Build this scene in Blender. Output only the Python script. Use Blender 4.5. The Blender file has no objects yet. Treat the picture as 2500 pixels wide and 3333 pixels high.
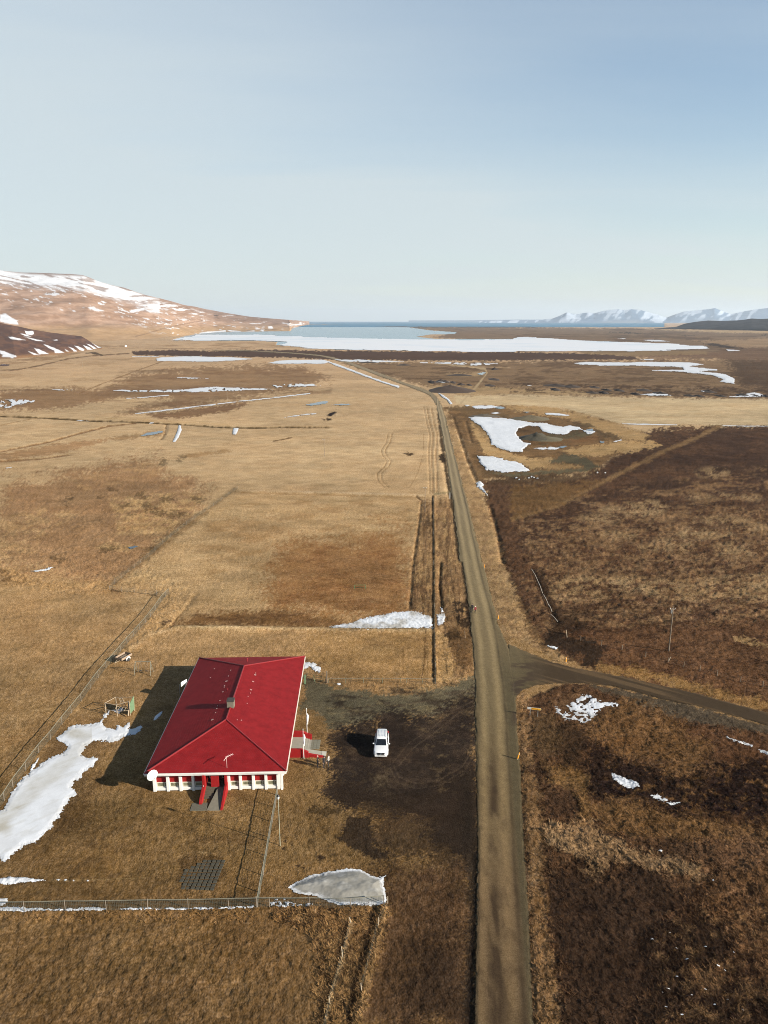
import bpy, bmesh, math, random
import numpy as np
from mathutils import Vector, Matrix
R = math.radians
random.seed(7); rng = np.random.default_rng(7)
C = bpy.context.scene.collection
scene = bpy.context.scene

# ------------------------------------------------------------------ camera
F, CX, CY, H = 2393.0, 1250.0, 1666.5, 56.0          # source-pixel focal length, centre, flying height
PT = math.atan((CY - 1043.5) / F)                    # pitch below the horizon
cam_d = bpy.data.cameras.new('camera'); cam = bpy.data.objects.new('camera', cam_d); C.objects.link(cam)
cam.location = (0, 0, H); cam.rotation_euler = (R(90) - PT, 0, 0)
cam_d.sensor_fit = 'VERTICAL'; cam_d.sensor_height = 24.0; cam_d.sensor_width = 18.0
cam_d.lens = 24.0 * F / 3333.0
cam_d.clip_start = 0.5; cam_d.clip_end = 120000
scene.camera = cam

# ------------------------------------------------------------------ sky, sun, exposure
SUN_EL, SUN_AZ = R(22.0), R(114.0)                   # azimuth clockwise from +Y
world = bpy.data.worlds.new('World'); scene.world = world; world.use_nodes = True
wn, wl = world.node_tree.nodes, world.node_tree.links
wn.clear()
w_out = wn.new('ShaderNodeOutputWorld'); w_bg = wn.new('ShaderNodeBackground')
sky = wn.new('ShaderNodeTexSky'); sky.sky_type = 'NISHITA'; sky.sun_disc = False
sky.sun_elevation = SUN_EL; sky.sun_rotation = SUN_AZ
sky.altitude = 0; sky.air_density = 1.0; sky.dust_density = 0.35; sky.ozone_density = 1.0
w_tc = wn.new('ShaderNodeTexCoord'); w_sep = wn.new('ShaderNodeSeparateXYZ')
wl.new(w_tc.outputs['Generated'], w_sep.inputs[0])
def wmath(op, a, b=None, clamp=False):
    n = wn.new('ShaderNodeMath'); n.operation = op; n.use_clamp = clamp
    for i, q in enumerate((a, b)):
        if q is None: continue
        if isinstance(q, (int, float)): n.inputs[i].default_value = q
        else: wl.new(q, n.inputs[i])
    return n.outputs[0]
# thin high cirrus: a veil seen on a plane far above, thicker towards the horizon
zc = wmath('ADD', wmath('MAXIMUM', w_sep.outputs[2], 0.0), 0.10)
w_comb = wn.new('ShaderNodeCombineXYZ')
wl.new(wmath('DIVIDE', w_sep.outputs[0], zc), w_comb.inputs[0])
wl.new(wmath('DIVIDE', w_sep.outputs[1], zc), w_comb.inputs[1])
w_map = wn.new('ShaderNodeMapping'); w_map.inputs['Rotation'].default_value = (0, 0, R(58)); w_map.inputs['Scale'].default_value = (0.24, 0.8, 1)
w_map.inputs['Location'].default_value = (0.35, 0.1, 0)
wl.new(w_comb.outputs[0], w_map.inputs[0])
w_n = wn.new('ShaderNodeTexNoise'); w_n.inputs['Scale'].default_value = 0.85; w_n.inputs['Detail'].default_value = 5.0
w_n.inputs['Roughness'].default_value = 0.45; w_n.inputs['Distortion'].default_value = 0.35
wl.new(w_map.outputs[0], w_n.inputs['Vector'])
w_ramp = wn.new('ShaderNodeMapRange'); w_ramp.interpolation_type = 'SMOOTHSTEP'
w_ramp.inputs['From Min'].default_value = 0.34; w_ramp.inputs['From Max'].default_value = 0.86
w_ramp.inputs['To Min'].default_value = 0.0; w_ramp.inputs['To Max'].default_value = 0.85
wl.new(w_n.outputs['Fac'], w_ramp.inputs['Value'])
w_low = wn.new('ShaderNodeMapRange'); w_low.interpolation_type = 'LINEAR'
w_low.inputs['From Min'].default_value = 0.0; w_low.inputs['From Max'].default_value = 0.50
w_low.inputs['To Min'].default_value = 0.90; w_low.inputs['To Max'].default_value = 0.0
w_n2 = wn.new('ShaderNodeTexNoise'); w_n2.inputs['Scale'].default_value = 0.55; w_n2.inputs['Detail'].default_value = 4.0; wl.new(w_map.outputs[0], w_n2.inputs['Vector'])
wl.new(wmath('ADD', wmath('ADD', w_sep.outputs[2], wmath('MULTIPLY', w_sep.outputs[0], 0.26)), wmath('MULTIPLY', wmath('SUBTRACT', w_n2.outputs['Fac'], 0.5), 0.20)), w_low.inputs['Value'])
veil = wmath('MINIMUM', wmath('ADD', wmath('MULTIPLY', w_ramp.outputs[0], 0.72), w_low.outputs[0]), 0.88)
w_mix = wn.new('ShaderNodeMix'); w_mix.data_type = 'RGBA'
w_hs = wn.new('ShaderNodeHueSaturation'); w_hs.inputs['Saturation'].default_value = 1.24; w_hs.inputs['Value'].default_value = 1.06; wl.new(sky.outputs[0], w_hs.inputs['Color'])
wl.new(veil, w_mix.inputs[0]); wl.new(w_hs.outputs[0], w_mix.inputs[6])
w_mix.inputs[7].default_value = (4.7, 5.2, 5.35, 1)
wl.new(w_mix.outputs[2], w_bg.inputs['Color']); w_bg.inputs['Strength'].default_value = 0.06
wl.new(w_bg.outputs[0], w_out.inputs['Surface'])

sun_d = bpy.data.lights.new('sun', 'SUN'); sun = bpy.data.objects.new('sun', sun_d); C.objects.link(sun)
sun_d.energy = 5.0; sun_d.angle = R(0.55); sun_d.color = (1.0, 0.93, 0.82)
sdir = Vector((math.sin(SUN_AZ) * math.cos(SUN_EL), math.cos(SUN_AZ) * math.cos(SUN_EL), math.sin(SUN_EL)))
sun.rotation_euler = sdir.to_track_quat('Z', 'Y').to_euler(); sun.location = (200, -90, 200)
scene.view_settings.view_transform = 'Standard'; scene.view_settings.look = 'None'
scene.view_settings.exposure = 1.25; scene.view_settings.gamma = 1.0; scene.view_settings.use_curve_mapping = False
scene.render.engine = 'CYCLES'
scene.cycles.use_denoising = True; scene.cycles.denoising_prefilter = 'NONE'; scene.cycles.filter_width = 1.0; scene.cycles.max_bounces = 5; scene.cycles.diffuse_bounces = 2; scene.cycles.glossy_bounces = 2; scene.cycles.volume_bounces = 0
KALB = 1.70                                           # sunlit picture value divided by base colour

# ------------------------------------------------------------------ numbers and helpers
def up(u, v, z=0.0):
    """ground point (x, y) seen at source pixel u, v on the level z"""
    a = (np.asarray(u, float) - CX) / F; b = (np.asarray(v, float) - CY) / F
    d = math.sin(PT) + b * math.cos(PT); f = math.cos(PT) - b * math.sin(PT)
    t = (H - z) / d
    return a * t, f * t
def pj(x, y, z=0.0):
    dz = np.asarray(z, float) - H
    fw = y * math.cos(PT) - dz * math.sin(PT); uc = y * math.sin(PT) + dz * math.cos(PT)
    return CX + F * x / fw, CY - F * uc / fw
def g(u, v, z=0.0):
    x, y = up(u, v, z); return Vector((float(x), float(y), z))
def s2l(h):
    h = h.lstrip('#'); c = np.array([int(h[i:i + 2], 16) / 255 for i in (0, 2, 4)])
    return np.where(c <= .04045, c / 12.92, ((c + .055) / 1.055) ** 2.4)
def alb(h, k=None): return s2l(h) / (k or KALB)
TILES = {1: (0, 1000), 2: (830, 1000), 3: (1670, 1000), 4: (0, 1830), 5: (830, 1830), 6: (1670, 1830),
         7: (0, 2503), 8: (830, 2503), 9: (1670, 2503)}
def T(t, *pts):
    ox, oy = TILES[t]; return [(ox + x / 2, oy + y / 2) for x, y in pts]

def hash2(ix, iy, seed):
    n = (ix.astype(np.int64) * 374761393 + iy.astype(np.int64) * 668265263 + seed * 1274126177) & 0xffffffff
    n = ((n ^ (n >> 13)) * 1274126177) & 0xffffffff
    n = n ^ (n >> 16)
    return (n & 0xffffff).astype(np.float32) / np.float32(0xffffff)
def vnoise(x, y, seed=0):
    ix = np.floor(x); iy = np.floor(y); fx = (x - ix).astype(np.float32); fy = (y - iy).astype(np.float32)
    fx = fx * fx * (3 - 2 * fx); fy = fy * fy * (3 - 2 * fy)
    a = hash2(ix, iy, seed); b = hash2(ix + 1, iy, seed); c = hash2(ix, iy + 1, seed); d = hash2(ix + 1, iy + 1, seed)
    return (a + (b - a) * fx) * (1 - fy) + (c + (d - c) * fx) * fy
def fbm(x, y, seed=0, oct=4, gain=.5):
    s = 0; a = 1; t = 0
    for o in range(oct):
        s = s + a * vnoise(x * 2 ** o + 17.3 * o, y * 2 ** o - 9.1 * o, seed + o); t += a; a *= gain
    return s / t
def worley(x, y, seed=0):
    ix = np.floor(x); iy = np.floor(y); best = np.full(x.shape, 9.0, np.float32)
    for dx in (-1, 0, 1):
        for dy in (-1, 0, 1):
            cx = ix + dx; cy = iy + dy
            px = cx + .15 + .7 * hash2(cx, cy, seed); py = cy + .15 + .7 * hash2(cx, cy, seed + 5)
            best = np.minimum(best, ((x - px) ** 2 + (y - py) ** 2).astype(np.float32))
    return np.sqrt(best)
def sstep(a, b, x):
    t = np.clip((x - a) / (b - a), 0, 1); return t * t * (3 - 2 * t)
def sdf(poly, u, v):
    """signed distance in source pixels, positive inside"""
    P = np.asarray(poly, float); n = len(P); d = np.full(u.shape, 1e12); ins = np.zeros(u.shape, bool)
    for i in range(n):
        ax, ay = P[i]; bx, by = P[(i + 1) % n]; ex, ey = bx - ax, by - ay
        wx, wy = u - ax, v - ay
        t = np.clip((wx * ex + wy * ey) / max(ex * ex + ey * ey, 1e-9), 0, 1)
        d = np.minimum(d, (wx - ex * t) ** 2 + (wy - ey * t) ** 2)
        if ay != by: ins ^= ((ay > v) != (by > v)) & (u < ex * (v - ay) / ey + ax)
    d = np.sqrt(d); return np.where(ins, d, -d)
def pdist(line, u, v):
    P = np.asarray(line, float); d = np.full(u.shape, 1e12)
    for i in range(len(P) - 1):
        ax, ay = P[i]; ex, ey = P[i + 1] - P[i]; wx, wy = u - ax, v - ay
        t = np.clip((wx * ex + wy * ey) / max(ex * ex + ey * ey, 1e-9), 0, 1)
        d = np.minimum(d, (wx - ex * t) ** 2 + (wy - ey * t) ** 2)
    return np.sqrt(d)
def wline(px):
    x, y = up([p[0] for p in px], [p[1] for p in px]); return list(zip(x, y))

def tag(o, label=None, cat=None, group=None, kind=None):
    if label: o['label'] = label
    if cat: o['category'] = cat
    if group: o['group'] = group
    if kind: o['kind'] = kind
    return o
def empty(name, loc=(0, 0, 0), rz=0.0, label=None, cat=None, group=None):
    o = bpy.data.objects.new(name, None); C.objects.link(o); o.location = loc; o.rotation_euler = (0, 0, rz)
    o.empty_display_size = .3
    return tag(o, label, cat, group)
def copy_tree(o, parent=None):
    c = o.copy(); C.objects.link(c); c.parent = parent
    for ch in list(o.children): copy_tree(ch, c)
    return c
class MB:
    """collects polygons, builds one mesh object"""
    def __init__(s): s.v = []; s.f = []; s.m = []; s.mi = 0
    def add(s, vs, fs):
        b = len(s.v); s.v += [tuple(p) for p in vs]
        for f in fs: s.f.append([b + i for i in f]); s.m.append(s.mi)
        return s
    def box(s, x0, x1, y0, y1, z0, z1, M=None):
        vs = [Vector(p) for p in ((x0, y0, z0), (x1, y0, z0), (x1, y1, z0), (x0, y1, z0), (x0, y0, z1), (x1, y0, z1), (x1, y1, z1), (x0, y1, z1))]
        if M: vs = [M @ p for p in vs]
        return s.add(vs, [(3, 2, 1, 0), (4, 5, 6, 7), (0, 1, 5, 4), (1, 2, 6, 5), (2, 3, 7, 6), (3, 0, 4, 7)])
    def tube(s, pts, r, n=6, cap=True):
        pts = [Vector(p) for p in pts]; rs = r if isinstance(r, (list, tuple)) else [r] * len(pts)
        b = []; 
        for i, p in enumerate(pts):
            d = (pts[min(i + 1, len(pts) - 1)] - pts[max(i - 1, 0)]).normalized()
            a = d.orthogonal().normalized() if i == 0 else (pa - d * pa.dot(d)).normalized()
            pa = a; c = d.cross(a)
            b += [p + (a * math.cos(2 * math.pi * k / n) + c * math.sin(2 * math.pi * k / n)) * rs[i] for k in range(n)]
        fs = []
        for i in range(len(pts) - 1):
            for k in range(n): fs.append((i * n + k, i * n + (k + 1) % n, (i + 1) * n + (k + 1) % n, (i + 1) * n + k))
        if cap: fs.append(tuple(reversed(range(n)))); fs.append(tuple((len(pts) - 1) * n + k for k in range(n)))
        return s.add(b, fs)
    def prism(s, poly, axis, a, b, M=None):
        """poly (2D) extruded along axis from a to b"""
        def P(p, t):
            q = {'x': (t, p[0], p[1]), 'y': (p[0], t, p[1]), 'z': (p[0], p[1], t)}[axis]
            q = Vector(q); return M @ q if M else q
        n = len(poly); vs = [P(p, a) for p in poly] + [P(p, b) for p in poly]
        return s.add(vs, [tuple(range(n))[::-1], tuple(range(n, 2 * n))] + [(i, (i + 1) % n, n + (i + 1) % n, n + i) for i in range(n)])
    def ball(s, c, r, n=8, m=6, M=None):
        rx, ry, rz = r if isinstance(r, (tuple, list)) else (r, r, r); vs = []; fs = []
        for j in range(m + 1):
            t = math.pi * j / m
            for k in range(n):
                a = 2 * math.pi * k / n; p = Vector((c[0] + rx * math.sin(t) * math.cos(a), c[1] + ry * math.sin(t) * math.sin(a), c[2] + rz * math.cos(t)))
                vs.append(M @ p if M else p)
        for j in range(m):
            for k in range(n): fs.append((j * n + k, (j + 1) * n + k, (j + 1) * n + (k + 1) % n, j * n + (k + 1) % n))
        return s.add(vs, fs)
    def lathe(s, prof, n=20, M=None, cap=True):
        vs = []; fs = []
        for r, z in prof:
            for k in range(n):
                a = 2 * math.pi * k / n; p = Vector((r * math.cos(a), r * math.sin(a), z)); vs.append(M @ p if M else p)
        for j in range(len(prof) - 1):
            for k in range(n): fs.append((j * n + k, j * n + (k + 1) % n, (j + 1) * n + (k + 1) % n, (j + 1) * n + k))
        if cap: fs.append(tuple(reversed(range(n)))); fs.append(tuple((len(prof) - 1) * n + k for k in range(n)))
        return s.add(vs, fs)
    def build(s, name, mats, parent=None, smooth=False, bevel=0):
        me = bpy.data.meshes.new(name); me.from_pydata(s.v, [], s.f)
        mats = mats if isinstance(mats, (list, tuple)) else [mats]
        for m in mats: me.materials.append(m)
        if len(mats) > 1: me.polygons.foreach_set('material_index', s.m)
        bm = bmesh.new(); bm.from_mesh(me); bmesh.ops.recalc_face_normals(bm, faces=bm.faces)
        if bevel: 
            bmesh.ops.remove_doubles(bm, verts=bm.verts, dist=1e-5)
            bmesh.ops.bevel(bm, geom=list(bm.edges), offset=bevel, segments=1, affect='EDGES')
        bm.to_mesh(me); bm.free()
        if smooth: me.polygons.foreach_set('use_smooth', [True] * len(me.polygons))
        me.update(); o = bpy.data.objects.new(name, me); C.objects.link(o); o.parent = parent
        return o
def np_mesh(name, verts, quads, mat, cols=None, smooth=True, attrs=None, parent=None):
    me = bpy.data.meshes.new(name); nv, nq = len(verts), len(quads)
    me.vertices.add(nv); me.vertices.foreach_set('co', np.ascontiguousarray(verts, np.float32).ravel())
    me.loops.add(nq * 4); me.loops.foreach_set('vertex_index', np.ascontiguousarray(quads, np.int32).ravel())
    me.polygons.add(nq); me.polygons.foreach_set('loop_start', np.arange(0, nq * 4, 4, dtype=np.int32))
    me.polygons.foreach_set('use_smooth', np.full(nq, smooth, bool))
    me.update(calc_edges=True)
    if cols is not None:
        a = me.attributes.new('albedo', 'FLOAT_COLOR', 'POINT'); c4 = np.ones((nv, 4), np.float32); c4[:, :3] = cols
        a.data.foreach_set('color', c4.ravel())
    for k, val in (attrs or {}).items():
        a = me.attributes.new(k, 'FLOAT', 'POINT'); a.data.foreach_set('value', np.ascontiguousarray(val, np.float32).ravel())
    me.materials.append(mat); o = bpy.data.objects.new(name, me); C.objects.link(o); o.parent = parent
    return o
def grid_quads(nr, nc):
    i = np.arange((nr - 1) * nc).reshape(nr - 1, nc)[:, :-1].ravel()
    return np.stack([i, i + 1, i + nc + 1, i + nc], 1)

# ------------------------------------------------------------------ materials
def new_mat(name):
    m = bpy.data.materials.new(name); m.use_nodes = True; nt = m.node_tree
    return m, nt.nodes, nt.links, nt.nodes['Principled BSDF']
def mat(name, col, rough=.6, metal=0.0, var=.08, scale=6.0, spec=.4, bump=0.0, bscale=40.0, coat=0.0):
    m, n, l, b = new_mat(name); col = tuple(col)[:3]
    tc = n.new('ShaderNodeTexCoord'); no = n.new('ShaderNodeTexNoise'); no.inputs['Scale'].default_value = scale; no.inputs['Detail'].default_value = 4
    l.new(tc.outputs['Object'], no.inputs['Vector'])
    mr = n.new('ShaderNodeMapRange'); mr.inputs['From Min'].default_value = .25; mr.inputs['From Max'].default_value = .75
    mr.inputs['To Min'].default_value = 1 - var; mr.inputs['To Max'].default_value = 1 + var
    l.new(no.outputs['Fac'], mr.inputs['Value'])
    mx = n.new('ShaderNodeVectorMath'); mx.operation = 'SCALE'; mx.inputs[0].default_value = col; l.new(mr.outputs[0], mx.inputs['Scale'])
    l.new(mx.outputs[0], b.inputs['Base Color'])
    b.inputs['Roughness'].default_value = rough; b.inputs['Metallic'].default_value = metal; b.inputs['Specular IOR Level'].default_value = spec
    if coat: b.inputs['Coat Weight'].default_value = coat; b.inputs['Coat Roughness'].default_value = .08
    if bump:
        n2 = n.new('ShaderNodeTexNoise'); n2.inputs['Scale'].default_value = bscale; n2.inputs['Detail'].default_value = 3
        l.new(tc.outputs['Object'], n2.inputs['Vector']); bp = n.new('ShaderNodeBump'); bp.inputs['Strength'].default_value = bump; bp.inputs['Distance'].default_value = .02
        l.new(n2.outputs['Fac'], bp.inputs['Height']); l.new(bp.outputs[0], b.inputs['Normal'])
    return m
def attr_mat(name, layers, rough=.95, spec=.15, bump=None, rough_attr=None):
    """base colour from the mesh's own albedo times fine noise; layers = (scale xyz, amount, detail)"""
    m, n, l, b = new_mat(name)
    at = n.new('ShaderNodeAttribute'); at.attribute_name = 'albedo'
    tc = n.new('ShaderNodeTexCoord'); fac = None
    for sc, am, det in layers:
        mp = n.new('ShaderNodeMapping'); mp.inputs['Scale'].default_value = sc; l.new(tc.outputs['Object'], mp.inputs[0])
        no = n.new('ShaderNodeTexNoise'); no.inputs['Scale'].default_value = 1; no.inputs['Detail'].default_value = det; no.inputs['Roughness'].default_value = .6
        l.new(mp.outputs[0], no.inputs['Vector'])
        mr = n.new('ShaderNodeMapRange'); mr.inputs['From Min'].default_value = .3; mr.inputs['From Max'].default_value = .7; mr.clamp = False
        mr.inputs['To Min'].default_value = 1 - am; mr.inputs['To Max'].default_value = 1 + am; l.new(no.outputs['Fac'], mr.inputs['Value'])
        if fac is None: fac = mr.outputs[0]
        else:
            mu = n.new('ShaderNodeMath'); mu.operation = 'MULTIPLY'; l.new(fac, mu.inputs[0]); l.new(mr.outputs[0], mu.inputs[1]); fac = mu.outputs[0]
    mx = n.new('ShaderNodeVectorMath'); mx.operation = 'SCALE'; l.new(at.outputs['Color'], mx.inputs[0]); l.new(fac, mx.inputs['Scale'])
    hs = n.new('ShaderNodeHueSaturation'); ms = n.new('ShaderNodeMapRange')
    for k, val in zip(('From Min', 'From Max', 'To Min', 'To Max'), (.6, 1.5, 1.10, .93)): ms.inputs[k].default_value = val
    l.new(fac, ms.inputs['Value']); l.new(ms.outputs[0], hs.inputs['Saturation']); l.new(mx.outputs[0], hs.inputs['Color'])
    l.new(hs.outputs[0], b.inputs['Base Color'])
    b.inputs['Roughness'].default_value = rough; b.inputs['Specular IOR Level'].default_value = spec
    if bump:
        sc, st, di = bump
        mp = n.new('ShaderNodeMapping'); mp.inputs['Scale'].default_value = sc; l.new(tc.outputs['Object'], mp.inputs[0])
        no = n.new('ShaderNodeTexNoise'); no.inputs['Scale'].default_value = 1; no.inputs['Detail'].default_value = 4; l.new(mp.outputs[0], no.inputs['Vector'])
        bp = n.new('ShaderNodeBump'); bp.inputs['Strength'].default_value = st; bp.inputs['Distance'].default_value = di
        l.new(no.outputs['Fac'], bp.inputs['Height']); l.new(bp.outputs[0], b.inputs['Normal'])
    return m
def water_mat(name, col, rough, bscale, bst):
    m, n, l, b = new_mat(name)
    b.inputs['Base Color'].default_value = (*col, 1); b.inputs['Roughness'].default_value = rough; b.inputs['IOR'].default_value = 1.33
    tc = n.new('ShaderNodeTexCoord'); no = n.new('ShaderNodeTexNoise'); no.inputs['Scale'].default_value = bscale; no.inputs['Detail'].default_value = 4
    l.new(tc.outputs['Object'], no.inputs['Vector']); bp = n.new('ShaderNodeBump'); bp.inputs['Strength'].default_value = bst; bp.inputs['Distance'].default_value = .1
    l.new(no.outputs['Fac'], bp.inputs['Height']); l.new(bp.outputs[0], b.inputs['Normal'])
    return m
M_ground = attr_mat('dry_grass_ground', [((5.5, 4.0, 6), .46, 3), ((1.7, 1.3, 1.5), .22, 4), ((.16, .22, .3), .12, 5)], bump=((6, 4.5, 6), .8, .10), spec=.04)
M_road = attr_mat('gravel', [((9, 9, 9), .30, 3), ((1.2, 1.2, 1.2), .12, 4)], rough=.9, bump=((14, 14, 14), .3, .02))
M_snow = attr_mat('old_snow', [((3, 3, 3), .04, 4), ((.5, .5, .5), .05, 4)], rough=.6, spec=.3, bump=((3.5, 3.5, 3.5), .14, .03))
M_hill = attr_mat('hillside_heath', [((.02, .02, .05), .14, 5), ((.1, .1, .1), .12, 3)])
M_white = mat('white_paint', (.58, .57, .53), .5, var=.05, scale=3)
M_red = mat('red_wall_paint', (.21, .010, .010), .65, var=.1, scale=3, spec=.15)
M_glass = mat('dark_window_glass', (.02, .025, .022), .06, spec=.6, var=.02)
M_conc = mat('concrete', (.125, .11, .08), .85, var=.14, scale=2.5, bump=.3, bscale=25)
M_wood = mat('weathered_wood', (.17, .13, .09), .85, var=.2, scale=5)
M_palewood = mat('pale_dry_wood', (.36, .29, .20), .85, var=.2, scale=5)
M_steel = mat('galvanised_steel', (.34, .34, .32), .45, metal=.6, var=.1)
M_black = mat('black_plastic', (.012, .012, .013), .5, var=.05)
M_rubber = mat('tyre_rubber', (.018, .018, .018), .8, var=.1)
M_yellow = mat('yellow_sign_film', (.80, .40, .015), .45, var=.04)
M_orange = mat('orange_marker_plastic', (.75, .30, .02), .5, var=.05)
M_green = mat('faded_green_paint', (.10, .16, .085), .65, var=.15, scale=4)

# ------------------------------------------------------------------ what lies where on the ground (traced, then laid on the land)
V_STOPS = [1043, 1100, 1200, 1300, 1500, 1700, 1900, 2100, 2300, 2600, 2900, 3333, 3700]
V_COLS = ['#bd9c79', '#bf9e78', '#bf9d74', '#bf9f74', '#c09f72', '#bb9767', '#b08a5a', '#a98455', '#937146', '#82643b', '#7b5d36', '#6d5130', '#684c2c']  # base ground colour by row; lens vignette painted in as darkening towards the near end
# op: ('p', poly, colour, soft, noise_px, opacity, hA, hB)  ('l', line, colour, width_px, opacity, depth_m, width_m)
#     ('m', poly, colour, threshold, fu, fv, opacity, soft)  mottling inside a polygon
OPS = []
def p(poly, col, soft=6, nz=8, op=1.0, hA=None, hB=None): OPS.append(('p', poly, col, soft, nz, op, hA, hB))
def ln(line, col, w=4, op=1.0, depth=0.0, wm=1.0): OPS.append(('l', line, col, w, op, depth, wm))
def mo(poly, col, thr=.5, fu=30, fv=12, op=1.0, soft=10): OPS.append(('m', poly, col, thr, fu, fv, op, soft))
def mirrored_off(line, du, dv=0): return [(a + du, b + dv) for a, b in line]

# --- far left plain
p([(430, 1143), (560, 1139), (700, 1143), (830, 1138), (1200, 1143), (1660, 1146), (1900, 1150), (2060, 1158), (2080, 1170), (1600, 1174), (1100, 1172), (900, 1163), (600, 1160), (430, 1155)], '#553f31', 3, 3, hA=.2)
mo([(300, 1120), (1000, 1112), (900, 1134), (500, 1136), (300, 1130)], '#96744f', .55, 90, 5, .7, 4)
p([(450, 1215), (830, 1188), (1010, 1200), (1080, 1232), (1000, 1262), (830, 1285), (600, 1325), (380, 1345), (550, 1300), (300, 1290), (350, 1260)], '#8a6a49', 14, 14, .85)
mo([(400, 1200), (1080, 1200), (1080, 1280), (600, 1330), (300, 1300)], '#755539', .52, 110, 8, .55, 12)
p([(480, 1349), (620, 1332), (830, 1305), (760, 1335), (620, 1358), (520, 1362)], '#7b5a3c', 8, 6, .9)
p([(0, 1268), (250, 1262), (420, 1285), (300, 1312), (180, 1330), (0, 1335)], '#8c6a48', 12, 8, .9)
mo([(0, 1160), (830, 1160), (830, 1300), (0, 1300)], '#9c7a53', .6, 140, 10, .5, 10)
ln([(0, 1206), (60, 1203), (130, 1190), (220, 1168), (300, 1158), (420, 1150)], '#705339', 3.5, .85)
ln([(260, 1280), (340, 1246), (450, 1205), (560, 1165)], '#84633f', 3, .8)
ln([(180, 1268), (60, 1270), (0, 1272)], '#6e5238', 4, .6)
ln(T(1, (560, 300), (620, 295), (665, 312), (600, 300)), '#4a3a2a', 4, .9)
mo(T(1, (0, 330), (200, 320), (560, 290), (300, 350), (0, 380)), '#8a6745', .5, 70, 6, .6, 5)
ln(T(1, (700, 215), (880, 190), (1060, 140), (1330, 90)), '#8d6d4a', 2.5, .8)
ln(T(1, (700, 268), (900, 265), (1200, 268), (1659, 270)), '#8b6c4c', 2, .6)
# ditch across the left plain
ln(T(1, (0, 710), (150, 715), (350, 725), (600, 741), (800, 745), (900, 750), (1060, 757), (1200, 765), (1400, 780), (1500, 783), (1659, 786)) + T(2, (200, 782), (480, 783)), '#54401f', 4.5, .95, -.7, 2.0)
ln(T(1, (620, 722), (900, 730), (1100, 745), (1300, 752), (1500, 770)), '#c3a06f', 6, .7, .3, 2.5)
ln(T(1, (0, 940), (300, 880), (500, 825), (700, 775), (880, 755)), '#85603a', 4.5, .9, -.5, 2.0)
ln(T(1, (0, 1003), (250, 988), (450, 962)), '#7d5a38', 4, .8, -.4, 2)
p(T(1, (0, 955), (300, 900), (560, 870), (700, 860), (600, 900), (400, 950), (0, 998)), '#9a7046', 8, 8, .7)
p(T(1, (700, 850), (900, 825), (1060, 800), (1080, 830), (900, 850), (760, 870)), '#94724a', 8, 6, .8)
ln(T(1, (1085, 760), (1075, 820), (1050, 860)), '#6d5230', 5, .7, -.3, 1.5)
ln(T(1, (0, 770), (120, 745), (240, 722)), '#9a7649', 3, .7, .2, 2)
p(T(1, (1190, 965), (1470, 925), (1500, 940), (1250, 980)), '#a07a4b', 5, 5, .7)
# --- left bog
p([(0, 1572), (150, 1560), (330, 1512), (500, 1498), (540, 1530), (600, 1560), (700, 1590), (640, 1680), (520, 1765), (460, 1835), (380, 1905), (250, 1885), (0, 1835)], '#9a734c', 40, 34, .85, .30)
mo(T(1, (0, 1380), (300, 1300), (520, 1340), (250, 1500), (240, 1600), (0, 1640)), '#b58f5e', .47, 34, 12, .75, 20)
mo(T(1, (420, 1120), (700, 1060), (1000, 1000), (1060, 1060), (900, 1150), (560, 1200)), '#b08a5a', .56, 22, 9, .7, 12)
mo(T(1, (700, 1250), (1000, 1200), (1350, 1220), (1250, 1350), (1050, 1480), (760, 1480), (760, 1380)), '#b7925f', .46, 30, 9, .9, 16)
mo(T(1, (620, 1570), (720, 1520), (900, 1560), (840, 1600)), '#b48f5d', .42, 40, 9, .9, 8)
p(T(1, (930, 1610), (1080, 1480), (1200, 1405), (1340, 1325), (1360, 1345), (1150, 1490), (1000, 1625)), '#6d5534', 14, 12, .5)
for (cx, cy, rx, ry) in ((925, 1225, 40, 18), (1100, 1258, 60, 20), (1065, 1010, 22, 22), (860, 1352, 40, 12), (1130, 1350, 70, 18), (735, 1197, 30, 9), (1160, 1000, 12, 8), (1193, 965, 10, 6), (430, 1250, 40, 16), (660, 1235, 26, 8), (800, 1290, 40, 8), (950, 1300, 50, 10), (1290, 1250, 50, 12), (1020, 1340, 60, 14), (390, 1640, 70, 18), (690, 1575, 70, 18), (1180, 1420, 20, 12), (1000, 1580, 26, 16)):
    p(T(1, *[(cx + rx * math.cos(a), cy + ry * math.sin(a)) for a in np.linspace(0, 6.28, 9)[:-1]]), '#4f3c22', 7, 12, .6)
# --- left near meadow, tussock banks
mo([(0, 1900), (600, 1950), (500, 2100), (300, 2250), (120, 2500), (0, 2600)], '#b08b5a', .58, 60, 26, .5, 30)
mo([(0, 2000), (500, 2000), (300, 2250), (100, 2500), (0, 2560)], '#85633a', .60, 40, 16, .45, 30)
p(T(4, (0, 30), (90, 40), (200, 90), (330, 150), (700, 120), (730, 185), (500, 205), (300, 185), (0, 140)), '#b18a58', 8, 12, .9, .32)
mo(T(4, (0, 40), (200, 95), (180, 140), (0, 130)), '#6e512f', .52, 14, 8, .8, 8)
p(T(4, (720, 170), (830, 100), (950, 30), (1010, 40), (1250, 200), (1270, 215), (1120, 400), (1000, 460), (860, 560), (760, 610), (1040, 300), (1080, 220), (880, 190)), '#b58f5d', 8, 10, .85, .28)
ln(T(4, (1270, 215), (1200, 310), (1130, 392)), '#6b4e2c', 5, .8, -.12, 1.0)
p(T(4, (1050, 370), (1120, 385), (1130, 400), (1060, 405)), '#57402a', 4, 6, .9)
ln(T(4, (720, 180), (880, 205), (1060, 215)), '#6b4e2c', 5, .8, -.3, .8)
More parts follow.
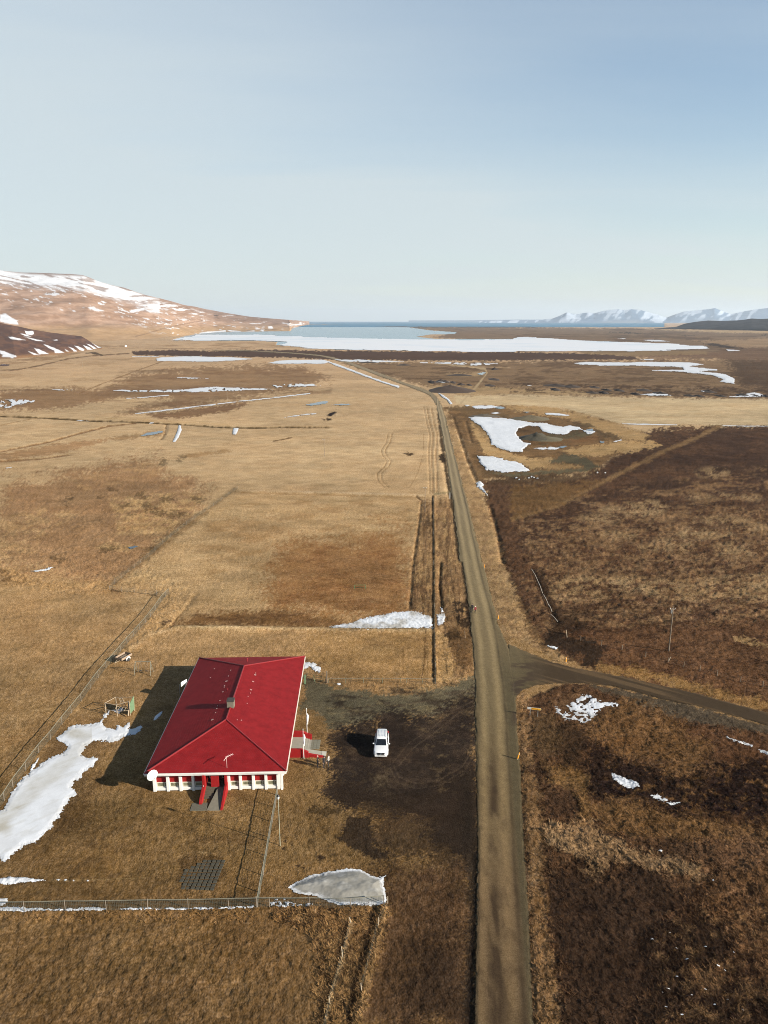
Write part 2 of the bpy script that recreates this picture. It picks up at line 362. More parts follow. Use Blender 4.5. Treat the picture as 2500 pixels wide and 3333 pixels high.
ln(T(4, (860, 560), (980, 470), (1130, 440), (1400, 430), (1659, 440)), '#bb9869', 12, .6, .12, 2.0)
# --- field behind the house
p([(775, 1592), (1388, 1612), (1348, 1760), (1342, 2000), (1000, 2000), (640, 2000), (440, 1990), (378, 1905), (520, 1790)], '#bd9a69', 10, 6, .55)
p([(378, 1905), (775, 1592), (760, 1588), (365, 1898)], '#8a6a43', 8, 5, .6)
mo([(700, 1620), (1330, 1620), (1330, 1760), (600, 1900)], '#a57e4e', .52, 90, 20, .6, 30)
p([(900, 1770), (1320, 1730), (1342, 2000), (1120, 2010), (880, 1985), (860, 1870)], '#97693a', 60, 40, .8, 0, .03)
mo([(880, 1780), (1330, 1740), (1340, 2010), (880, 1990)], '#7f542c', .55, 70, 22, .55, 40)
p([(565, 2035), (640, 1998), (760, 1988), (900, 1990), (1050, 2008), (1120, 2030), (1060, 2044), (830, 2040), (700, 2040)], '#73502b', 18, 14, .85)
mo([(560, 2038), (640, 1995), (900, 1985), (1060, 2010), (900, 2040)], '#5c3f22', .55, 60, 12, .7, 12)
ln([(570, 2044), (830, 2046), (1060, 2050), (1300, 2055), (1410, 2052)], '#c0a070', 9, .85, .3, 1.6)
ln([(780, 1598), (1000, 1603), (1200, 1608), (1385, 1613)], '#c6a67a', 7, .9, .3, 2.0)
ln([(780, 1604), (1000, 1609), (1385, 1620)], '#a07a4a', 5, .6)
p([(1000, 2062), (1405, 2058), (1415, 2212), (1080, 2200), (1000, 2150)], '#a27d4b', 12, 10, .8, 0, .03)
mo([(830, 2060), (1410, 2060), (1410, 2210), (830, 2210)], '#86643a', .6, 50, 10, .5, 14)
ln(T(5, (965, 570), (965, 720)), '#7d5d35', 5, .6)
# tyre tracks in the meadow
trk = T(2, (868, 820), (855, 880), (822, 930), (828, 960), (862, 1000), (842, 1040), (795, 1080), (800, 1130), (845, 1170))
ln(trk, '#8f6e43', 3, .7, -.1, .5); ln(mirrored_off(trk, 13), '#8f6e43', 3, .7, -.1, .5)
for du, o in ((0, .8), (14, .8), (-10, .5)):
    ln(mirrored_off(T(2, (1120, 650), (1138, 750), (1160, 830), (1150, 950), (1160, 1210)), du), '#8a683f', 3, o, -.15, .7)
ln(T(2, (1100, 820), (1095, 960), (1060, 1080), (1010, 1170)), '#96744a', 2.5, .6)
ln(T(2, (1050, 1230), (1085, 1260), (1060, 1450), (1030, 1659)) + T(5, (1005, 300)), '#5c4327', 5, .8, -.2, .6)
p(T(2, (970, 955), (1000, 945), (1040, 955), (1010, 966)), '#4d3922', 3, 4, 1)
p(T(2, (470, 710), (500, 685), (530, 680), (500, 712)), '#2a1e12', 3, 4, 1); p(T(2, (440, 728), (480, 720), (500, 732), (450, 738)), '#3c2b1a', 3, 4, 1)
ln(T(2, (120, 872), (180, 862), (240, 848)), '#6b4f2e', 3.5, .9)
# ploughed strip between fence and road
strip = T(2, (1090, 1265), (1270, 1240), (1300, 1300), (1335, 1659)) + T(5, (1370, 20), (1410, 400), (1430, 700), (1350, 770), (1180, 785), (1165, 430), (1155, 330), (1000, 310), (1020, 0)) + T(2, (1035, 1640))
p(strip, '#8f6d47', 16, 14, .9, .2)
mo(strip, '#5f452b', .53, 7, 42, .7, 10); mo(strip, '#b58f5c', .60, 6, 30, .8, 8)
p(T(2, (1100, 1390), (1150, 1360), (1160, 1420), (1110, 1440)), '#503a22', 8, 8, .7)
p(T(5, (1180, 440), (1215, 450), (1265, 540), (1295, 650), (1300, 760), (1200, 790), (1178, 780)), '#b08b58', 8, 9, .95, .25)
p(T(5, (1230, 420), (1330, 420), (1420, 470), (1420, 640), (1330, 700), (1290, 600)), '#6a4e2e', 10, 10, .85, .2)
mo(T(5, (1280, 250), (1400, 260), (1420, 430), (1320, 420)), '#2f2317', .45, 9, 14, .9, 8)
p(T(5, (1240, 460), (1330, 455), (1340, 490), (1250, 500)), '#3f2f1d', 6, 8, .8)
ln(T(5, (1210, 0), (1200, 150), (1215, 300)), '#3c2b19', 5, .8, -.3, .6)
ln(T(2, (1165, 1230), (1170, 1659)) + T(5, (1168, 430), (1175, 780)), '#a98455', 6, .8, .2, .8)
ln(mirrored_off(T(2, (1165, 1230), (1170, 1659)) + T(5, (1166, 430), (1172, 780)), -4.5), '#4a3620', 4.5, .85, -.2, .6)
ln(T(5, (1110, 450), (1105, 650), (1085, 755)), '#604525', 4, .8)
for a, b in ((1110, 540), (1160, 560), (1210, 600)): ln(T(5, (a + 80, b + 50), (a + 90, b + 170)), '#57402a', 4, .5)
# dark foot of the road bank
ln(T(2, (1195, 700), (1212, 860), (1228, 960), (1262, 1180), (1295, 1330), (1328, 1640)), '#4b3822', 9, .9, -.5, 1.6)
ln(T(5, (1352, 0), (1378, 200), (1396, 380), (1410, 470)), '#33261a', 11, .8, -.3, 2.0)
p(T(2, (1195, 970), (1215, 950), (1240, 975), (1238, 1005), (1215, 1008)), '#382a1a', 4, 4, 1)
ln(T(2, (1170, 1218), (1265, 1200)), '#8d7b55', 8, .8)
# --- yard and car park
p(T(5, (320, 740), (470, 792), (600, 832), (760, 852), (900, 850), (1100, 838), (1250, 806), (1380, 765), (1450, 740), (1455, 1000), (1200, 1010), (800, 1010), (520, 1085), (380, 1060), (350, 985), (290, 980), (330, 830)), '#645a43', 10, 16, 1, 0, 0)
p(T(5, (330, 960), (430, 985), (470, 1060), (450, 1150), (360, 1150), (350, 1100), (250, 1100), (280, 1000)), '#84653b', 8, 12, .9)
p(T(5, (700, 780), (760, 790), (1180, 800), (1380, 760), (1250, 800), (900, 845), (800, 845)), '#a58152', 8, 12, .9, .2)
mo(T(5, (440, 850), (1440, 780), (1440, 1050), (500, 1080)), '#3a2f24', .53, 46, 14, .85, 20)
mo(T(5, (440, 850), (1440, 780), (1440, 1050), (500, 1080)), '#85734f', .62, 40, 9, .6, 16)
dark = T(5, (470, 1120), (600, 1075), (800, 1010), (850, 950), (960, 940), (1010, 1010), (1200, 990), (1400, 860), (1440, 820), (1445, 1346)) + T(8, (1450, 300), (1440, 480), (1390, 560), (1290, 600), (1200, 500), (1080, 350), (900, 290), (760, 235), (600, 240), (430, 200), (430, 130), (520, 70), (500, 0)) + T(5, (500, 1260), (490, 1180))
p(dark, '#30261e', 26, 34, 1, 0, 0)
mo(dark, '#463729', .55, 60, 26, .7, 10); mo(T(5, (1000, 1000), (1430, 850), (1430, 1600), (1200, 1500), (1100, 1200)), '#665338', .62, 26, 12, .65, 20)
mo(T(5, (780, 1380), (870, 1370), (870, 1450), (780, 1460)), '#7d6a4c', .50, 18, 12, .7, 40)
mo(T(5, (500, 1200), (1000, 1250), (1200, 1600), (700, 1650)), '#4f3f2c', .58, 36, 18, .6, 14)
mo(T(8, (600, 250), (1200, 300), (1300, 600), (900, 620), (560, 420)), '#7f6037', .50, 44, 22, .8, 30)
p(T(8, (560, 400), (620, 300), (750, 310), (760, 470), (860, 570), (780, 592), (660, 545), (540, 450)), '#392c1f', 8, 14, .95)
p(T(8, (600, 200), (1000, 230), (1200, 420), (1320, 620), (1440, 640), (1440, 200)), '#32271e', 30, 36, .85)
p(T(8, (560, 120), (1440, 60), (1440, 900), (1270, 800), (1050, 640), (900, 610), (740, 420)), '#35281c', 70, 70, .78)
p(T(8, (360, 260), (480, 230), (600, 290), (420, 310)), '#45351f', 8, 16, .8)
mo(T(8, (330, 300), (600, 350), (640, 600), (350, 620)), '#4b391f', .60, 26, 16, .8, 10)
for arc in (T(5, (1430, 900), (1300, 960), (1150, 1080), (1000, 1180), (900, 1300)), T(5, (1430, 930), (1320, 985), (1180, 1100), (1040, 1200), (940, 1320)), T(5, (1430, 840), (1200, 890), (950, 930), (750, 960), (560, 1010)), T(5, (1430, 820), (1200, 868), (950, 905), (750, 935), (560, 985)),
            T(5, (900, 1320), (940, 1400), (1050, 1440), (1200, 1420), (1350, 1330), (1430, 1200)), T(5, (880, 1340), (925, 1430), (1050, 1475), (1210, 1450), (1370, 1350), (1440, 1230))):
    ln(arc, '#5f4e3b', 3.5, .42)
for cx, cy, r in ((850, 480, 20), (277, 628, 11), (316, 641, 11), (190, 515, 15), (430, 575, 26), (1155, 660, 20), (198, 470, 10)):
    p(T(8, *[(cx + r * math.cos(a), cy + r * .8 * math.sin(a)) for a in np.linspace(0, 6.28, 8)[:-1]]), '#33261a', 4, 4, .9)
p(T(8, (860, 700), (1380, 640), (1400, 1659), (660, 1659), (800, 1080), (870, 900)), '#543d27', 40, 40, .9, .05, .05)
mo(T(8, (860, 640), (1380, 640), (1380, 1100), (860, 900)), '#4a3521', .52, 50, 24, .7, 20)
p(T(8, (1010, 1130), (1090, 1100), (1360, 1050), (1380, 1659), (960, 1659)), '#3b2b1d', 70, 50, .8, .05, .05)
p(T(8, (1000, 1120), (1020, 1120), (1000, 1659), (950, 1659)), '#3a2a1b', 16, 10, .45)
mo(T(8, (880, 620), (1400, 560), (1400, 800), (900, 760)), '#6b5031', .54, 40, 18, .5, 40)
p(T(8, (1345, 0), (1436, 0), (1462, 500), (1470, 700), (1478, 900), (1440, 1100), (1425, 1659), (1350, 1659), (1392, 1000), (1385, 700), (1350, 500)), '#2f251b', 22, 14, .9, 0, .02)
ln(T(8, (1455, 560), (1455, 800), (1425, 1050), (1400, 1300), (1395, 1659)), '#2b2119', 16, .55, -.22, 2.4)
# --- front lawn
mo([(200, 2570), (830, 2640), (800, 2930), (100, 2930)], '#5f4828', .57, 40, 22, .6, 20)
mo([(200, 2600), (830, 2640), (800, 2900), (100, 2900)], '#8a6a3c', .60, 36, 18, .5, 20)
p(T(7, (400, 210), (560, 200), (600, 330), (420, 420), (330, 440)), '#5e4526', 24, 20, .75)
p(T(7, (480, 180), (650, 30), (700, 60), (560, 220)), '#62482a', 16, 14, .6)
p(T(7, (650, 60), (960, 100), (1020, 150), (900, 170), (740, 160)), '#7f6037', 14, 14, .6)
p(T(7, (1200, 440), (1659, 430), (1650, 500), (1350, 480)), '#5c4325', 14, 14, .6)
p(T(7, (1500, 140), (1659, 150), (1659, 250), (1560, 220)), '#644a2a', 14, 12, .6)
ln(T(7, (330, 725), (600, 722), (960, 708)), '#a08457', 3, .5)
p(T(7, (1170, 570), (1440, 560), (1450, 610), (1430, 780), (1160, 790)), '#5d4528', 8, 8, .7)
p(T(7, (1300, 540), (1330, 528), (1365, 545), (1330, 556)), '#a5855a', 4, 6, .9)
p(T(7, (1300, 845), (1659, 830), (1659, 900), (1500, 905)), '#4a3923', 10, 8, .7)
p(T(7, (60, 862), (1659, 835), (1659, 905), (60, 912)), '#5b4629', 8, 8, .6)
# --- front field
p(T(7, (-200, 930), (0, 928), (1659, 905)) + T(8, (130, 905), (135, 1000), (350, 1060), (405, 1200), (400, 1659), (380, 1800)) + T(7, (-200, 1800)), None, 8, 6, 1, .07, .05)
p(T(7, (0, 935), (800, 920), (1659, 912), (1659, 990), (700, 1000), (0, 985)), '#8a673c', 12, 10, .8, .14, .05)
mo(T(7, (0, 1000), (1659, 960), (1659, 1659), (0, 1659)), '#8c6a42', .58, 60, 26, .55, 30)
mo(T(7, (0, 1000), (1659, 960), (1659, 1659), (0, 1659)), '#54401f', .60, 70, 34, .5, 30)
tus = T(8, (130, 905), (620, 900), (860, 885), (880, 960), (800, 1200), (690, 1659), (410, 1659), (410, 1200), (350, 1060), (140, 1000))
p(tus, '#83623a', 14, 16, 1, .26, .05)
mo(tus, '#4a3520', .55, 16, 14, .8, 10); mo(tus, '#a98453', .62, 16, 14, .7, 10)
ln(T(8, (598, 1010), (566, 1200), (520, 1360), (440, 1560), (415, 1659)), '#4a3621', 12, .8, -.12, 1.2)
ln(T(8, (632, 1000), (612, 1080), (562, 1280), (505, 1460), (458, 1659)), '#ad8a5c', 11, 1, .12, 1.0)
ln(T(8, (770, 940), (730, 1100), (690, 1250), (645, 1430), (605, 1659)), '#4a3621', 16, .8, -.14, 1.4)
ln(T(8, (850, 900), (812, 1080), (765, 1250), (712, 1450), (672, 1659)), '#997548', 16, 1, .16, 1.4)
# --- right verge
vr_l = [(1440, 1330), (1462, 1410), (1490, 1520), (1528, 1660), (1572, 1840), (1600, 1940), (1625, 2035), (1665, 2092), (1730, 2135), (1840, 2172), (1890, 2182)]
vr_r = T(6, (450, 672), (350, 640), (210, 590), (150, 500), (100, 380), (40, 250), (-30, 130)) + T(2, (1640, 1700), (1590, 1500), (1540, 1350), (1480, 1230), (1430, 1120), (1390, 1010), (1340, 880), (1280, 720), (1240, 650))
p(vr_l + vr_r, '#ad895a', 9, 14, .95, .13)
mo(vr_l + vr_r, '#866543', .55, 14, 9, .7, 8)
p(T(2, (1300, 720), (1400, 720), (1440, 850), (1520, 900), (1480, 1000), (1500, 1150), (1560, 1400), (1659, 1659), (1620, 1659), (1540, 1350), (1440, 1120), (1370, 960)), '#80603c', 8, 12, .95, .25)
p(T(6, (-40, 60), (60, 40), (180, 120), (250, 330), (330, 420), (250, 520), (200, 590), (110, 480), (60, 330)) + T(2, (1659, 1640), (1600, 1400)), '#705434', 10, 14, .95, .2)
ln(T(2, (1290, 715), (1340, 860), (1380, 985), (1440, 1130)), '#5d4529', 5, .85, -.35, 1.2)
ln(T(2, (1370, 740), (1410, 880)), '#573f26', 8, .8, -.3, 1.2)
p(T(2, (1370, 830), (1440, 820), (1500, 900), (1390, 905)), '#52391f', 6, 10, .85)
ln(T(2, (1530, 1290), (1580, 1480), (1610, 1659)) + T(6, (0, 40)), '#533b23', 6, .7, -.3, 1)
# --- right moor
moor = [(1570, 1562), (1700, 1566), (1830, 1570), (1900, 1545), (2000, 1490), (2070, 1440), (2130, 1398), (2340, 1386), (2600, 1386), (2600, 2345), (2500, 2318), (2340, 2275), (2150, 2243), (2000, 2195), (1895, 2172), (1800, 2110), (1740, 2040), (1690, 1950), (1650, 1850), (1610, 1700)]
p(moor, '#5f432c', 10, 12, 1, .36)
p([(2000, 1500), (2080, 1440), (2340, 1388), (2600, 1390), (2600, 1650), (2300, 1640), (2100, 1650), (1900, 1700), (1700, 1830), (1680, 1750), (1800, 1650), (1950, 1570)], '#4a3424', 40, 30, .95, .3)
mo([(1900, 1500), (2600, 1390), (2600, 1700), (1700, 1800)], '#5e422b', .5, 60, 14, .8, 20)
mo(moor, '#402c1e', .55, 34, 12, .6, 14)
mo([(1680, 1640), (2600, 1500), (2600, 2060), (1760, 2060), (1700, 1930)], '#8a6945', .56, 60, 14, .75, 24)
mo([(1700, 1700), (2600, 1640), (2600, 2040), (1780, 2040)], '#8f6e49', .56, 20, 9, .75, 24)
for cx, cy, rx, ry in ((1300, 1080, 90, 28), (1200, 1235, 80, 14), (1390, 1230, 60, 16), (850, 1310, 120, 50), (560, 1380, 120, 26), (1390, 1390, 130, 26), (700, 1480, 110, 26), (1550, 1240, 60, 18), (640, 1320, 60, 20), (1250, 1480, 150, 30), (1000, 1560, 160, 40), (1580, 1440, 60, 30), (1450, 1580, 120, 40)):
    mo(T(3, *[(cx + rx * 1.3 * math.cos(a), cy + ry * 1.3 * math.sin(a)) for a in np.linspace(0, 6.28, 9)[:-1]]), '#a08158', .47, 22, 9, .75, 24)
mo(T(6, (210, 110), (500, 80), (1100, 120), (1659, 60), (1659, 260), (1100, 260), (800, 200), (500, 260), (260, 240)), '#9f7f55', .49, 24, 9, .8, 24)
mo([(1760, 1990), (2300, 1960), (2350, 2040), (1800, 2060)], '#38271a', .54, 40, 12, .75, 14)
p([(1850, 2060), (2100, 2040), (2600, 2020), (2600, 2345), (2300, 2272), (1990, 2192), (1900, 2160)], '#6f4d30', 22, 20, .8, .2)
mo([(1850, 2050), (2600, 2000), (2600, 2330), (1990, 2190)], '#4d3320', .56, 60, 12, .7, 18)
p(T(6, (1420, 480), (1659, 530), (1659, 560), (1440, 510)), '#b08c5c', 5, 10, .8, .3)
p(T(6, (530, 650), (760, 690), (1000, 730), (1250, 800), (1659, 900), (1700, 985), (1200, 850), (960, 792), (760, 748), (540, 704)), '#95703f', 10, 14, .85, .16)
p(T(6, (330, 480), (480, 505), (600, 560), (560, 640), (530, 690), (450, 680), (450, 620), (280, 560), (200, 540), (220, 440)), '#35271a', 10, 12, .95, .15)
p(T(6, (130, 60), (200, 60), (260, 250), (330, 330), (480, 400), (460, 440), (260, 470), (230, 330), (170, 200)), '#3e2c1c', 8, 10, .8, .3)
ln(T(6, (120, 45), (190, 205), (250, 325), (290, 390)), '#42301f', 8, .6, -.25, 1)
p(T(6, (0, 500), (80, 520), (200, 590), (340, 650), (440, 680), (540, 705), (440, 690), (250, 645), (100, 585), (0, 540)), '#a88250', 6, 8, .8, .12)
trk2 = T(3, (1340, 772), (1200, 850), (1000, 930), (800, 1030), (600, 1130), (300, 1290), (0, 1380))
ln(trk2, '#8a6a42', 14, .75); ln(mirrored_off(trk2, 0, 7), '#62472c', 3, .7); ln(mirrored_off(trk2, 0, -6), '#694d30', 3, .6)
# --- gravel pit
pit = [(1450, 1328), (1660, 1318), (1850, 1340), (1950, 1360), (2010, 1385), (2120, 1420), (2060, 1452), (1960, 1510), (1850, 1545), (1700, 1562), (1575, 1562), (1530, 1480), (1490, 1400)]
p(pit, '#7f603c', 8, 10, 1, .14)
mo(pit, '#5b452b', .54, 40, 9, .7, 8)
p(T(3, (-60, 640), (200, 640), (430, 690), (640, 748), (870, 830), (850, 870), (700, 860), (520, 790), (380, 730), (200, 700), (-20, 665)), '#ae8b5a', 5, 8, .95, .2)
p(T(3, (330, 740), (500, 760), (600, 820), (700, 850), (600, 860), (530, 800)), '#5c4930', 6, 9, .8)
p(T(3, (330, 930), (600, 880), (900, 868), (960, 900), (820, 935), (500, 965), (380, 960)), '#b08d5b', 6, 9, .95, .16)
p(T(2, (1400, 735), (1450, 760), (1520, 830), (1535, 900), (1659, 945)) + T(3, (0, 960), (100, 985), (270, 985), (220, 1040), (120, 1052), (0, 1000)) + T(2, (1500, 960), (1440, 850)), '#b5915e', 5, 7, .95, .12)
p(T(3, (110, 852), (160, 830), (300, 832), (430, 800), (510, 830), (350, 880), (180, 892)), '#675c41', 5, 6, 1, 0)
p(T(3, (240, 1000), (330, 958), (480, 978), (560, 1040), (480, 1062), (440, 1022), (300, 1012)), '#5e543d', 5, 6, 1, 0)
p(T(3, (200, 1030), (320, 1018), (430, 1030), (450, 1052), (220, 1056)), '#a48152', 5, 7, .9, .2)
p(T(2, (1520, 1078), (1659, 1085)) + T(3, (0, 1085), (200, 1062), (450, 1056), (560, 1062), (200, 1088), (0, 1106)), '#685d43', 5, 5, 1, 0)
p(T(3, (-80, 1105), (200, 1092), (560, 1080), (400, 1140), (0, 1165), (-150, 1140)), '#523d27', 8, 9, .9, .2)
p(T(3, (0, 1170), (300, 1150), (560, 1130), (300, 1290), (0, 1380), (-40, 1260)), '#74552f', 12, 14, .8, .25)
p(T(3, (130, 870), (540, 840), (560, 870), (250, 900)), '#7c5733', 6, 6, .7)
p(T(2, (1260, 655), (1400, 640), (1659, 690), (1659, 735), (1480, 700), (1380, 715), (1330, 680)), '#715736', 6, 7, .9)
p(T(2, (1450, 700), (1530, 695), (1560, 712), (1460, 715)), '#5d5340', 4, 4, .9)
# --- pale mown field
p([(1478, 1288), (1560, 1284), (1660, 1283), (2000, 1292), (2600, 1301), (2600, 1386), (2100, 1380), (2012, 1376), (1930, 1352), (1830, 1326), (1660, 1317), (1520, 1320), (1485, 1312)], '#c6ab80', 3, 2, 1, 0, 0)
mo([(1660, 1300), (2600, 1310), (2600, 1380), (2000, 1375)], '#b99c70', .55, 160, 7, .5, 8)
# --- heath beyond
heath = [(1100, 1180), (1660, 1178), (2060, 1172), (2600, 1172), (2600, 1300), (2000, 1290), (1660, 1282), (1500, 1284), (1420, 1262), (1330, 1242), (1200, 1205)]
p(heath, '#83684a', 8, 6, 1, .2)
mo(heath, '#5d4630', .53, 90, 8, .75, 8)
p([(2330, 1150), (2600, 1140), (2600, 1295), (2420, 1262), (2380, 1200)], '#533e2b', 24, 14, .85, .2)
p([(1380, 1252), (1500, 1256), (1660, 1262), (2000, 1284), (1700, 1283), (1500, 1288), (1440, 1270)], '#a88a60', 6, 6, .9)
mo([(1660, 1245), (2600, 1262), (2600, 1296), (1660, 1278)], '#4c3826', .52, 34, 5, .9, 5)
p(T(2, (1250, 435), (1480, 420), (1500, 430), (1420, 450)), '#a88a62', 4, 4, .9)
ln(T(2, (1340, 625), (1430, 530), (1510, 430), (1500, 402), (1380, 385), (1150, 362)), '#b49a72', 5, .9)
ln(T(2, (1050, 358), (1340, 380), (1560, 392), (1659, 392)), '#a88a64', 3, .8)
# --- far right land
p([(1300, 1066), (1500, 1064), (2150, 1070), (2600, 1078), (2600, 1175), (2060, 1158), (1900, 1146), (1600, 1110), (1400, 1098), (1480, 1084)], '#80684f', 3, 3, 1)
mo([(1400, 1064), (2600, 1070), (2600, 1170), (1900, 1150), (1700, 1098)], '#5f4a38', .53, 120, 4, .75, 4)
p([(2130, 1073), (2300, 1072), (2600, 1078), (2600, 1086), (2350, 1083)], '#b3956c', 2, 2, .9)
p([(2260, 1110), (2600, 1098), (2600, 1128), (2420, 1130)], '#a08260', 5, 4, .8)
p([(2000, 1146), (2320, 1146), (2420, 1134), (2600, 1134), (2600, 1172), (2100, 1168)], '#735740', 6, 5, .8)
p([(1870, 1140), (2300, 1144), (2300, 1152), (2050, 1160), (1900, 1150)], '#8d7350', 3, 3, .8)
for a in (T(3, (600, 160), (760, 162), (870, 172), (740, 172)), T(3, (1230, 238), (1330, 236), (1420, 255), (1500, 272), (1420, 268), (1290, 250)), T(3, (1600, 180), (1659, 178), (1700, 186)), T(3, (1080, 182), (1180, 184), (1100, 187))):
    p(a, '#3b3029', 2, 2, .9)
p([(1100, 1056), (1340, 1061), (1660, 1062), (1900, 1064), (1700, 1066), (1340, 1066), (1150, 1062)], '#4c4845', 1, 1, .95)
# --- lower right bog
bog = [(1690, 2300), (1720, 2275), (1840, 2222), (1920, 2226), (2080, 2262), (2340, 2330), (2600, 2400), (2600, 3700), (1745, 3700), (1735, 3333), (1722, 3000), (1705, 2753), (1694, 2503)]
p(bog, '#593e27', 5, 6, 1, .26, .06)
mo(bog, '#38271a', .52, 50, 24, .75, 14); mo(bog, '#7a5a3a', .60, 40, 18, .6, 14)
p(T(6, (490, 792), (800, 842), (1000, 898), (1200, 940), (1700, 1075), (1700, 1125), (1300, 1062), (1000, 1005), (800, 925), (560, 832)), '#4c3f2f', 7, 8, 1, .03)
mo(T(6, (490, 792), (1000, 898), (1700, 1075), (1700, 1125), (1000, 1005), (560, 832)), '#665742', .56, 20, 8, .6, 5)
p(T(6, (530, 830), (800, 930), (1050, 1020), (1350, 1080), (1700, 1150), (1700, 1400), (1400, 1300), (1200, 1180), (1000, 1060), (700, 960)), '#5a3c24', 14, 14, .8, .15)
p(T(6, (450, 1060), (600, 1000), (720, 945), (900, 970), (1010, 1030), (1150, 1150), (1260, 1230), (1200, 1400), (1050, 1380), (850, 1330), (700, 1250), (560, 1190)), '#73522f', 30, 40, .85, .3)
p(T(6, (500, 1190), (700, 1290), (900, 1340), (1080, 1400), (1300, 1330), (1700, 1310), (1700, 1600), (1659, 1700), (1150, 1620), (1000, 1640), (800, 1550), (500, 1560), (470, 1350)), '#2b1d13', 26, 40, .95, .34)
mo(T(6, (600, 1300), (1659, 1300), (1659, 1659), (600, 1600)), '#75532f', .60, 26, 13, .8, 14)
p(T(6, (300, 1030), (400, 1050), (450, 1150), (440, 1400), (330, 1350), (290, 1150)), '#42301e', 14, 14, .8)
p(T(6, (120, 1000), (270, 980), (320, 1100), (300, 1250), (200, 1300), (100, 1200)), '#5a442a', 20, 18, .8, .15)
p(T(6, (200, 1320), (420, 1340), (500, 1400), (480, 1500), (260, 1400)), '#7a5930', 12, 16, .8, .3)
p(T(9, (180, 40), (480, 60), (500, 200), (520, 340), (400, 330), (420, 180)), '#7d5c34', 14, 16, .75, .3)
p(T(9, (220, 160), (400, 130), (440, 250), (400, 330), (250, 310)), '#4a3422', 14, 14, .9, .15)
p(T(9, (500, 250), (700, 200), (900, 260), (1200, 330), (1659, 400), (1659, 480), (1200, 480), (900, 450), (620, 420)), '#7f5c35', 16, 20, .85, .3)
p(T(9, (190, 380), (500, 350), (600, 430), (800, 530), (1000, 560), (1260, 680), (1130, 715), (900, 650), (620, 600), (560, 740), (500, 760), (460, 600), (240, 490)), '#977650', 14, 24, .9, .42, .08)
p(T(9, (1250, 640), (1659, 520), (1700, 700), (1700, 1300), (1450, 1180), (1300, 960), (1230, 760)), '#6b4c2f', 26, 34, .85, .45, .08)
p(T(9, (1000, 480), (1300, 440), (1700, 420), (1700, 620), (1260, 660)), '#76563a', 24, 30, .6, .4)
p(T(9, (210, 760), (480, 640), (640, 680), (900, 720), (1150, 820), (1100, 950), (950, 1050), (880, 1250), (900, 1450), (1000, 1700), (320, 1700), (290, 1250), (215, 930)), '#38281b', 44, 50, .95, .10, .06)
mo(T(9, (250, 760), (900, 720), (1100, 900), (900, 1400), (900, 1659), (330, 1659), (300, 1100)), '#4a3422', .565, 40, 22, .6, 20)
p(T(9, (860, 1060), (1300, 950), (1450, 1180), (1300, 1320), (1700, 1480), (1700, 1700), (880, 1700), (860, 1300)), '#35261a', 26, 34, .85, .34)
mo(T(9, (900, 950), (1659, 900), (1659, 1659), (950, 1659)), '#80603c', .58, 44, 24, .7, 24)
p(T(9, (1130, 1270), (1300, 1310), (1400, 1400), (1250, 1420), (1150, 1350)), '#7c5c3a', 22, 24, .8, .4)
p(T(9, (40, 0), (150, 60), (190, 300), (200, 600), (200, 900), (250, 1200), (300, 1450), (310, 1700), (135, 1700), (115, 1300), (95, 750), (70, 300)) + T(6, (50, 1340), (40, 1000), (20, 880), (60, 850), (110, 900), (120, 1300)), '#866540', 12, 20, .9, .12, .06)
mo(T(9, (60, 0), (200, 300), (300, 1659), (130, 1659), (90, 700)), '#684b2b', .54, 20, 22, .7, 8)
p(T(4, (705, 972), (520, 1058), (355, 1160), (255, 1322), (45, 1560), (-160, 1760), (-160, 1900), (40, 1950), (330, 1732), (490, 1515), (640, 1270), (680, 1165), (930, 1060)), None, 30, 0, 1, 0, 0)
p(T(8, (218, 775), (600, 654), (856, 694), (850, 886), (480, 868), (250, 800)), None, 10, 0, 1, 0, 0)
p(T(6, (272, 938), (440, 868), (690, 935), (465, 1047), (290, 990)), None, 20, 0, 1, .02, .02); p(T(6, (634, 1374), (826, 1470), (700, 1460)), None, 24, 0, 1, .05, .02); p(T(6, (886, 1525), (930, 1503), (1110, 1568), (1030, 1588)), None, 24, 0, 1, .06, .02)
for poly, sf in ((T(4, (705, 972), (520, 1058), (355, 1160), (255, 1322), (45, 1560), (-160, 1760), (-160, 1900), (40, 1950), (330, 1732), (490, 1515), (640, 1270), (540, 1240), (680, 1165), (930, 1060), (690, 1080)), 34), (T(8, (218, 775), (600, 654), (856, 694), (850, 886), (480, 868), (250, 800)), 40), (T(5, (478, 430), (720, 368), (1010, 318), (1157, 368), (1156, 430), (600, 440)), 26),
                 (T(6, (272, 938), (440, 868), (690, 935), (465, 1047)), 40), (T(5, (318, 650), (432, 686), (392, 712)), 20), ([(1517, 1357), (1700, 1370), (1930, 1406), (1730, 1442), (1700, 1472), (1600, 1446)], 12), ([(1552, 1485), (1672, 1502), (1722, 1531), (1582, 1531)], 12), (T(7, (-80, 712), (180, 708), (325, 730), (-80, 756)), 22)):
    p(poly, '#4f3a24', sf, 12, .5)
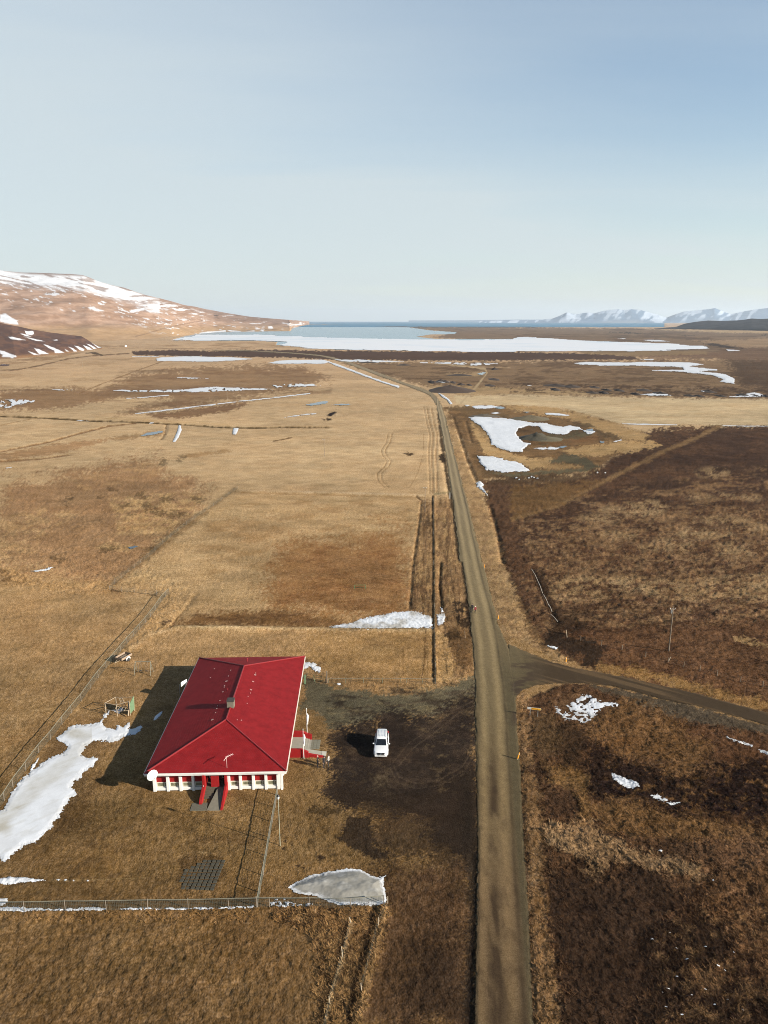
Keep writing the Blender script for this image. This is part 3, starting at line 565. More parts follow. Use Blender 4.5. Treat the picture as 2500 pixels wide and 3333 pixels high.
# roads and the house plot lie level
ROAD_L = [(1545, 3700), (1547, 3333), (1552, 3003), (1556, 2753), (1552, 2503), (1547, 2330), (1548, 2230), (1537, 2080), (1528, 1980), (1505, 1830), (1497, 1829), (1477, 1650), (1455, 1500), (1437, 1400), (1428, 1350), (1421, 1320), (1413, 1303), (1397, 1285), (1362, 1270), (1310, 1251), (1225, 1220), (1130, 1183), (1080, 1168), (1040, 1159), (980, 1153), (880, 1146), (786, 1141.5), (656, 1139.5)]
ROAD_R = [(1739, 3700), (1735, 3333), (1722, 3003), (1705, 2753), (1693, 2503), (1683, 2380), (1680, 2310), (1678, 2270), (1668, 2180), (1656, 2110), (1620, 2030), (1610, 1980), (1597, 1930), (1570, 1830), (1525, 1650), (1485, 1500), (1460, 1400), (1447, 1350), (1437, 1318), (1428, 1298), (1405, 1277), (1368, 1262), (1318, 1246), (1235, 1214), (1138, 1178), (1088, 1163.5), (1046, 1156), (984, 1150.5), (884, 1144), (786, 1140), (656, 1138.5)]
SIDE = T(6, (-30, 530), (100, 588), (250, 648), (400, 688), (560, 714), (760, 754), (960, 800), (1200, 855), (1400, 910), (1659, 977), (2000, 1070), (2000, 1160), (1659, 1062), (1400, 986), (1200, 936), (1000, 896), (800, 841), (650, 806), (450, 786), (300, 786), (150, 797), (60, 832), (10, 890), (-30, 960))
ROAD_POLY = ROAD_L + ROAD_R[::-1]
p(ROAD_POLY, '#6d6146', 4, 1, 1, 0, 0); p(SIDE, '#5a4c38', 4, 1, 1, 0, 0)
p([(470, 2600), (520, 2450), (640, 2140), (1000, 2140), (960, 2600)], None, 4, 0, 1, 0, 0)

GEV = {}
WATER = []
def water(poly): WATER.append(poly)
SEA_EDGE = [(900, 1046), (2160, 1046), (2160, 1064), (1900, 1064.5), (1660, 1062.5), (1340, 1062), (1130, 1060), (1108, 1057), (1010, 1054), (1000, 1050)]
LAG = [(600, 1095), (650, 1086), (700, 1082), (790, 1080), (945, 1078), (952, 1068), (1000, 1056), (1100, 1058.5), (1200, 1062), (1330, 1066), (1400, 1076), (1485, 1082), (1480, 1086), (1400, 1088), (1350, 1096), (1420, 1104), (1660, 1104), (2000, 1112), (2250, 1130), (2150, 1140), (1600, 1143), (1100, 1138), (900, 1122), (905, 1112), (830, 1108), (560, 1107)]
water(SEA_EDGE); water(LAG)
water([(900, 1000), (2700, 1000), (2700, 1049), (900, 1049)])

def ground_eval(x, y, want_col=True):
    """height, albedo at ground points; the traced plan above is looked up at the place each point is seen"""
    sh = x.shape; x = x.ravel().astype(float); y = y.ravel().astype(float)
    yy = np.maximum(y, 30.0); u, v = pj(x, yy, 0.0); u = np.clip(u, -2500, 5000)
    n = len(x); col = np.empty((n, 3), np.float32)
    if want_col:
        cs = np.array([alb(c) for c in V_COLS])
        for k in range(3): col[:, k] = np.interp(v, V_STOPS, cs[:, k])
    hA = np.full(n, .04, np.float32); hB = np.full(n, .035, np.float32); h = np.zeros(n)
    order = np.argsort(v, kind='stable'); vs = v[order]
    def box(poly, pad):
        P = np.asarray(poly); lo, hi = P.min(0) - pad, P.max(0) + pad
        i0, i1 = np.searchsorted(vs, lo[1]), np.searchsorted(vs, hi[1]); idx = order[i0:i1]
        uu = u[idx]; return idx[(uu >= lo[0]) & (uu <= hi[0])]
    nb = lambda idx, fu, fv, seed, o=3: fbm(u[idx] / fu, v[idx] / fv, seed, o)
    for k, op in enumerate(OPS):
        if op[0] == 'p':
            _, poly, c, soft, nz, opa, a, b = op
            i = box(poly, soft + nz)
            if not len(i): continue
            s = sdf(poly, u[i], v[i])
            if nz:
                s = s + nz * 2.4 * (nb(i, max(nz * 2.2, 4), max(nz, 2.5), 40 + k, 4) - .5)
                s = s + (soft * .7 + nz * .8) * 2.0 * (fbm(u[i] / 5.5, v[i] / 2.8, 140 + k, 3) - .5)
            w = (sstep(-soft * .5, soft * .5, s) * opa).astype(np.float32)
            if c and want_col: col[i] += (alb(c).astype(np.float32) - col[i]) * w[:, None]
            if a is not None: hA[i] += (a - hA[i]) * w
            if b is not None: hB[i] += (b - hB[i]) * w
        elif op[0] == 'm':
            if not want_col: continue
            _, poly, c, thr, fu, fv, opa, soft = op
            i = box(poly, soft)
            if not len(i): continue
            w = sstep(-soft * .5, soft * .5, sdf(poly, u[i], v[i])) * sstep(thr - .07, thr + .09, .62 * nb(i, fu, fv, 90 + k, 4) + .38 * nb(i, max(fu * .22, 5), max(fv * .22, 2.6), 190 + k, 3)) * opa
            col[i] += (alb(c).astype(np.float32) - col[i]) * w[:, None].astype(np.float32)
        else:
            _, line, c, w_px, opa, dep, wm = op
            i = box(line, w_px * 2 + 4)
            if len(i) and want_col:
                d = pdist(line, u[i], v[i]) + w_px * .9 * (nb(i, 9, 6, 300 + k, 2) - .5)
                w = (1 - sstep(w_px * .25, w_px * .75, d)) * opa
                col[i] += (alb(c).astype(np.float32) - col[i]) * w[:, None].astype(np.float32)
            if dep:
                P = np.asarray(line); vmax = P[:, 1].max(); padpx = 3 * wm * F / max(float(up(CX, max(P[:, 1].min(), 1060))[1]), 40) + 60
                i = box(line, min(padpx, 260))
                if len(i):
                    dm = pdist(wline(line), x[i], y[i]); h[i] += dep * np.exp(-(dm / (wm * .6)) ** 2)
    if want_col:
        fa = sstep(250, 900, y)
        wxx, wyy = x + 3 * fbm(x / 6, y / 6, 201, 2), y + 3 * fbm(x / 6, y / 6, 202, 2)
        q = (1 - sstep(120, 300, y)) * .34 * (fbm(wxx / 1.1, wyy / .8, 203, 3) - .5) + (1 - fa) * .42 * (fbm(wxx / 4.5, wyy / 3.2, 204, 4) - .5) + .34 * (fbm(wxx / 26, wyy / 18, 205, 4) - .5) + .26 * (fbm(x / 130, y / 70, 206, 3) - .5)
        gm = np.ones(n)
        i = box(ROAD_POLY + SIDE, 10)
        col *= (1 + 1.25 * q)[:, None].astype(np.float32)
        hu = (fbm(wxx / 14, wyy / 10, 207, 4) - .5) * 1.0 + (fbm(wxx / 3, wyy / 2.4, 208, 2) - .5) * .5 * (1 - fa)
        col *= np.stack([1 + .08 * hu, 1 - .01 * hu, 1 - .09 * hu], 1).astype(np.float32)
        lum = col @ np.array([.3, .59, .11], np.float32); col += (lum[:, None] - col) * .085; col *= 1.09
        np.clip(col, .006, .6, out=col)
    GEV['hA'] = hA
    # hummocks at sizes the land shows at each distance
    far = sstep(150, 420, y); vfar = sstep(500, 1200, y)
    wx = x + 1.6 * fbm(x / 2.2, y / 2.2, 3, 3); wy = y + 1.6 * fbm(x / 2.2, y / 2.2, 4, 3)
    near = y < 450
    hum = np.zeros(n)
    if near.any():
        q1 = worley(wx[near] / 1.15, wy[near] / 1.0, 11); q2 = worley(wx[near] / 2.6, wy[near] / 2.2, 12)
        hum[near] = ((1 - np.clip(q1, 0, 1) ** 2) * .34 + (1 - np.clip(q2, 0, 1) ** 2) * .42 - .45 + 1.0 * (fbm(wx[near] / 1.3, wy[near] / .95, 13, 4, .6) - .5)) * (1 - .65 * far[near])
    fr = y > 140
    if fr.any():
        hum[fr] += far[fr] * 1.6 * (fbm(x[fr] / 7, y[fr] / 9, 14, 3) - .5) * (1 - .5 * vfar[fr])
    h += hA * hum * 1.55
    nr = y < 220
    if nr.any():
        rip = fbm((x[nr] * .8 + y[nr] * .35) / .34, (y[nr] * .8 - x[nr] * .3) / .5, 21, 3) - .5
        h[nr] += hB[nr] * 4.0 * rip
        h[nr] += .10 * (fbm(x[nr] / 9, y[nr] / 9, 22, 3) - .5) * np.clip(hB[nr] * 30, 0, 1)
    # wet blades: hollows between hummocks hold darker, wetter thatch
    # road bed
    i = box(ROAD_POLY + SIDE, 26)
    if len(i):
        s = np.maximum(sdf(ROAD_POLY, u[i], v[i]), sdf(SIDE, u[i], v[i])); w = sstep(-22, 2.0, s); h[i] = h[i] * (1 - w) - .07 * w
    for poly in WATER:
        i = box(poly, 12)
        if len(i): h[i] -= 4.0 * sstep(-.6, .6, sdf(poly, u[i], v[i]) + .8 * (fbm(u[i] / 14, v[i] / 1.5, 77, 3) - .5))
    # the gravel heaps and pit floor
    return h.reshape(sh), (col.reshape(sh + (3,)) if want_col else None)

us = np.concatenate([-np.geomspace(120000, 460, 26), np.arange(-420, 2920.1, 3.35), np.geomspace(2960, 122000, 26)])
vs_rows = np.concatenate([np.arange(1046.6, 1200, 1.3), np.arange(1200, 1500, 2.2), np.arange(1500, 3500, 3.3)])
ys = np.concatenate([up(CX, vs_rows)[1], np.array([41, 36, 28, 15, -5, -40, -120, -400, -1500, -6000, -20000])])
sc = np.maximum(ys, 42) / F; sc = np.where(ys > 42, (ys * math.cos(PT) + H * math.sin(PT)) / F, (42 * math.cos(PT) + H * math.sin(PT)) / F)
GX = np.clip((us[None, :] - CX) * sc[:, None], -44000, 44000); GY = np.repeat(ys[:, None], len(us), 1)
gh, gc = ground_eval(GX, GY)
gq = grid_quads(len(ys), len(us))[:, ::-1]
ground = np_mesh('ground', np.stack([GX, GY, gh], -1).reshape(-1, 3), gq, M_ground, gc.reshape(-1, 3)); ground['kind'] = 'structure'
del GX, GY, gh, gc

def clip_patch(name, polys, du, dv, mat_, amp=6, lam=(16, 9), seed=1, hmax=.12, rise=.5, z0=.02, flat=None, colfn=None, holes=0.0, dome=0.0, ondem=True):
    """a sheet with its own ragged outline and thickness lying on the land"""
    if isinstance(polys[0][0], (int, float)): polys = [polys]
    A = np.concatenate([np.asarray(q, float) for q in polys]); lo = A.min(0) - amp - 3; hi = A.max(0) + amp + 3
    uu, vv = np.meshgrid(np.arange(lo[0], hi[0] + du, du), np.arange(lo[1], hi[1] + dv, dv))
    s = np.full(uu.shape, -1e9)
    for q in polys: s = np.maximum(s, sdf(q, uu, vv))
    nz = fbm(uu / lam[0], vv / lam[1], seed, 4, .6) - .5
    s0 = s + amp * .8 * nz
    s = s + amp * 2.4 * nz + amp * (1.9 if dv > .95 else .9) * (fbm(uu / (lam[0] * .3), vv / (lam[1] * .36), seed + 20, 3, .6) - .5)
    if holes: s = np.minimum(s, 40 * (holes + (fbm(uu / 11, vv / 6, seed + 50, 3) - .5)))
    x, y = up(uu, vv); mpp = np.hypot(x, y) / F
    hh = ground_eval(x, y, False)[0] if flat is None else np.full(x.shape, flat)
    t = np.minimum(np.clip(s * mpp * rise, -.03, hmax), np.clip(s0 * mpp * rise * .5 + .03, .0, hmax)) + dome * sstep(0, 42, s0) * (.7 + .6 * fbm(uu / 40, vv / 22, seed + 9, 3))
    z = hh + z0 + t
    ins = s > -.35 * min(du, dv)
    cell = ins[:-1, :-1] & ins[1:, :-1] & ins[:-1, 1:] & ins[1:, 1:]
    nr, nc = uu.shape; q = grid_quads(nr, nc)[cell.ravel()][:, ::-1]
    used = np.unique(q); rm = np.full(nr * nc, -1); rm[used] = np.arange(len(used)); q = rm[q]
    P = np.stack([x, y, z], -1).reshape(-1, 3)[used]
    col = colfn(uu, vv, s, x, y).reshape(-1, 3)[used]
    c0 = np.array([P[:, 0].mean(), P[:, 1].mean(), 0.0])
    o = np_mesh(name, P - c0, q, mat_, col); o.location = c0
    return o

# ------------------------------------------------------------------ roads
c_pale, c_mid, c_dk, c_brn = alb('#8c8160'), alb('#746847'), alb('#4c4130'), alb('#453522')
MAINW = wline([((a[0] + b[0]) / 2, (a[1] + b[1]) / 2) for a, b in zip([(1650, 3333), (1637, 3003), (1630, 2753), (1622, 2503), (1612, 2330), (1605, 2230), (1590, 2080), (1567, 1980), (1535, 1830), (1501, 1650), (1470, 1500), (1448, 1400), (1437, 1350), (1429, 1320)], [(1650, 3333), (1637, 3003), (1630, 2753), (1622, 2503), (1612, 2330), (1605, 2230), (1590, 2080), (1567, 1980), (1535, 1830), (1501, 1650), (1470, 1500), (1448, 1400), (1437, 1350), (1429, 1320)])])
def road_col(uu, vv, s, x, y):
    base = np.empty(uu.shape + (3,)); st = [1100, 1400, 1800, 2050, 2300, 2600, 2900, 3333, 3700]
    cs = np.array([alb(c) for c in ('#9a8e6e', '#8b8060', '#857a58', '#7f7351', '#776b4a', '#716343', '#6a5a3d', '#635439', '#605036')])
    for k in range(3): base[..., k] = np.interp(vv, st, cs[:, k])
    # lateral position from the line of the carriageway
    cu = np.interp(vv, [1320, 1350, 1400, 1500, 1650, 1830, 1980, 2080, 2230, 2330, 2503, 2753, 3003, 3333, 3700], [1429, 1437, 1447, 1468, 1498, 1530, 1562, 1581, 1595, 1599, 1602, 1606, 1610, 1616, 1620])
    lat = (uu - cu) * y / F * 1.02
    wob = .25 * (fbm(y / 14, x * 0, 5, 3) - .5)
    trackness = np.exp(-((lat + .95 + wob) / .42) ** 2) + 1.1 * np.exp(-((lat - 1.05 + wob) / .50) ** 2) - .8 * np.exp(-((lat - 1.9 + wob) / .22) ** 2) - .5 * np.exp(-((lat + 1.75) / .25) ** 2)
    mm = fbm(x / .5, y / 9, 31, 3)
    base *= (.86 + .44 * trackness - .34 * (mm - .5) + .16 * (fbm(x / 3, y / 30, 34, 3) - .5))[..., None]
    base *= np.array([1.15, 1.04, 1.08])
    nearw = sstep(2250, 2700, vv)
    damp = (np.exp(-((lat - .05 + wob) / .55) ** 2) * sstep(.34, .60, fbm(x / 1.0, y / 6, 33, 4)) * 1.1 + .35 * sstep(.5, .7, fbm(x / .8, y / 2.2, 35, 3))) * nearw
    base += (c_brn - base) * np.clip(damp, 0, 1)[..., None]
    ed = sstep(1.9, 2.4, lat) * sstep(1900, 2300, vv)
    base += (alb('#514832') - base) * (ed * .75)[..., None]
    # side road: dark and damp
    sd = sstep(1668, 1800, uu) * sstep(2040, 2090, vv) * (1 - sstep(2420, 2480, vv))
    dist = (uu - 1670) * .5
    stripe = fbm((vv - .27 * (uu - 1900)) / 6.5, uu / 260, 36, 3)
    dcol = alb('#42321f') + (alb('#624d34') - alb('#42321f')) * sstep(.45, .7, stripe)[..., None]
    base += (dcol - base) * (sd * .9)[..., None]
    j = sstep(1650, 1680, uu) * (1 - sstep(1700, 1800, uu)) * sstep(2120, 2180, vv) * (1 - sstep(2330, 2400, vv)) * sstep(.46, .6, fbm(uu / 60, vv / 10, 38, 3))
    base += (alb('#453629') - base) * (j * .8)[..., None]
    return base
main_road = clip_patch('gravel_road', [[q for q in ROAD_POLY if q[1] > 1260] ], 1.6, 1.8, M_road, amp=3.6, lam=(12, 18), seed=4, hmax=.05, rise=.25, z0=0, flat=-.02, colfn=road_col)
main_road['kind'] = 'structure'
far_road = clip_patch('gravel_road', [[q for q in ROAD_L if q[1] <= 1290] + [q for q in ROAD_R if q[1] <= 1282][::-1]], 1.6, .5, M_road, amp=.4, lam=(30, 6), seed=5, hmax=.05, rise=.25, z0=.10, flat=0.0, colfn=road_col)
far_road['kind'] = 'structure'
side_road = clip_patch('side_road', [SIDE], 2.0, 1.4, M_road, amp=2.5, lam=(22, 9), seed=6, hmax=.045, rise=.25, z0=-.008, flat=-.02, colfn=road_col)
side_road['kind'] = 'structure'
#@@OBJECTS@@
# ------------------------------------------------------------------ sea, lagoon, ponds
M_sea = water_mat('sea_water', (.04, .13, .20), .55, .02, .6)
M_sea.node_tree.nodes['Principled BSDF'].inputs['Specular IOR Level'].default_value = .22
M_lag = water_mat('lagoon_water', (.07, .15, .19), .18, .05, .25)
M_pond = water_mat('pond_water', (.03, .05, .07), .05, 1.5, .08)
b = MB(); b.add([(-42000, 3300, -.5), (44000, 3300, -.5), (44000, 44000, -.5), (-42000, 44000, -.5)], [(0, 1, 2, 3)])
tag(b.build('sea', M_sea), kind='structure')
lx0, ly0 = up(480, 1150); 
b = MB(); b.add([(-1300, 1150, -.3), (2600, 1150, -.3), (2600, 6800, -.3), (-1300, 6800, -.3)], [(0, 1, 2, 3)])
tag(b.build('lagoon', M_lag), kind='structure')
def sheet(name, poly, m, z=.03, label=None, cat=None, seed=3, amp=2.0, du=2.0, dv=1.0, kind='structure'):
    o = clip_patch(name, poly, du, dv, m, amp=amp, lam=(18, 5), seed=seed, hmax=0, rise=0, z0=z, flat=0.0, colfn=lambda uu, vv, s, x, y: np.zeros(uu.shape + (3,)))
    return tag(o, label, cat, kind=kind)
for k, (poly, z) in enumerate(((T(1, (915, 838), (960, 818), (1060, 806), (1070, 815), (1000, 832), (930, 842)), .10), (T(2, (310, 640), (380, 626), (440, 614), (480, 614), (470, 628), (390, 641)), .18), (T(2, (500, 636), (570, 630), (640, 634), (560, 642)), .18),
        (T(1, (0, 374), (60, 373), (90, 380), (20, 386), (0, 385)), .3), (T(2, (1440, 436), (1480, 424), (1505, 428), (1480, 444)), .3), (T(2, (1555, 655), (1600, 648), (1640, 657), (1600, 666)), .14),
        (T(3, (280, 915), (330, 903), (357, 908), (320, 922)), .12), (T(3, (470, 800), (520, 790), (528, 812), (500, 824)), .1), (T(3, (560, 872), (600, 876), (590, 886), (570, 884)), .1), (T(1, (830, 1568), (880, 1556), (905, 1562), (850, 1580)), .1), (T(3, (60, 684), (110, 684), (90, 692)), .15))):
    sheet('pond', poly, M_pond, z + .12, seed=30 + k, amp=1.6)

# ------------------------------------------------------------------ snow and ice
SNOW = np.array([.50, .51, .52])
def snow_col(dirt=.12, spots=.0, grey='#a39c90'):
    gcol = alb(grey, 1.35)
    def f(uu, vv, s, x, y):
        n1 = sstep(.45, .75, fbm(x / 3.0, y / 3.0, 61, 4)) * dirt * 3
        edge = (1 - sstep(0, 12, s)) * .30 * fbm(x / .7, y / .7, 64, 3)
        w = np.clip(n1 + edge + spots * sstep(.55, .7, fbm(x / .8, y / .8, 62, 3)), 0, .85)
        return SNOW + (gcol - SNOW) * w[..., None]
    return f
def snow(poly, label, du=1.5, dv=1.2, amp=5, lam=(16, 8), seed=1, hmax=.08, dirt=.10, z0=.03, holes=0.0, dome=0.0, group='patches of old snow', name='snow_patch', flat=None, grey='#a39c90', spots=0.0, rise=.5):
    o = clip_patch(name, poly, du, dv, M_snow, amp, lam, seed, hmax, rise, z0, flat, snow_col(dirt, spots, grey), holes, dome)
    return tag(o, label, 'snow patch' if name == 'snow_patch' else 'ice', group)
big = T(4, (704, 972), (685, 985), (640, 1040), (600, 1052), (520, 1060), (480, 1057), (425, 1085), (385, 1130), (355, 1160), (415, 1175), (440, 1205), (410, 1240), (365, 1250), (300, 1290), (255, 1322), (200, 1365), (150, 1400), (110, 1450), (70, 1510), (45, 1560), (20, 1600), (-60, 1650), (-160, 1760), (-160, 1900), (0, 1920), (10, 1950), (40, 1948), (100, 1895), (180, 1832), (245, 1812), (330, 1732), (355, 1697), (400, 1646), (430, 1590), (440, 1560), (488, 1515), (490, 1480), (462, 1466), (500, 1425), (560, 1361), (612, 1330), (640, 1292), (640, 1270), (600, 1263), (560, 1270), (535, 1258), (530, 1235), (560, 1200), (610, 1175), (680, 1165), (740, 1178), (790, 1150), (900, 1110), (925, 1075), (925, 1050), (875, 1080), (840, 1090), (845, 1043), (800, 1076), (772, 1050), (745, 1078), (692, 1084), (672, 1055), (692, 1020), (708, 985))
def big_col(uu, vv, s, x, y):
    c = snow_col(.05)(uu, vv, s, x, y)
    m = 1 - sstep(0, 1, np.hypot((uu - 248) / 55, (vv - 2392) / 26))
    m2 = (1 - sstep(14, 46, np.abs((vv - 2540) + (uu - 150) * .9))) * .5 * (uu < 300)
    m3 = (1 - sstep(0, 1, np.hypot((uu - 15) / 40, (vv - 2700) / 34))) * .9
    w = np.clip(m * 1.2 + m2 * 1.2 + m3 + .25 * sstep(.5, .7, fbm((x + y) / 2.2, (y - x) / .7, 67, 4)), 0, 1) * (.35 + .75 * fbm(x / 1.4, y / 1.4, 66, 4)) * .85
    return c + (alb('#a29a86', 1.3) - c) * w[..., None]
o = clip_patch('snow_patch', big, 1.6, 1.4, M_snow, 7, (22, 12), 2, .10, .25, .03, None, big_col)
tag(o, 'big snow field between the left wire fence and the red-roofed house', 'snow patch', 'patches of old snow')
snow(T(4, (725, 968), (760, 955), (800, 948), (806, 962), (775, 986), (750, 980)), 'small snow patch under the climbing frame ladder', seed=3, amp=3)
snow(T(4, (1000, 1032), (1012, 1000), (1035, 980), (1057, 968), (1048, 998), (1025, 1022)), 'small narrow snow patch lying in the shadow of the house', seed=4, amp=3)
snow(T(4, (188, 1366), (212, 1320), (252, 1273), (240, 1310), (208, 1358)), 'thin snow strip along the left wire fence beside the big snow field', seed=5, amp=3)
snow(T(7, (-80, 718), (0, 712), (80, 707), (180, 708), (260, 718), (325, 730), (150, 745), (0, 753), (-80, 756)), 'white snow strip on the front lawn at the left edge', seed=6, amp=4)
for q, sc_ in (((380, 723), 12), ((425, 722), 15), ((480, 727), 7), ((572, 728), 9)): 
    snow(T(7, (q[0] - sc_, q[1]), (q[0], q[1] - 6), (q[0] + sc_, q[1]), (q[0], q[1] + 7)), 'tiny snow remnant in the row beyond the end of the lawn snow strip', seed=int(q[0]), amp=1.5, du=1, dv=1, group='tiny snow remnants on the front lawn')
snow(T(7, (-60, 905), (0, 903), (110, 898), (180, 908), (250, 905), (300, 915), (450, 910), (600, 898), (700, 910), (680, 920), (400, 926), (150, 930), (-60, 932)), 'long snow strip at the foot of the front wire fence', seed=7, amp=4, hmax=.2)
snow(T(7, (780, 912), (900, 905), (1020, 908), (1230, 906), (1300, 902), (1420, 906), (1480, 898), (1659, 893), (1659, 904), (1420, 914), (1100, 918), (800, 919)) , 'thin broken snow strip under the right half of the front fence', seed=8, amp=4)
snow(T(7, (-60, 850), (0, 846), (52, 848), (44, 870), (20, 895), (-60, 892)), 'snow patch just inside the front fence at the left edge', seed=9, amp=5)
def mound_col(uu, vv, s, x, y):
    c = snow_col(.12, .3)(uu, vv, s, x, y)
    inn = sstep(5, 14, s + 6 * (fbm(uu / 30, vv / 14, 71, 3) - .5)) * (.6 + .5 * fbm(x / .9, y / .6, 72, 4))
    ring = np.exp(-((s - 9 - 5 * (fbm(uu / 34, vv / 16, 71, 3) - .5)) / 1.6) ** 2) * .5
    c = c + (alb('#8f8a7e', 1.5) - c) * np.clip(inn * 1.1, 0, .95)[..., None]
    return c + (alb('#6f675a', 1.5) - c) * ring[..., None]
o = clip_patch('snow_patch', T(8, (218, 775), (262, 738), (380, 690), (470, 673), (600, 654), (690, 660), (770, 700), (812, 706), (856, 694), (835, 740), (846, 790), (860, 850), (850, 886), (700, 892), (560, 890), (480, 868), (410, 836), (300, 820), (250, 800)), 1.5, 1.3, M_snow, 4, (18, 9), 12, .03, .2, .05, None, mound_col, 0, .40)
tag(o, 'large dirty grey snow heap behind the right end of the front fence', 'snow patch', 'patches of old snow')
snow(T(8, (96, 850), (150, 840), (195, 838), (215, 868), (290, 880), (380, 884), (380, 899), (96, 899)), 'lacy thin snow by the front fence between yard fence and grey heap', seed=13, amp=4, holes=.02, dirt=.02)
snow(T(5, (318, 650), (380, 655), (405, 672), (432, 686), (425, 715), (392, 712), (362, 684), (318, 690)), 'ragged white snow patch behind the far right corner of the house', seed=14, amp=5)
snow(T(5, (530, 790), (548, 785), (562, 793), (545, 801)), 'tiny snow lump at the foot of the green rail fence', seed=15, amp=1.5, du=1, dv=1)
snow(T(5, (478, 430), (520, 415), (620, 394), (720, 368), (850, 336), (940, 322), (1010, 318), (1080, 330), (1125, 342), (1157, 368), (1156, 430), (900, 438), (700, 440), (560, 437)), 'long wedge of grey snow along the grass bank behind the house', seed=16, amp=5, dirt=.30, dome=.08)
snow(T(5, (1182, 346), (1205, 338), (1236, 338), (1240, 370), (1228, 414), (1188, 416)), 'small grey snow patch between the field fence and the road', seed=17, amp=4, dirt=.25)
snow(T(5, (1206, 292), (1222, 288), (1227, 325), (1212, 330)), 'tiny snow spot just above the grey patch by the field fence', seed=18, amp=2, dirt=.2)
snow(T(6, (272, 938), (300, 948), (330, 992), (352, 962), (345, 935), (372, 906), (430, 890), (440, 868), (472, 858), (522, 880), (548, 904), (600, 914), (685, 922), (690, 940), (610, 938), (575, 955), (560, 980), (535, 1012), (465, 1047), (420, 1030), (330, 1022), (290, 990)), 'half-melted snow patch beside the yellow road sign', seed=18, amp=6, holes=.12, dirt=.12, hmax=.05, rise=.15, group='snow patches right of the road')
snow(T(6, (634, 1374), (680, 1386), (740, 1410), (800, 1434), (826, 1470), (770, 1474), (700, 1456), (652, 1412)), 'bright white snow patch alone in the dark bog', seed=19, amp=5, rise=.15, group='snow patches right of the road')
snow(T(6, (886, 1525), (930, 1503), (990, 1540), (1032, 1562), (1110, 1568), (1030, 1588), (970, 1560)), 'ragged snow patch in the dark bog right of the bright one', seed=20, amp=5, holes=.12, rise=.15, group='snow patches right of the road')
snow(T(6, (1376, 1136), (1440, 1154), (1562, 1194), (1556, 1206), (1450, 1174), (1390, 1150)), 'narrow snow sliver below the side road bank', seed=21, amp=3, rise=.15, group='snow patches right of the road')
snow(T(6, (1588, 1214), (1659, 1232), (1740, 1262), (1740, 1290), (1620, 1246)), 'snow sliver below the side road at the right edge', seed=22, amp=4, rise=.15, group='snow patches right of the road')
snow(T(6, (226, 545), (292, 557), (278, 571), (236, 554)), 'little snow streak in the ditch above the road junction', seed=23, amp=3, du=1.2, dv=1, rise=.15, group='snow patches right of the road')
for k, (cx, cy) in enumerate(((1435, 1200), (1130, 1248), (1065, 1365), (970, 1462), (1010, 1450), (1250, 1172), (1380, 1322), (1335, 1302), (995, 1562), (1395, 1505), (1310, 1548), (1100, 1615), (1065, 1180), (1300, 738), (960, 540), (1020, 1080), (905, 1130), (1250, 1450), (1495, 1585), (1160, 1490))):
    w_ = 9 + 7 * ((k * 37) % 10) / 10; t_ = 3 + (k % 3)
    snow(T(9, (cx - w_, cy - 2), (cx, cy - t_), (cx + w_ * .9, cy + 2), (cx + w_ * .3, cy + t_)), 'tiny snow fleck between the hummocks of the lower right bog', seed=100 + k, amp=1.0, du=1, dv=.9, z0=.16, group='tiny snow flecks in the lower right bog')
GP = 'snow in the old gravel pit'
snow([(1517, 1357), (1545, 1355.5), (1572, 1356), (1610, 1360), (1670, 1365), (1705, 1370), (1770, 1379), (1830, 1390), (1850, 1385), (1880, 1390), (1905, 1400), (1935, 1406), (1930, 1411), (1912, 1412), (1888, 1401), (1850, 1404), (1858, 1408), (1835, 1415), (1790, 1413), (1762, 1401), (1752, 1389), (1715, 1386), (1690, 1396), (1680, 1412), (1702, 1440), (1733, 1442), (1718, 1452), (1702, 1464), (1702, 1472), (1660, 1472), (1620, 1456), (1600, 1446), (1592, 1420), (1572, 1396), (1552, 1380), (1535, 1367)], 'large white snow field covering the gravel pit floor', 1.6, .9, 4, (24, 8), 24, .2, .03, .10, group=GP)
snow([(1552, 1485), (1580, 1484), (1625, 1490), (1672, 1502), (1700, 1512), (1722, 1531), (1700, 1538), (1640, 1539), (1582, 1531), (1563, 1510)], 'smaller oval snow field just below the large one in the gravel pit', 1.6, .9, 5, (24, 8), 25, .2, .04, .10, group=GP)
snow([(1549, 1572), (1562, 1565), (1577, 1577), (1568, 1586), (1580, 1600), (1586, 1612), (1570, 1598), (1552, 1585)], 'little snow lump in the ditch between road and moor', 1.2, 1, 3, (14, 8), 26, .2, .1, .08, group=GP)
snow([(1536, 1322), (1570, 1320), (1605, 1321), (1638, 1324), (1600, 1329), (1545, 1331)], 'flat snow strip beside the puddle at the pit entrance', 1.4, .6, 1.5, (20, 5), 27, .15, .03, .1, group=GP)
snow([(1512, 1319), (1522, 1317.5), (1531, 1320), (1520, 1324)], 'snow speck at the corner of the pit track and road', 1, .6, 1, (20, 5), 28, .15, .03, .1, group=GP)
snow([(1772, 1345), (1800, 1344), (1830, 1347), (1860, 1352), (1840, 1355), (1778, 1350)], 'lens of snow on the far tan mound of the gravel pit', 1.4, .6, 1.5, (20, 5), 29, .15, .03, .14, group=GP)
snow([(1598, 1345), (1612, 1342), (1630, 1345), (1612, 1348.5)], 'small oval snow spot at the near lip of the pit mounds', 1.2, .6, 1, (20, 5), 30, .15, .03, .1, group=GP)
snow([(1736, 1460), (1790, 1456), (1830, 1456), (1812, 1463), (1760, 1464)], 'snow rim along the pit puddle in front of the heaps', 1.4, .7, 2.5, (16, 5), 31, .12, .03, .1, holes=.2, group=GP)
snow([(1996, 1437), (2022, 1431), (2025, 1434), (2004, 1439)], 'snow dash at the right end of the pit track', 1.2, .6, 1, (16, 5), 32, .12, .03, .1, group=GP)
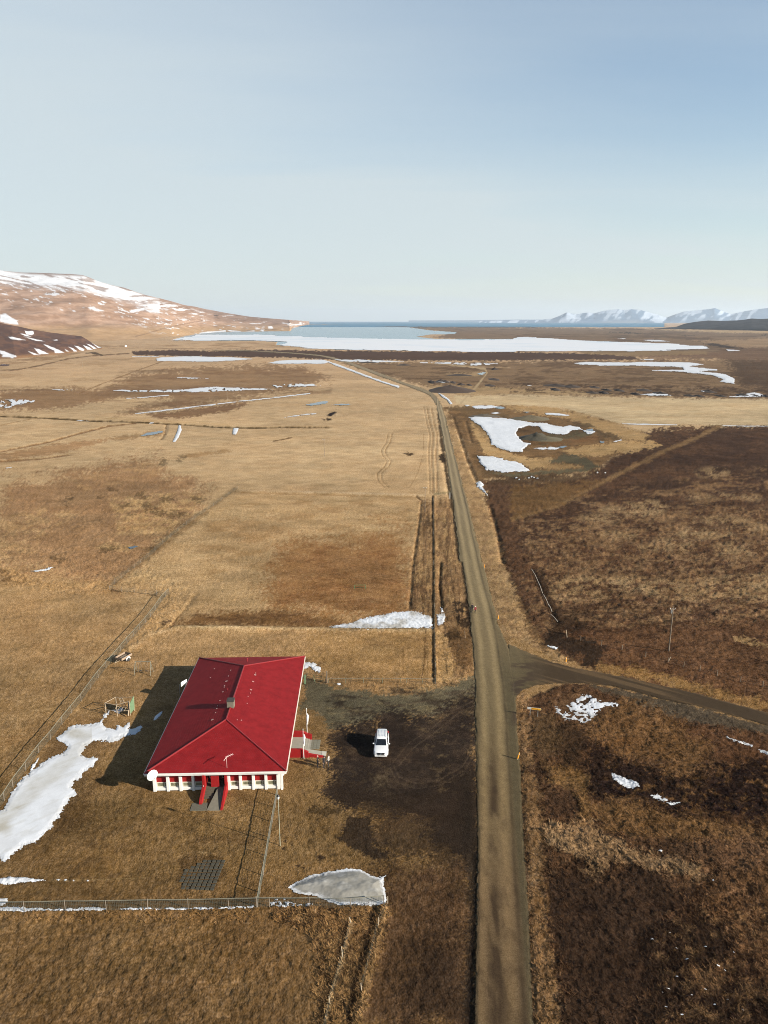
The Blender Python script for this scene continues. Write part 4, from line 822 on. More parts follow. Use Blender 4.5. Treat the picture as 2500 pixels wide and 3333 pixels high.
for k, (a, b_) in enumerate(((1730, 1553), (1738, 1556), (1750, 1558), (1722, 1557), (1680, 1557), (1690, 1562), (1945, 1540), (1970, 1540))):
    snow([(a - 4, b_), (a, b_ - 2.4), (a + 4, b_), (a, b_ + 2.4)], 'snow crumb in the dark rough strip below the pit', 1, .7, 1, (9, 5), 40 + k, .15, .03, .2, group='snow crumbs below the pit')
FS = 'far snow on the plain'
snow([(2022, 1379), (2100, 1380), (2205, 1383), (2205, 1385), (2080, 1383.5), (2024, 1381)], 'left half of the thin snow line edging the pale field', 2, .5, .8, (30, 4), 50, .2, .02, .15, group=FS)
snow([(2350, 1385), (2420, 1386), (2600, 1387), (2600, 1389.5), (2420, 1388.5), (2350, 1387.5)], 'right half of the thin snow line edging the pale field', 2, .5, .8, (30, 4), 51, .2, .02, .15, group=FS)
snow([T(3, (395, 365), (470, 355), (700, 361), (900, 357), (1150, 360), (1250, 375), (1150, 386), (1240, 395), (1330, 405), (1330, 415), (1215, 418), (1320, 428), (1385, 440), (1445, 466), (1440, 500), (1385, 494), (1345, 484), (1375, 470), (1330, 458), (1300, 446), (1190, 432), (1050, 420), (905, 414), (970, 407), (1110, 408), (1100, 392), (900, 383), (640, 382), (450, 376))], 'long curved white snow drift on the brown heath at right', 2, .7, 2, (40, 4), 52, .3, .02, .25, group=FS)
for k, (poly, lab) in enumerate(((T(3, (820, 570), (900, 563), (1000, 566), (1030, 577), (900, 578)), 'thin snow under the dark shrubs near the middle of the pale field edge'), (T(3, (1210, 548), (1240, 540), (1290, 548), (1240, 555)), 'small snow patch among shrubs right of the pale field middle'), (T(3, (1440, 585), (1500, 570), (1570, 556), (1630, 570), (1640, 583), (1530, 586)), 'broken snow at the far right shrub row'), (T(3, (85, 511), (110, 507), (130, 513), (100, 516)), 'leftmost snow speck in the shrub row beyond the pale field'), (T(3, (820, 340), (930, 337), (910, 345), (830, 345)), 'thin snow sliver on the far heath above the curved drift'), (T(3, (1400, 582), (1480, 578), (1470, 586), (1410, 587)), 'faint snow line at the right shrub row'))):
    snow(poly, lab, 1.4, .5, 1.6, (14, 3), 60 + k, .2, .02, .3, holes=.22, group=FS)
snow([(506, 1169), (526, 1163), (600, 1160.5), (674, 1161), (760, 1164), (821, 1169), (767, 1174), (720, 1176), (674, 1178), (563, 1176.5), (511, 1175)], 'broad snow field on the far left plain', 2, .6, 1.6, (50, 4), 70, .3, .02, .3, group=FS)
snow([(430, 1160.5), (520, 1159.8), (520, 1161.5), (430, 1162)], 'thin snow line leading left from the broad snow field', 2, .5, .6, (50, 4), 71, .3, .02, .3, group=FS)
snow([(867, 1183), (908, 1175), (949, 1171), (1000, 1171), (1050, 1171), (1075, 1178), (1060, 1183), (980, 1185)], 'snow field left of the road where it enters the dark strip', 2, .6, 1.5, (40, 4), 72, .3, .02, .3, group=FS)
snow([(1085, 1169.5), (1150, 1171), (1260, 1174), (1330, 1177.5), (1200, 1180), (1110, 1176)], 'thin snow right of the road where it enters the dark strip', 2, .6, 1.6, (30, 4), 73, .3, .02, .3, holes=.25, group=FS)
snow([(362, 1272), (400, 1269.5), (450, 1271), (600, 1268), (650, 1262), (690, 1260), (760, 1263), (830, 1264), (885, 1267), (890, 1270), (830, 1271), (760, 1273), (650, 1276), (520, 1277), (400, 1274)], 'long snow streak crossing the left plain', 1.8, .6, 2.2, (30, 4), 74, .25, .02, .22, holes=.22, group=FS)
snow([(-40, 1305), (0, 1302), (50, 1300), (120, 1304), (110, 1310), (50, 1320), (30, 1330), (-40, 1322)], 'lacy snow patch at the left edge of the plain', 1.6, .7, 3, (22, 5), 75, .2, .05, .2, holes=.06, group=FS)
snow([(560, 1230.5), (590, 1229), (640, 1229.5), (680, 1234), (640, 1235.5), (600, 1232.5)], 'faint snow traces on the brown left plain', 1.6, .5, 1.6, (16, 3), 76, .2, .03, .3, holes=.03, group=FS)
snow([(880, 1255), (960, 1250), (1040, 1251), (1045, 1256), (960, 1259), (900, 1262)], 'snow flecks on the plain left of the road bend', 1.6, .5, 2, (14, 3), 77, .2, .03, .3, holes=-.02, group=FS)
snow([(165, 1269), (200, 1267.5), (240, 1269), (235, 1272), (190, 1272)], 'faint snow line left of the long streak', 1.6, .5, 1, (20, 3), 78, .2, .03, .25, holes=.12, group=FS)
def line_poly(line, w):
    A = np.array(line, float); n = np.gradient(A, axis=0); n = np.stack([-n[:, 1], n[:, 0]], 1); n /= np.linalg.norm(n, axis=1)[:, None]
    return [tuple(q) for q in A + n * w] + [tuple(q) for q in (A - n * w)[::-1]]
snow(line_poly([(440, 1347), (500, 1341), (590, 1330), (700, 1317), (780, 1307), (850, 1300), (930, 1291), (1010, 1281)], 1.5), 'long thin snow line in the slanting ditch of the left plain', 1.3, .6, 1.6, (26, 4), 79, .2, .02, .2, holes=.28, group=FS)
snow(line_poly([(412, 1298), (470, 1294), (550, 1287)], 1.1), 'short thin snow dash above the slanting snow line', 1.3, .6, 1, (26, 4), 80, .2, .02, .2, holes=.26, group=FS)
snow(line_poly([(925, 1361), (950, 1356), (1000, 1350), (1030, 1347)], 1.5), 'thin snow dash left of the dark hole in the meadow', 1.2, .6, 1.4, (16, 4), 81, .2, .02, .2, holes=.18, group=FS)
snow([(562, 1440), (573, 1439), (582, 1425), (592, 1400), (590, 1386), (582, 1384), (578, 1402)], 'long sliver of ice in the ditch mouth on the left', 1.2, .8, 1.2, (16, 8), 82, .2, .03, .12, group='ice slivers in ditch mouths')
snow([(757, 1415), (768, 1416), (772, 1408), (777, 1396), (772, 1393), (760, 1393)], 'short sliver of ice in the ditch mouth on the right', 1.2, .8, 1.2, (16, 8), 84, .2, .05, .12, group='ice slivers in ditch mouths')
snow([(485, 1376), (505, 1375), (495, 1378)], 'snow speck on the far bank of the plain ditch', 1.2, .5, 1, (16, 8), 85, .2, .05, .25, group=FS)
snow([(248, 1369), (270, 1367.5), (288, 1370), (262, 1372)], 'snow dash in the plain ditch at left', 1.2, .5, 1, (16, 8), 86, .2, .05, .25, group=FS)
snow([(102, 1860), (120, 1857), (150, 1853), (176, 1848), (165, 1855), (125, 1863)], 'thin snow sliver by the dark bog at the left', 1.2, .8, 2, (16, 8), 87, .15, .05, .12, group=FS)
snow([(18, 1524), (40, 1521), (38, 1523), (20, 1526)], 'tiny snow dash at the left edge of the meadow', 1.2, .6, 1, (16, 8), 88, .15, .05, .12, group=FS)
snow(line_poly([(1070, 1179), (1130, 1201), (1170, 1216), (1215, 1233), (1255, 1247), (1300, 1261)], 3.0), 'snow bank running along the left side of the far road', 1.6, .6, 1.6, (30, 5), 89, .3, .03, .25, group=FS)
snow([(1424, 1278), (1440, 1284), (1462, 1300), (1473, 1314), (1476, 1317), (1466, 1317), (1456, 1304), (1436, 1290)], 'curved strip of ice in the ditch right of the road bend', 1.2, .6, 1.4, (20, 5), 90, .2, .1, .18, group=FS)
snow([(1350, 1180), (1450, 1180), (1540, 1181), (1626, 1185), (1545, 1191), (1500, 1188), (1430, 1184)], 'thin snow patch at the end of the sandy track', 1.6, .5, 2, (24, 3), 91, .3, .03, .3, holes=.14, group=FS)
snow([(1415, 1243), (1440, 1242), (1470, 1244.5), (1440, 1246.5)], 'snow lying between the dark shrubs near the sandy track', 1.4, .5, 1, (24, 3), 92, .3, .03, .4, group=FS)
def ice_col(uu, vv, s, x, y):
    n1 = sstep(.5, .75, fbm(uu / 130, vv / 3.5, 63, 4)); c = np.empty(uu.shape + (3,)); c[:] = (.52, .525, .53)
    return c + (np.array([.34, .42, .48]) - c) * (n1 * .35)[..., None]
ICE = [[(560, 1107), (600, 1098), (640, 1091), (652, 1091), (700, 1090), (750, 1089.5), (830, 1089), (980, 1096), (1180, 1102.5), (1380, 1106), (1500, 1107), (1660, 1104), (1690, 1098), (1720, 1098), (1820, 1102), (1950, 1113), (2030, 1114.5), (2060, 1115.5), (2180, 1117), (2220, 1122), (2290, 1126.5), (2320, 1134), (2240, 1139), (2170, 1140), (2080, 1142.5), (1870, 1142.5), (1670, 1145), (1500, 1145), (1380, 1144), (1230, 1141), (1080, 1139), (980, 1132), (907, 1122.5), (937, 1116), (930, 1112), (830, 1108.5), (740, 1108), (680, 1109)]]
o = clip_patch('lagoon_ice', ICE, 3.0, .5, M_snow, 3.0, (90, 3.2), 93, .05, 0.1, .5, 0.0, ice_col)
o['kind'] = 'structure'
for k, (poly, lab) in enumerate((([(2090, 1107), (2150, 1107), (2180, 1112), (2120, 1112)], 'white ice tongue above the right end of the frozen lagoon'), ([(2362, 1138), (2400, 1140), (2412, 1143), (2370, 1144)], 'isolated ice floe beyond the right end of the frozen lagoon'), ([(2010, 1102), (2040, 1101), (2030, 1104)], 'small ice patch on the brown spit right of the lagoon'))):
    snow(poly, lab, 1.6, .5, 1, (30, 3), 95 + k, .3, .02, .5, group='ice around the lagoon')

# ------------------------------------------------------------------ hills and mountains
def slope_mesh(name, foot, crest, depth, U, rows, colfn, rough_m, back=1.0, m=M_hill, seed=1, ease=1.25, wl=260):
    """height field rising from its foot line to its crest line, falling away behind"""
    fv = np.interp(U, [q[0] for q in foot], [q[1] for q in foot]); cv = np.interp(U, [q[0] for q in crest], [q[1] for q in crest])
    dp = np.interp(U, [q[0] for q in depth], [q[1] for q in depth])
    fx, fy = up(U, fv); fd = np.hypot(fx, fy); ux, uy = fx / fd, fy / fd
    a = (U - CX) / F; bb = (cv - CY) / F
    dn = math.sin(PT) + bb * math.cos(PT); fw = math.cos(PT) - bb * math.sin(PT); tanel = -dn / np.hypot(a, fw)
    cd = fd + dp; cz = np.maximum(H + cd * tanel, 3.0)
    S = np.concatenate([np.linspace(0, 1, rows), 1 + np.array([.08, .2, .4, .7, 1.0]) * back])
    D = fd[None] + dp[None] * S[:, None]; X = ux[None] * D; Y = uy[None] * D
    rise = np.where(S <= 1, np.clip(S, 0, 1) ** ease, np.maximum(1 - (S - 1) / back * 1.2, -.1)); Z = cz[None] * rise[:, None]
    env = np.clip(np.minimum(S, 1.0) * 4, 0, 1)[:, None] * np.clip((1.02 - np.minimum(S, 1)) * 3 + .12, 0, 1)[:, None]
    Z = Z + rough_m * env * (fbm(X / wl, Y / wl, seed, 5) - .5) * 2 - .4
    pu, pv = pj(X, Y, Z)
    col = colfn(pu, pv, X, Y, Z, S[:, None] + 0 * X)
    nr, nc = X.shape
    return tag(np_mesh(name, np.stack([X, Y, Z], -1).reshape(-1, 3), grid_quads(nr, nc)[:, ::-1], m, col.reshape(-1, 3)), kind='structure')
SN = np.array([.50, .50, .505])
def blend(c, d, w): return c + (np.asarray(d) - c) * np.clip(w, 0, 1)[..., None]
crest_left = [(-500, 800), (-200, 840), (0, 869), (15, 876), (50, 881), (100, 886), (175, 889), (250, 891), (290, 894), (312, 902), (337, 914), (375, 925), (415, 935), (452, 949), (489, 961), (526, 970), (600, 990), (674, 1005), (748, 1019.5), (822, 1031), (897, 1038), (960, 1042.3), (1008, 1046)]
foot_left = [(-500, 1120), (0, 1115), (300, 1112), (450, 1106), (560, 1098), (652, 1085.5), (700, 1081.5), (790, 1079.5), (945, 1077.5), (952, 1068), (985, 1060), (1008, 1056)]
depth_left = [(-500, 2600), (0, 2500), (400, 2300), (650, 2200), (800, 1900), (940, 1500), (960, 1300), (1008, 900)]
def left_col(u, v, X, Y, Z, S):
    c = np.empty(u.shape + (3,)); c[:] = alb('#bd9c84')
    c = blend(c, alb('#96745a'), sstep(.42, .62, fbm(u / 60, v / 8, 5, 4)) * .6)
    c = blend(c, alb('#bd9a70'), sstep(1050, 1085, v + 8 * fbm(u / 50, v / 9, 6, 3)) * .8)
    skew = v - .22 * np.minimum(u, 420)                        # contour terraces dip to the right
    cv = np.interp(u, [q[0] for q in crest_left], [q[1] for q in crest_left]); dv = v - cv
    band = sstep(0, 14, dv) * (1 - sstep(34, 62, dv + 18 * (fbm(u / 70, v / 30, 7, 3) - .5))) * (u < 520)
    st = sstep(.36, .50, fbm((u + v * 1.4) / 75, (skew) / 6.5, 8, 4))
    c = blend(c, alb('#7b6357'), (1 - sstep(30, 75, dv)) * .75 * (u < 480) + (1 - sstep(8, 40, dv)) * .5 * (u >= 480))
    c = blend(c, SN, band * (.22 + .95 * st) * 1.05)
    lowst = sstep(.64, .72, fbm((u + v * 1.8) / 34, (v - .30 * u) / 4.2, 9, 4)) * sstep(28, 48, dv) * (1 - sstep(85, 130, dv)) * (u < 560)
    c = blend(c, SN, lowst * .95)
    mid = sstep(.63, .71, fbm(u / 30, (v - .10 * u) / 2.6, 10, 3)) * sstep(6, 16, dv) * (1 - sstep(38, 60, dv)) * (u > 440) * (1 - sstep(640, 700, u))
    c = blend(c, SN, mid * .9)
    few = sstep(.75, .78, fbm(u / 20, v / 3, 11, 2)) * (u > 560) * sstep(2, 8, dv)
    c = blend(c, SN, few * .85)
    for q in ([(480, 993), (555, 993), (560, 998), (500, 1000)], [(420, 1010), (470, 1002), (470, 1010), (425, 1018)], [(560, 1004), (610, 1006), (600, 1012), (570, 1010)], [(0, 1024), (18, 1020), (55, 1045), (62, 1058), (30, 1054), (0, 1048)], [(40, 1035), (62, 1045), (50, 1046)], [(282, 1002), (298, 999), (334, 1012), (320, 1014)], [(228, 1005), (254, 1016), (240, 1014)], [(186, 1002), (210, 1010), (196, 1008)]):
        c = blend(c, SN, sstep(-1, 1.5, sdf(q, u, v) + 3 * (fbm(u / 9, v / 3, 12, 3) - .5)))
    shore = [(648, 1083), (700, 1077), (740, 1074), (790, 1079)]
    for q in ([(646, 1084), (668, 1080), (712, 1077), (735, 1074), (735, 1080), (700, 1082.5), (652, 1086)], [(738, 1079), (745, 1074), (785, 1078), (782, 1080.5)], [(800, 1078), (830, 1075), (828, 1079)], [(872, 1063), (885, 1061), (890, 1070), (874, 1069)], [(845, 1074), (860, 1073), (857, 1080)], [(606, 1093), (655, 1090.5), (652, 1093.5), (612, 1095)], [(935, 1058), (975, 1054), (985, 1057), (945, 1060)]):
        c = blend(c, SN, sstep(-.8, 1.0, sdf(q, u, v) + 1.6 * (fbm(u / 7, v / 2, 13, 3) - .5)))
    c = blend(c, alb('#5d473a'), sstep(0, 1, 1 - np.abs(v - np.interp(u, [735, 760, 850, 945], [1078, 1079, 1073, 1076])) / 2.4) * (u > 735) * (u < 950) * sstep(.45, .6, fbm(u / 14, v / 2, 14, 2)) * .8)
    for a in ([(695, 1025), (712, 1026), (708, 1029), (697, 1028)], [(762, 1024), (785, 1026), (770, 1027)]):
        c = blend(c, alb('#4d3d34'), sstep(-1, 1, sdf(a, u, v)))
    d = pdist([(441, 1095), (470, 1088), (530, 1070), (600, 1054), (660, 1044)], u, v); c = blend(c, alb('#8a6a4e'), (1 - sstep(.6, 2.0, d)) * .8)
    return c
U = np.concatenate([np.linspace(-500, -20, 40), np.arange(-16, 1009, 3.0)])
slope_mesh('left_hill', foot_left, crest_left, depth_left, U, 110, left_col, 26, 1.4, seed=21, ease=1.3)
def low_col(u, v, X, Y, Z, S):
    c = np.empty(u.shape + (3,)); c[:] = alb('#6d5041')
    c = blend(c, alb('#54403a'), sstep(.45, .6, fbm(u / 26, v / 9, 15, 4)) * .7)
    c = blend(c, alb('#94704e'), (1 - sstep(0, 14, np.interp(u, [0, 50, 132, 212, 275, 332], [1164, 1166, 1157, 1150, 1141, 1134]) - v)) * .8)
    for q in ([(80, 1076), (90, 1078), (108, 1077), (111, 1087), (103, 1091), (86, 1088)], [(66, 1086), (80, 1087), (102, 1095), (86, 1095)], [(27, 1097), (40, 1096), (83, 1107), (60, 1107), (34, 1103)], [(78, 1096), (95, 1099), (146, 1111), (115, 1109)], [(142, 1121), (155, 1124), (190, 1138), (212, 1149), (180, 1149), (176, 1141), (160, 1133)], [(111, 1133), (125, 1136), (160, 1152), (128, 1153), (122, 1147)], [(89, 1142), (105, 1147), (132, 1156), (110, 1155)], [(0, 1141), (10, 1142), (57, 1160), (40, 1165), (5, 1162), (10, 1155), (0, 1150)], [(222, 1128), (235, 1132), (250, 1143), (240, 1144), (236, 1138)], [(242, 1125), (252, 1126), (275, 1137), (272, 1143), (260, 1140)], [(272, 1124), (290, 1130), (302, 1138), (285, 1138)], [(280, 1118), (295, 1122), (316, 1134), (306, 1136)], [(300, 1117), (315, 1124), (332, 1131), (320, 1133)], [(172, 1106), (186, 1105.5), (188, 1108), (176, 1109)], [(212, 1137), (226, 1144), (216, 1144)], [(262, 1091), (274, 1092.5), (268, 1094)]):
        c = blend(c, SN, sstep(-.8, 1.2, sdf(q, u, v) + 2.2 * (fbm(u / 8, v / 4, 16, 3) - .5)))
    return c
crest_low = [(-300, 1000), (0, 1046), (37, 1055), (75, 1062.5), (112, 1071), (175, 1082), (250, 1091), (270, 1093.5), (287, 1104), (307, 1119), (325, 1130), (334, 1134)]
foot_low = [(-300, 1166), (0, 1167), (50, 1167), (132, 1159), (212, 1151), (275, 1142), (334, 1135)]
slope_mesh('dark_low_hill', foot_low, crest_low, [(-300, 420), (0, 380), (250, 260), (300, 140), (334, 30)], np.arange(-300, 335, 2.4), 60, low_col, 2.2, 1.5, seed=31, ease=.85, wl=60)
def ridge_col(u, v, X, Y, Z, S):
    c = np.empty(u.shape + (3,)); c[:] = alb('#2f2c2c', 1.5)
    c = blend(c, alb('#231f22', 1.5), sstep(.45, .62, fbm(u / 16, v / 10, 17, 4)) * .7)
    return blend(c, alb('#564c46', 1.5), sstep(.58, .7, fbm(u / 22, v / 4, 18, 3)) * sstep(.8, 1, S) * .8)
slope_mesh('dark_lava_ridge', [(2130, 1070), (2201, 1071), (2500, 1077), (2900, 1080)], [(2130, 1069), (2143, 1068), (2201, 1063), (2226, 1053.5), (2259, 1047.5), (2303, 1042.5), (2346, 1044), (2394, 1042.5), (2420, 1040), (2442, 1036.5), (2470, 1038), (2500, 1036.5), (2900, 1028)], [(2130, 60), (2300, 500), (2900, 600)], np.arange(2130, 2900, 2.5), 34, ridge_col, 9, 2.0, seed=41, ease=.75, wl=150)
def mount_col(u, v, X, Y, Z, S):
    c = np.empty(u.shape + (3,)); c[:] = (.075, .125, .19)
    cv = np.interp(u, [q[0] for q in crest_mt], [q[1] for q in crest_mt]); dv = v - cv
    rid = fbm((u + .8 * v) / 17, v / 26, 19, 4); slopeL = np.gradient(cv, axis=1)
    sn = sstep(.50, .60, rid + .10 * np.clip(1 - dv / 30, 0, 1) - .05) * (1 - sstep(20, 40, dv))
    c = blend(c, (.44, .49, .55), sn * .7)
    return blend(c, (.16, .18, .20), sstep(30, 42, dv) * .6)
crest_mt = [(1560, 1046), (1660, 1043), (1750, 1042), (1796, 1037.5), (1820, 1028), (1842, 1016.5), (1858, 1020), (1873, 1023), (1912, 1017), (1931, 1020.5), (1960, 1012), (1985, 1008), (2008, 1006.5), (2030, 1009), (2052, 1005.5), (2080, 1008), (2110, 1017), (2134, 1023), (2168, 1034), (2182, 1028), (2221, 1014.5), (2269, 1009.5), (2300, 1007), (2322, 1003), (2350, 1014), (2375, 1023), (2389, 1020), (2418, 1014), (2452, 1008), (2475, 1005), (2500, 1002), (2560, 1000), (2650, 1012), (2760, 1006), (2900, 1020), (3000, 1042)]
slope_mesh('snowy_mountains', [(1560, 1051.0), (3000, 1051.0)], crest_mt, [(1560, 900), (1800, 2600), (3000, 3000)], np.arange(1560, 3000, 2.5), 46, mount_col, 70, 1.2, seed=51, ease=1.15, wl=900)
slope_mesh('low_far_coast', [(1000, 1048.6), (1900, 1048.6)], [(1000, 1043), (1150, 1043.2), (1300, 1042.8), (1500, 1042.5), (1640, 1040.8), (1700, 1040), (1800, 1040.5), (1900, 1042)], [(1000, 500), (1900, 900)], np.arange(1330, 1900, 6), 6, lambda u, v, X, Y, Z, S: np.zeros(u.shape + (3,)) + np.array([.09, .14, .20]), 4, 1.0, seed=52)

# ------------------------------------------------------------------ air
hm = bpy.data.materials.new('haze'); hm.use_nodes = True; hn = hm.node_tree; hn.nodes.clear()
ho = hn.nodes.new('ShaderNodeOutputMaterial'); hv = hn.nodes.new('ShaderNodeVolumePrincipled')
hv.inputs['Color'].default_value = (.80, .90, 1.0, 1); hv.inputs['Density'].default_value = 2.8e-5; hv.inputs['Anisotropy'].default_value = .2
hn.links.new(hv.outputs[0], ho.inputs['Volume'])
b = MB(); b.box(-46000, 46000, -22000, 46000, -6, 640)
tag(b.build('haze', hm), kind='stuff')

# ------------------------------------------------------------------ rough grass: bent blades on the tussocky ground
def grass(n_try=190000):
    r = np.random.default_rng(3); pu = r.uniform(-120, 2620, n_try); pv = r.uniform(1780, 3420, n_try); x, y = up(pu, pv)
    h, c = ground_eval(x, y); hA = GEV['hA']
    keep = (r.random(n_try) < np.clip((hA - .07) / .28, 0, .75))
    for q in (SIDE, ROAD_POLY): keep &= sdf(q, pu, pv) < -3
    x, y, h, c = x[keep], y[keep], h[keep], c[keep]; n = len(x); B = 4
    X = np.repeat(x, B) + r.normal(0, .06, n * B); Y = np.repeat(y, B) + r.normal(0, .06, n * B); Z = np.repeat(h, B) - .03
    a = r.uniform(0, 2 * np.pi, n * B); L = r.uniform(.12, .30, n * B); ht = L * r.uniform(.35, .9, n * B); w = r.uniform(.018, .045, n * B)
    dx, dy = np.cos(a), np.sin(a); sx, sy = -dy * w, dx * w
    P = np.stack([np.stack([X - sx, Y - sy, Z], 1), np.stack([X + sx, Y + sy, Z], 1), np.stack([X + sx * .5 + dx * L, Y + sy * .5 + dy * L, Z + ht], 1), np.stack([X - sx * .5 + dx * L, Y - sy * .5 + dy * L, Z + ht], 1)], 1).reshape(-1, 3)
    q = np.arange(n * B * 4).reshape(-1, 4); k = np.repeat(np.repeat(c, B, 0) * r.uniform(.85, 1.5, (n * B, 1)), 4, 0)
    o = np_mesh('rough_grass', P, q, M_blade, k, smooth=False); o['kind'] = 'stuff'
M_blade = attr_mat('dry_grass_blades', [((2, 2, 2), .15, 2)], spec=.05)
grass()
#@@THINGS@@
# ------------------------------------------------------------------ the house
HX, HY, HYAW = -20.46, 78.36, math.atan2(1.0, 31.57)
house = empty('red_roofed_house', (HX, HY, 0), HYAW, 'long single-storey house with red hipped tile roof and white window bays', 'house')
HM = Matrix.Translation((HX, HY, 0)) @ Matrix.Rotation(HYAW, 4, 'Z'); HMI = HM.inverted()
EZ, RZ, HW, LEN, R0, R1 = 2.95, 5.3, 8.56, 31.6, 8.2, 23.7
def roof_mat():
    m, n, l, b = new_mat('red_tile_roof'); tc = n.new('ShaderNodeTexCoord')
    no = n.new('ShaderNodeTexNoise'); no.inputs['Scale'].default_value = .9; no.inputs['Detail'].default_value = 8; no.inputs['Roughness'].default_value = .68; l.new(tc.outputs['Object'], no.inputs['Vector'])
    r = n.new('ShaderNodeValToRGB'); r.color_ramp.elements[0].position = .3; r.color_ramp.elements[0].color = (.125, .007, .008, 1); r.color_ramp.elements[1].position = .75; r.color_ramp.elements[1].color = (.200, .013, .014, 1)
    l.new(no.outputs['Fac'], r.inputs[0]); l.new(r.outputs[0], b.inputs['Base Color'])
    b.inputs['Roughness'].default_value = .62; b.inputs['Specular IOR Level'].default_value = .09
    n2 = n.new('ShaderNodeTexNoise'); n2.inputs['Scale'].default_value = 9; n2.inputs['Detail'].default_value = 3; l.new(tc.outputs['Object'], n2.inputs['Vector'])
    bp = n.new('ShaderNodeBump'); bp.inputs['Strength'].default_value = .12; bp.inputs['Distance'].default_value = .03; l.new(n2.outputs['Fac'], bp.inputs['Height']); l.new(bp.outputs[0], b.inputs['Normal'])
    return m
M_roof = roof_mat()
roof = None
def roof_slope(A, B, Cc, D, rows, rib=.30):
    """tile courses from eave A-B up to D-C: every course is a row of small waves lying over the one below"""
    global roof
    mb = MB(); A, B, Cc, D = map(Vector, (A, B, Cc, D)); nrm = (B - A).cross(D - A).normalized(); e = (B - A).normalized(); upv = nrm.cross(e)
    L = (D - A).dot(upv)
    for i in range(rows):
        t0, t1 = i / rows, (i + 1) / rows
        P0, Q0, P1, Q1 = A.lerp(D, t0), B.lerp(Cc, t0), A.lerp(D, t1), B.lerp(Cc, t1)
        n = max(2, int((Q0 - P0).length / (rib / 2)))
        if (Q1 - P1).length < .02: n = max(2, n)
        vs = []; 
        for k in range(n + 1):
            f = k / n; wv = .008 if k % 2 else 0.0
            vs += [P0.lerp(Q0, f) + nrm * (.016 + wv), P1.lerp(Q1, f) + nrm * wv, P0.lerp(Q0, f) - nrm * .01]
        mb.add(vs, [(3 * k, 3 * k + 3, 3 * k + 4, 3 * k + 1) for k in range(n)] + [(3 * k + 2, 3 * k + 5, 3 * k + 3, 3 * k) for k in range(n)])
    return mb
ridge0, ridge1 = (0, R0, RZ), (0, R1, RZ)
mbs = [roof_slope((-HW, 0, EZ), (HW, 0, EZ), ridge0, ridge0, 24), roof_slope((HW, 0, EZ), (HW, LEN, EZ), ridge1, ridge0, 24),
       roof_slope((HW, LEN, EZ), (-HW, LEN, EZ), ridge1, ridge1, 24), roof_slope((-HW, LEN, EZ), (-HW, 0, EZ), ridge0, ridge1, 24)]
roof = mbs[0].build('roof', M_roof, house)
for q in mbs[1:]: 
    b = q.build('roof_slope', M_roof, roof)
M_cap = mat('red_ridge_cap', (.17, .016, .017), .42, var=.1)
for a, c in ((ridge0, ridge1), ((-HW, 0, EZ + .02), ridge0), ((HW, 0, EZ + .02), ridge0), ((-HW, LEN, EZ + .02), ridge1), ((HW, LEN, EZ + .02), ridge1)):
    mb = MB(); mb.tube([Vector(a) + Vector((0, 0, .03)), Vector(c) + Vector((0, 0, .03))], .10, 6); mb.build('ridge_cap', M_cap, roof)
def on_roof(u, v):
    """point of the roof seen at a pixel, in house coordinates"""
    z = 4.0
    for _ in range(40):
        w = HMI @ g(u, v, z); x, y = w.x, w.y
        zz = EZ + (RZ - EZ) * max(0, min((HW - abs(x)) / HW, y / R0, (LEN - y) / (LEN - R1))); z = z * .5 + zz * .5
    return Vector((x, y, z))
# chimney
cb = on_roof(752, 2298); mb = MB(); cz = RZ - .45
mb.prism([(cb.x - .46, cb.y - .45), (cb.x + .46, cb.y - .45), (cb.x + .46, cb.y + .45), (cb.x - .46, cb.y + .45)], 'z', cz, RZ + .85)
chim = mb.build('chimney', M_conc, roof, bevel=.015)
mb = MB(); z0 = RZ + .85
for x0, x1, y0, y1 in ((-.50, .50, -.49, -.34), (-.50, .50, .34, .49), (-.50, -.35, -.34, .34), (.35, .50, -.34, .34)): mb.box(cb.x + x0, cb.x + x1, cb.y + y0, cb.y + y1, z0 + .002, z0 + .16)
mb.box(cb.x - .35, cb.x + .35, cb.y - .34, cb.y + .34, z0 + .003, z0 + .02); mb.box(cb.x - .40, cb.x + .40, cb.y - .40, cb.y + .40, z0 + .161, z0 + .18)
mb.build('chimney_rim', mat('flue_shade_concrete', (.035, .032, .028), .9), roof)  # near-black colour stands for the shade inside the open flue
M_vent = mat('pale_roof_fitting', (.33, .21, .19), .6)
for (x, y) in ((742, 230), (715, 300), (690, 362), (668, 415), (665, 433), (648, 490), (612, 595), (583, 660), (575, 690), (560, 740), (520, 825), (1040, 265), (1035, 287), (1010, 367), (985, 465), (978, 505), (950, 545), (940, 630), (870, 832), (820, 825), (545, 213), (498, 320)):
    w = on_roof(550 + x / 3.687, 2120 + y / 3.687); big_ = (x, y) in ((690, 362), (1010, 367), (520, 825), (985, 465), (1035, 287))
    sx = .15 if big_ else .055 + .03 * random.random(); a = math.atan((RZ - EZ) / HW) * (1 if w.x > 0 else -1)
    mb = MB(); M_ = Matrix.Translation(w + Vector((0, 0, .04))) @ Matrix.Rotation(a, 4, 'Y')
    mb.box(-sx, sx, -.06 - sx * .3, .06 + sx * .3, 0, .05, M_); mb.build('roof_vent', M_vent, roof)
w = on_roof(550 + 940 / 3.687, 2120 + 122 / 3.687); mb = MB(); mb.tube([w, w + Vector((0, 0, .5))], .06, 8); mb.tube([w + Vector((0, 0, .5)), w + Vector((0, 0, .6))], [.12, .02], 8); mb.build('vent_pipe', mat('red_metal', (.22, .015, .02), .5), roof)
w = on_roof(550 + 700 / 3.687, 2120 + 466 / 3.687); mb = MB(); mb.tube([w, w + Vector((0, 0, .35))], .05, 8); mb.build('vent_pipe', mat('red_metal_dark', (.18, .012, .016), .5), roof)
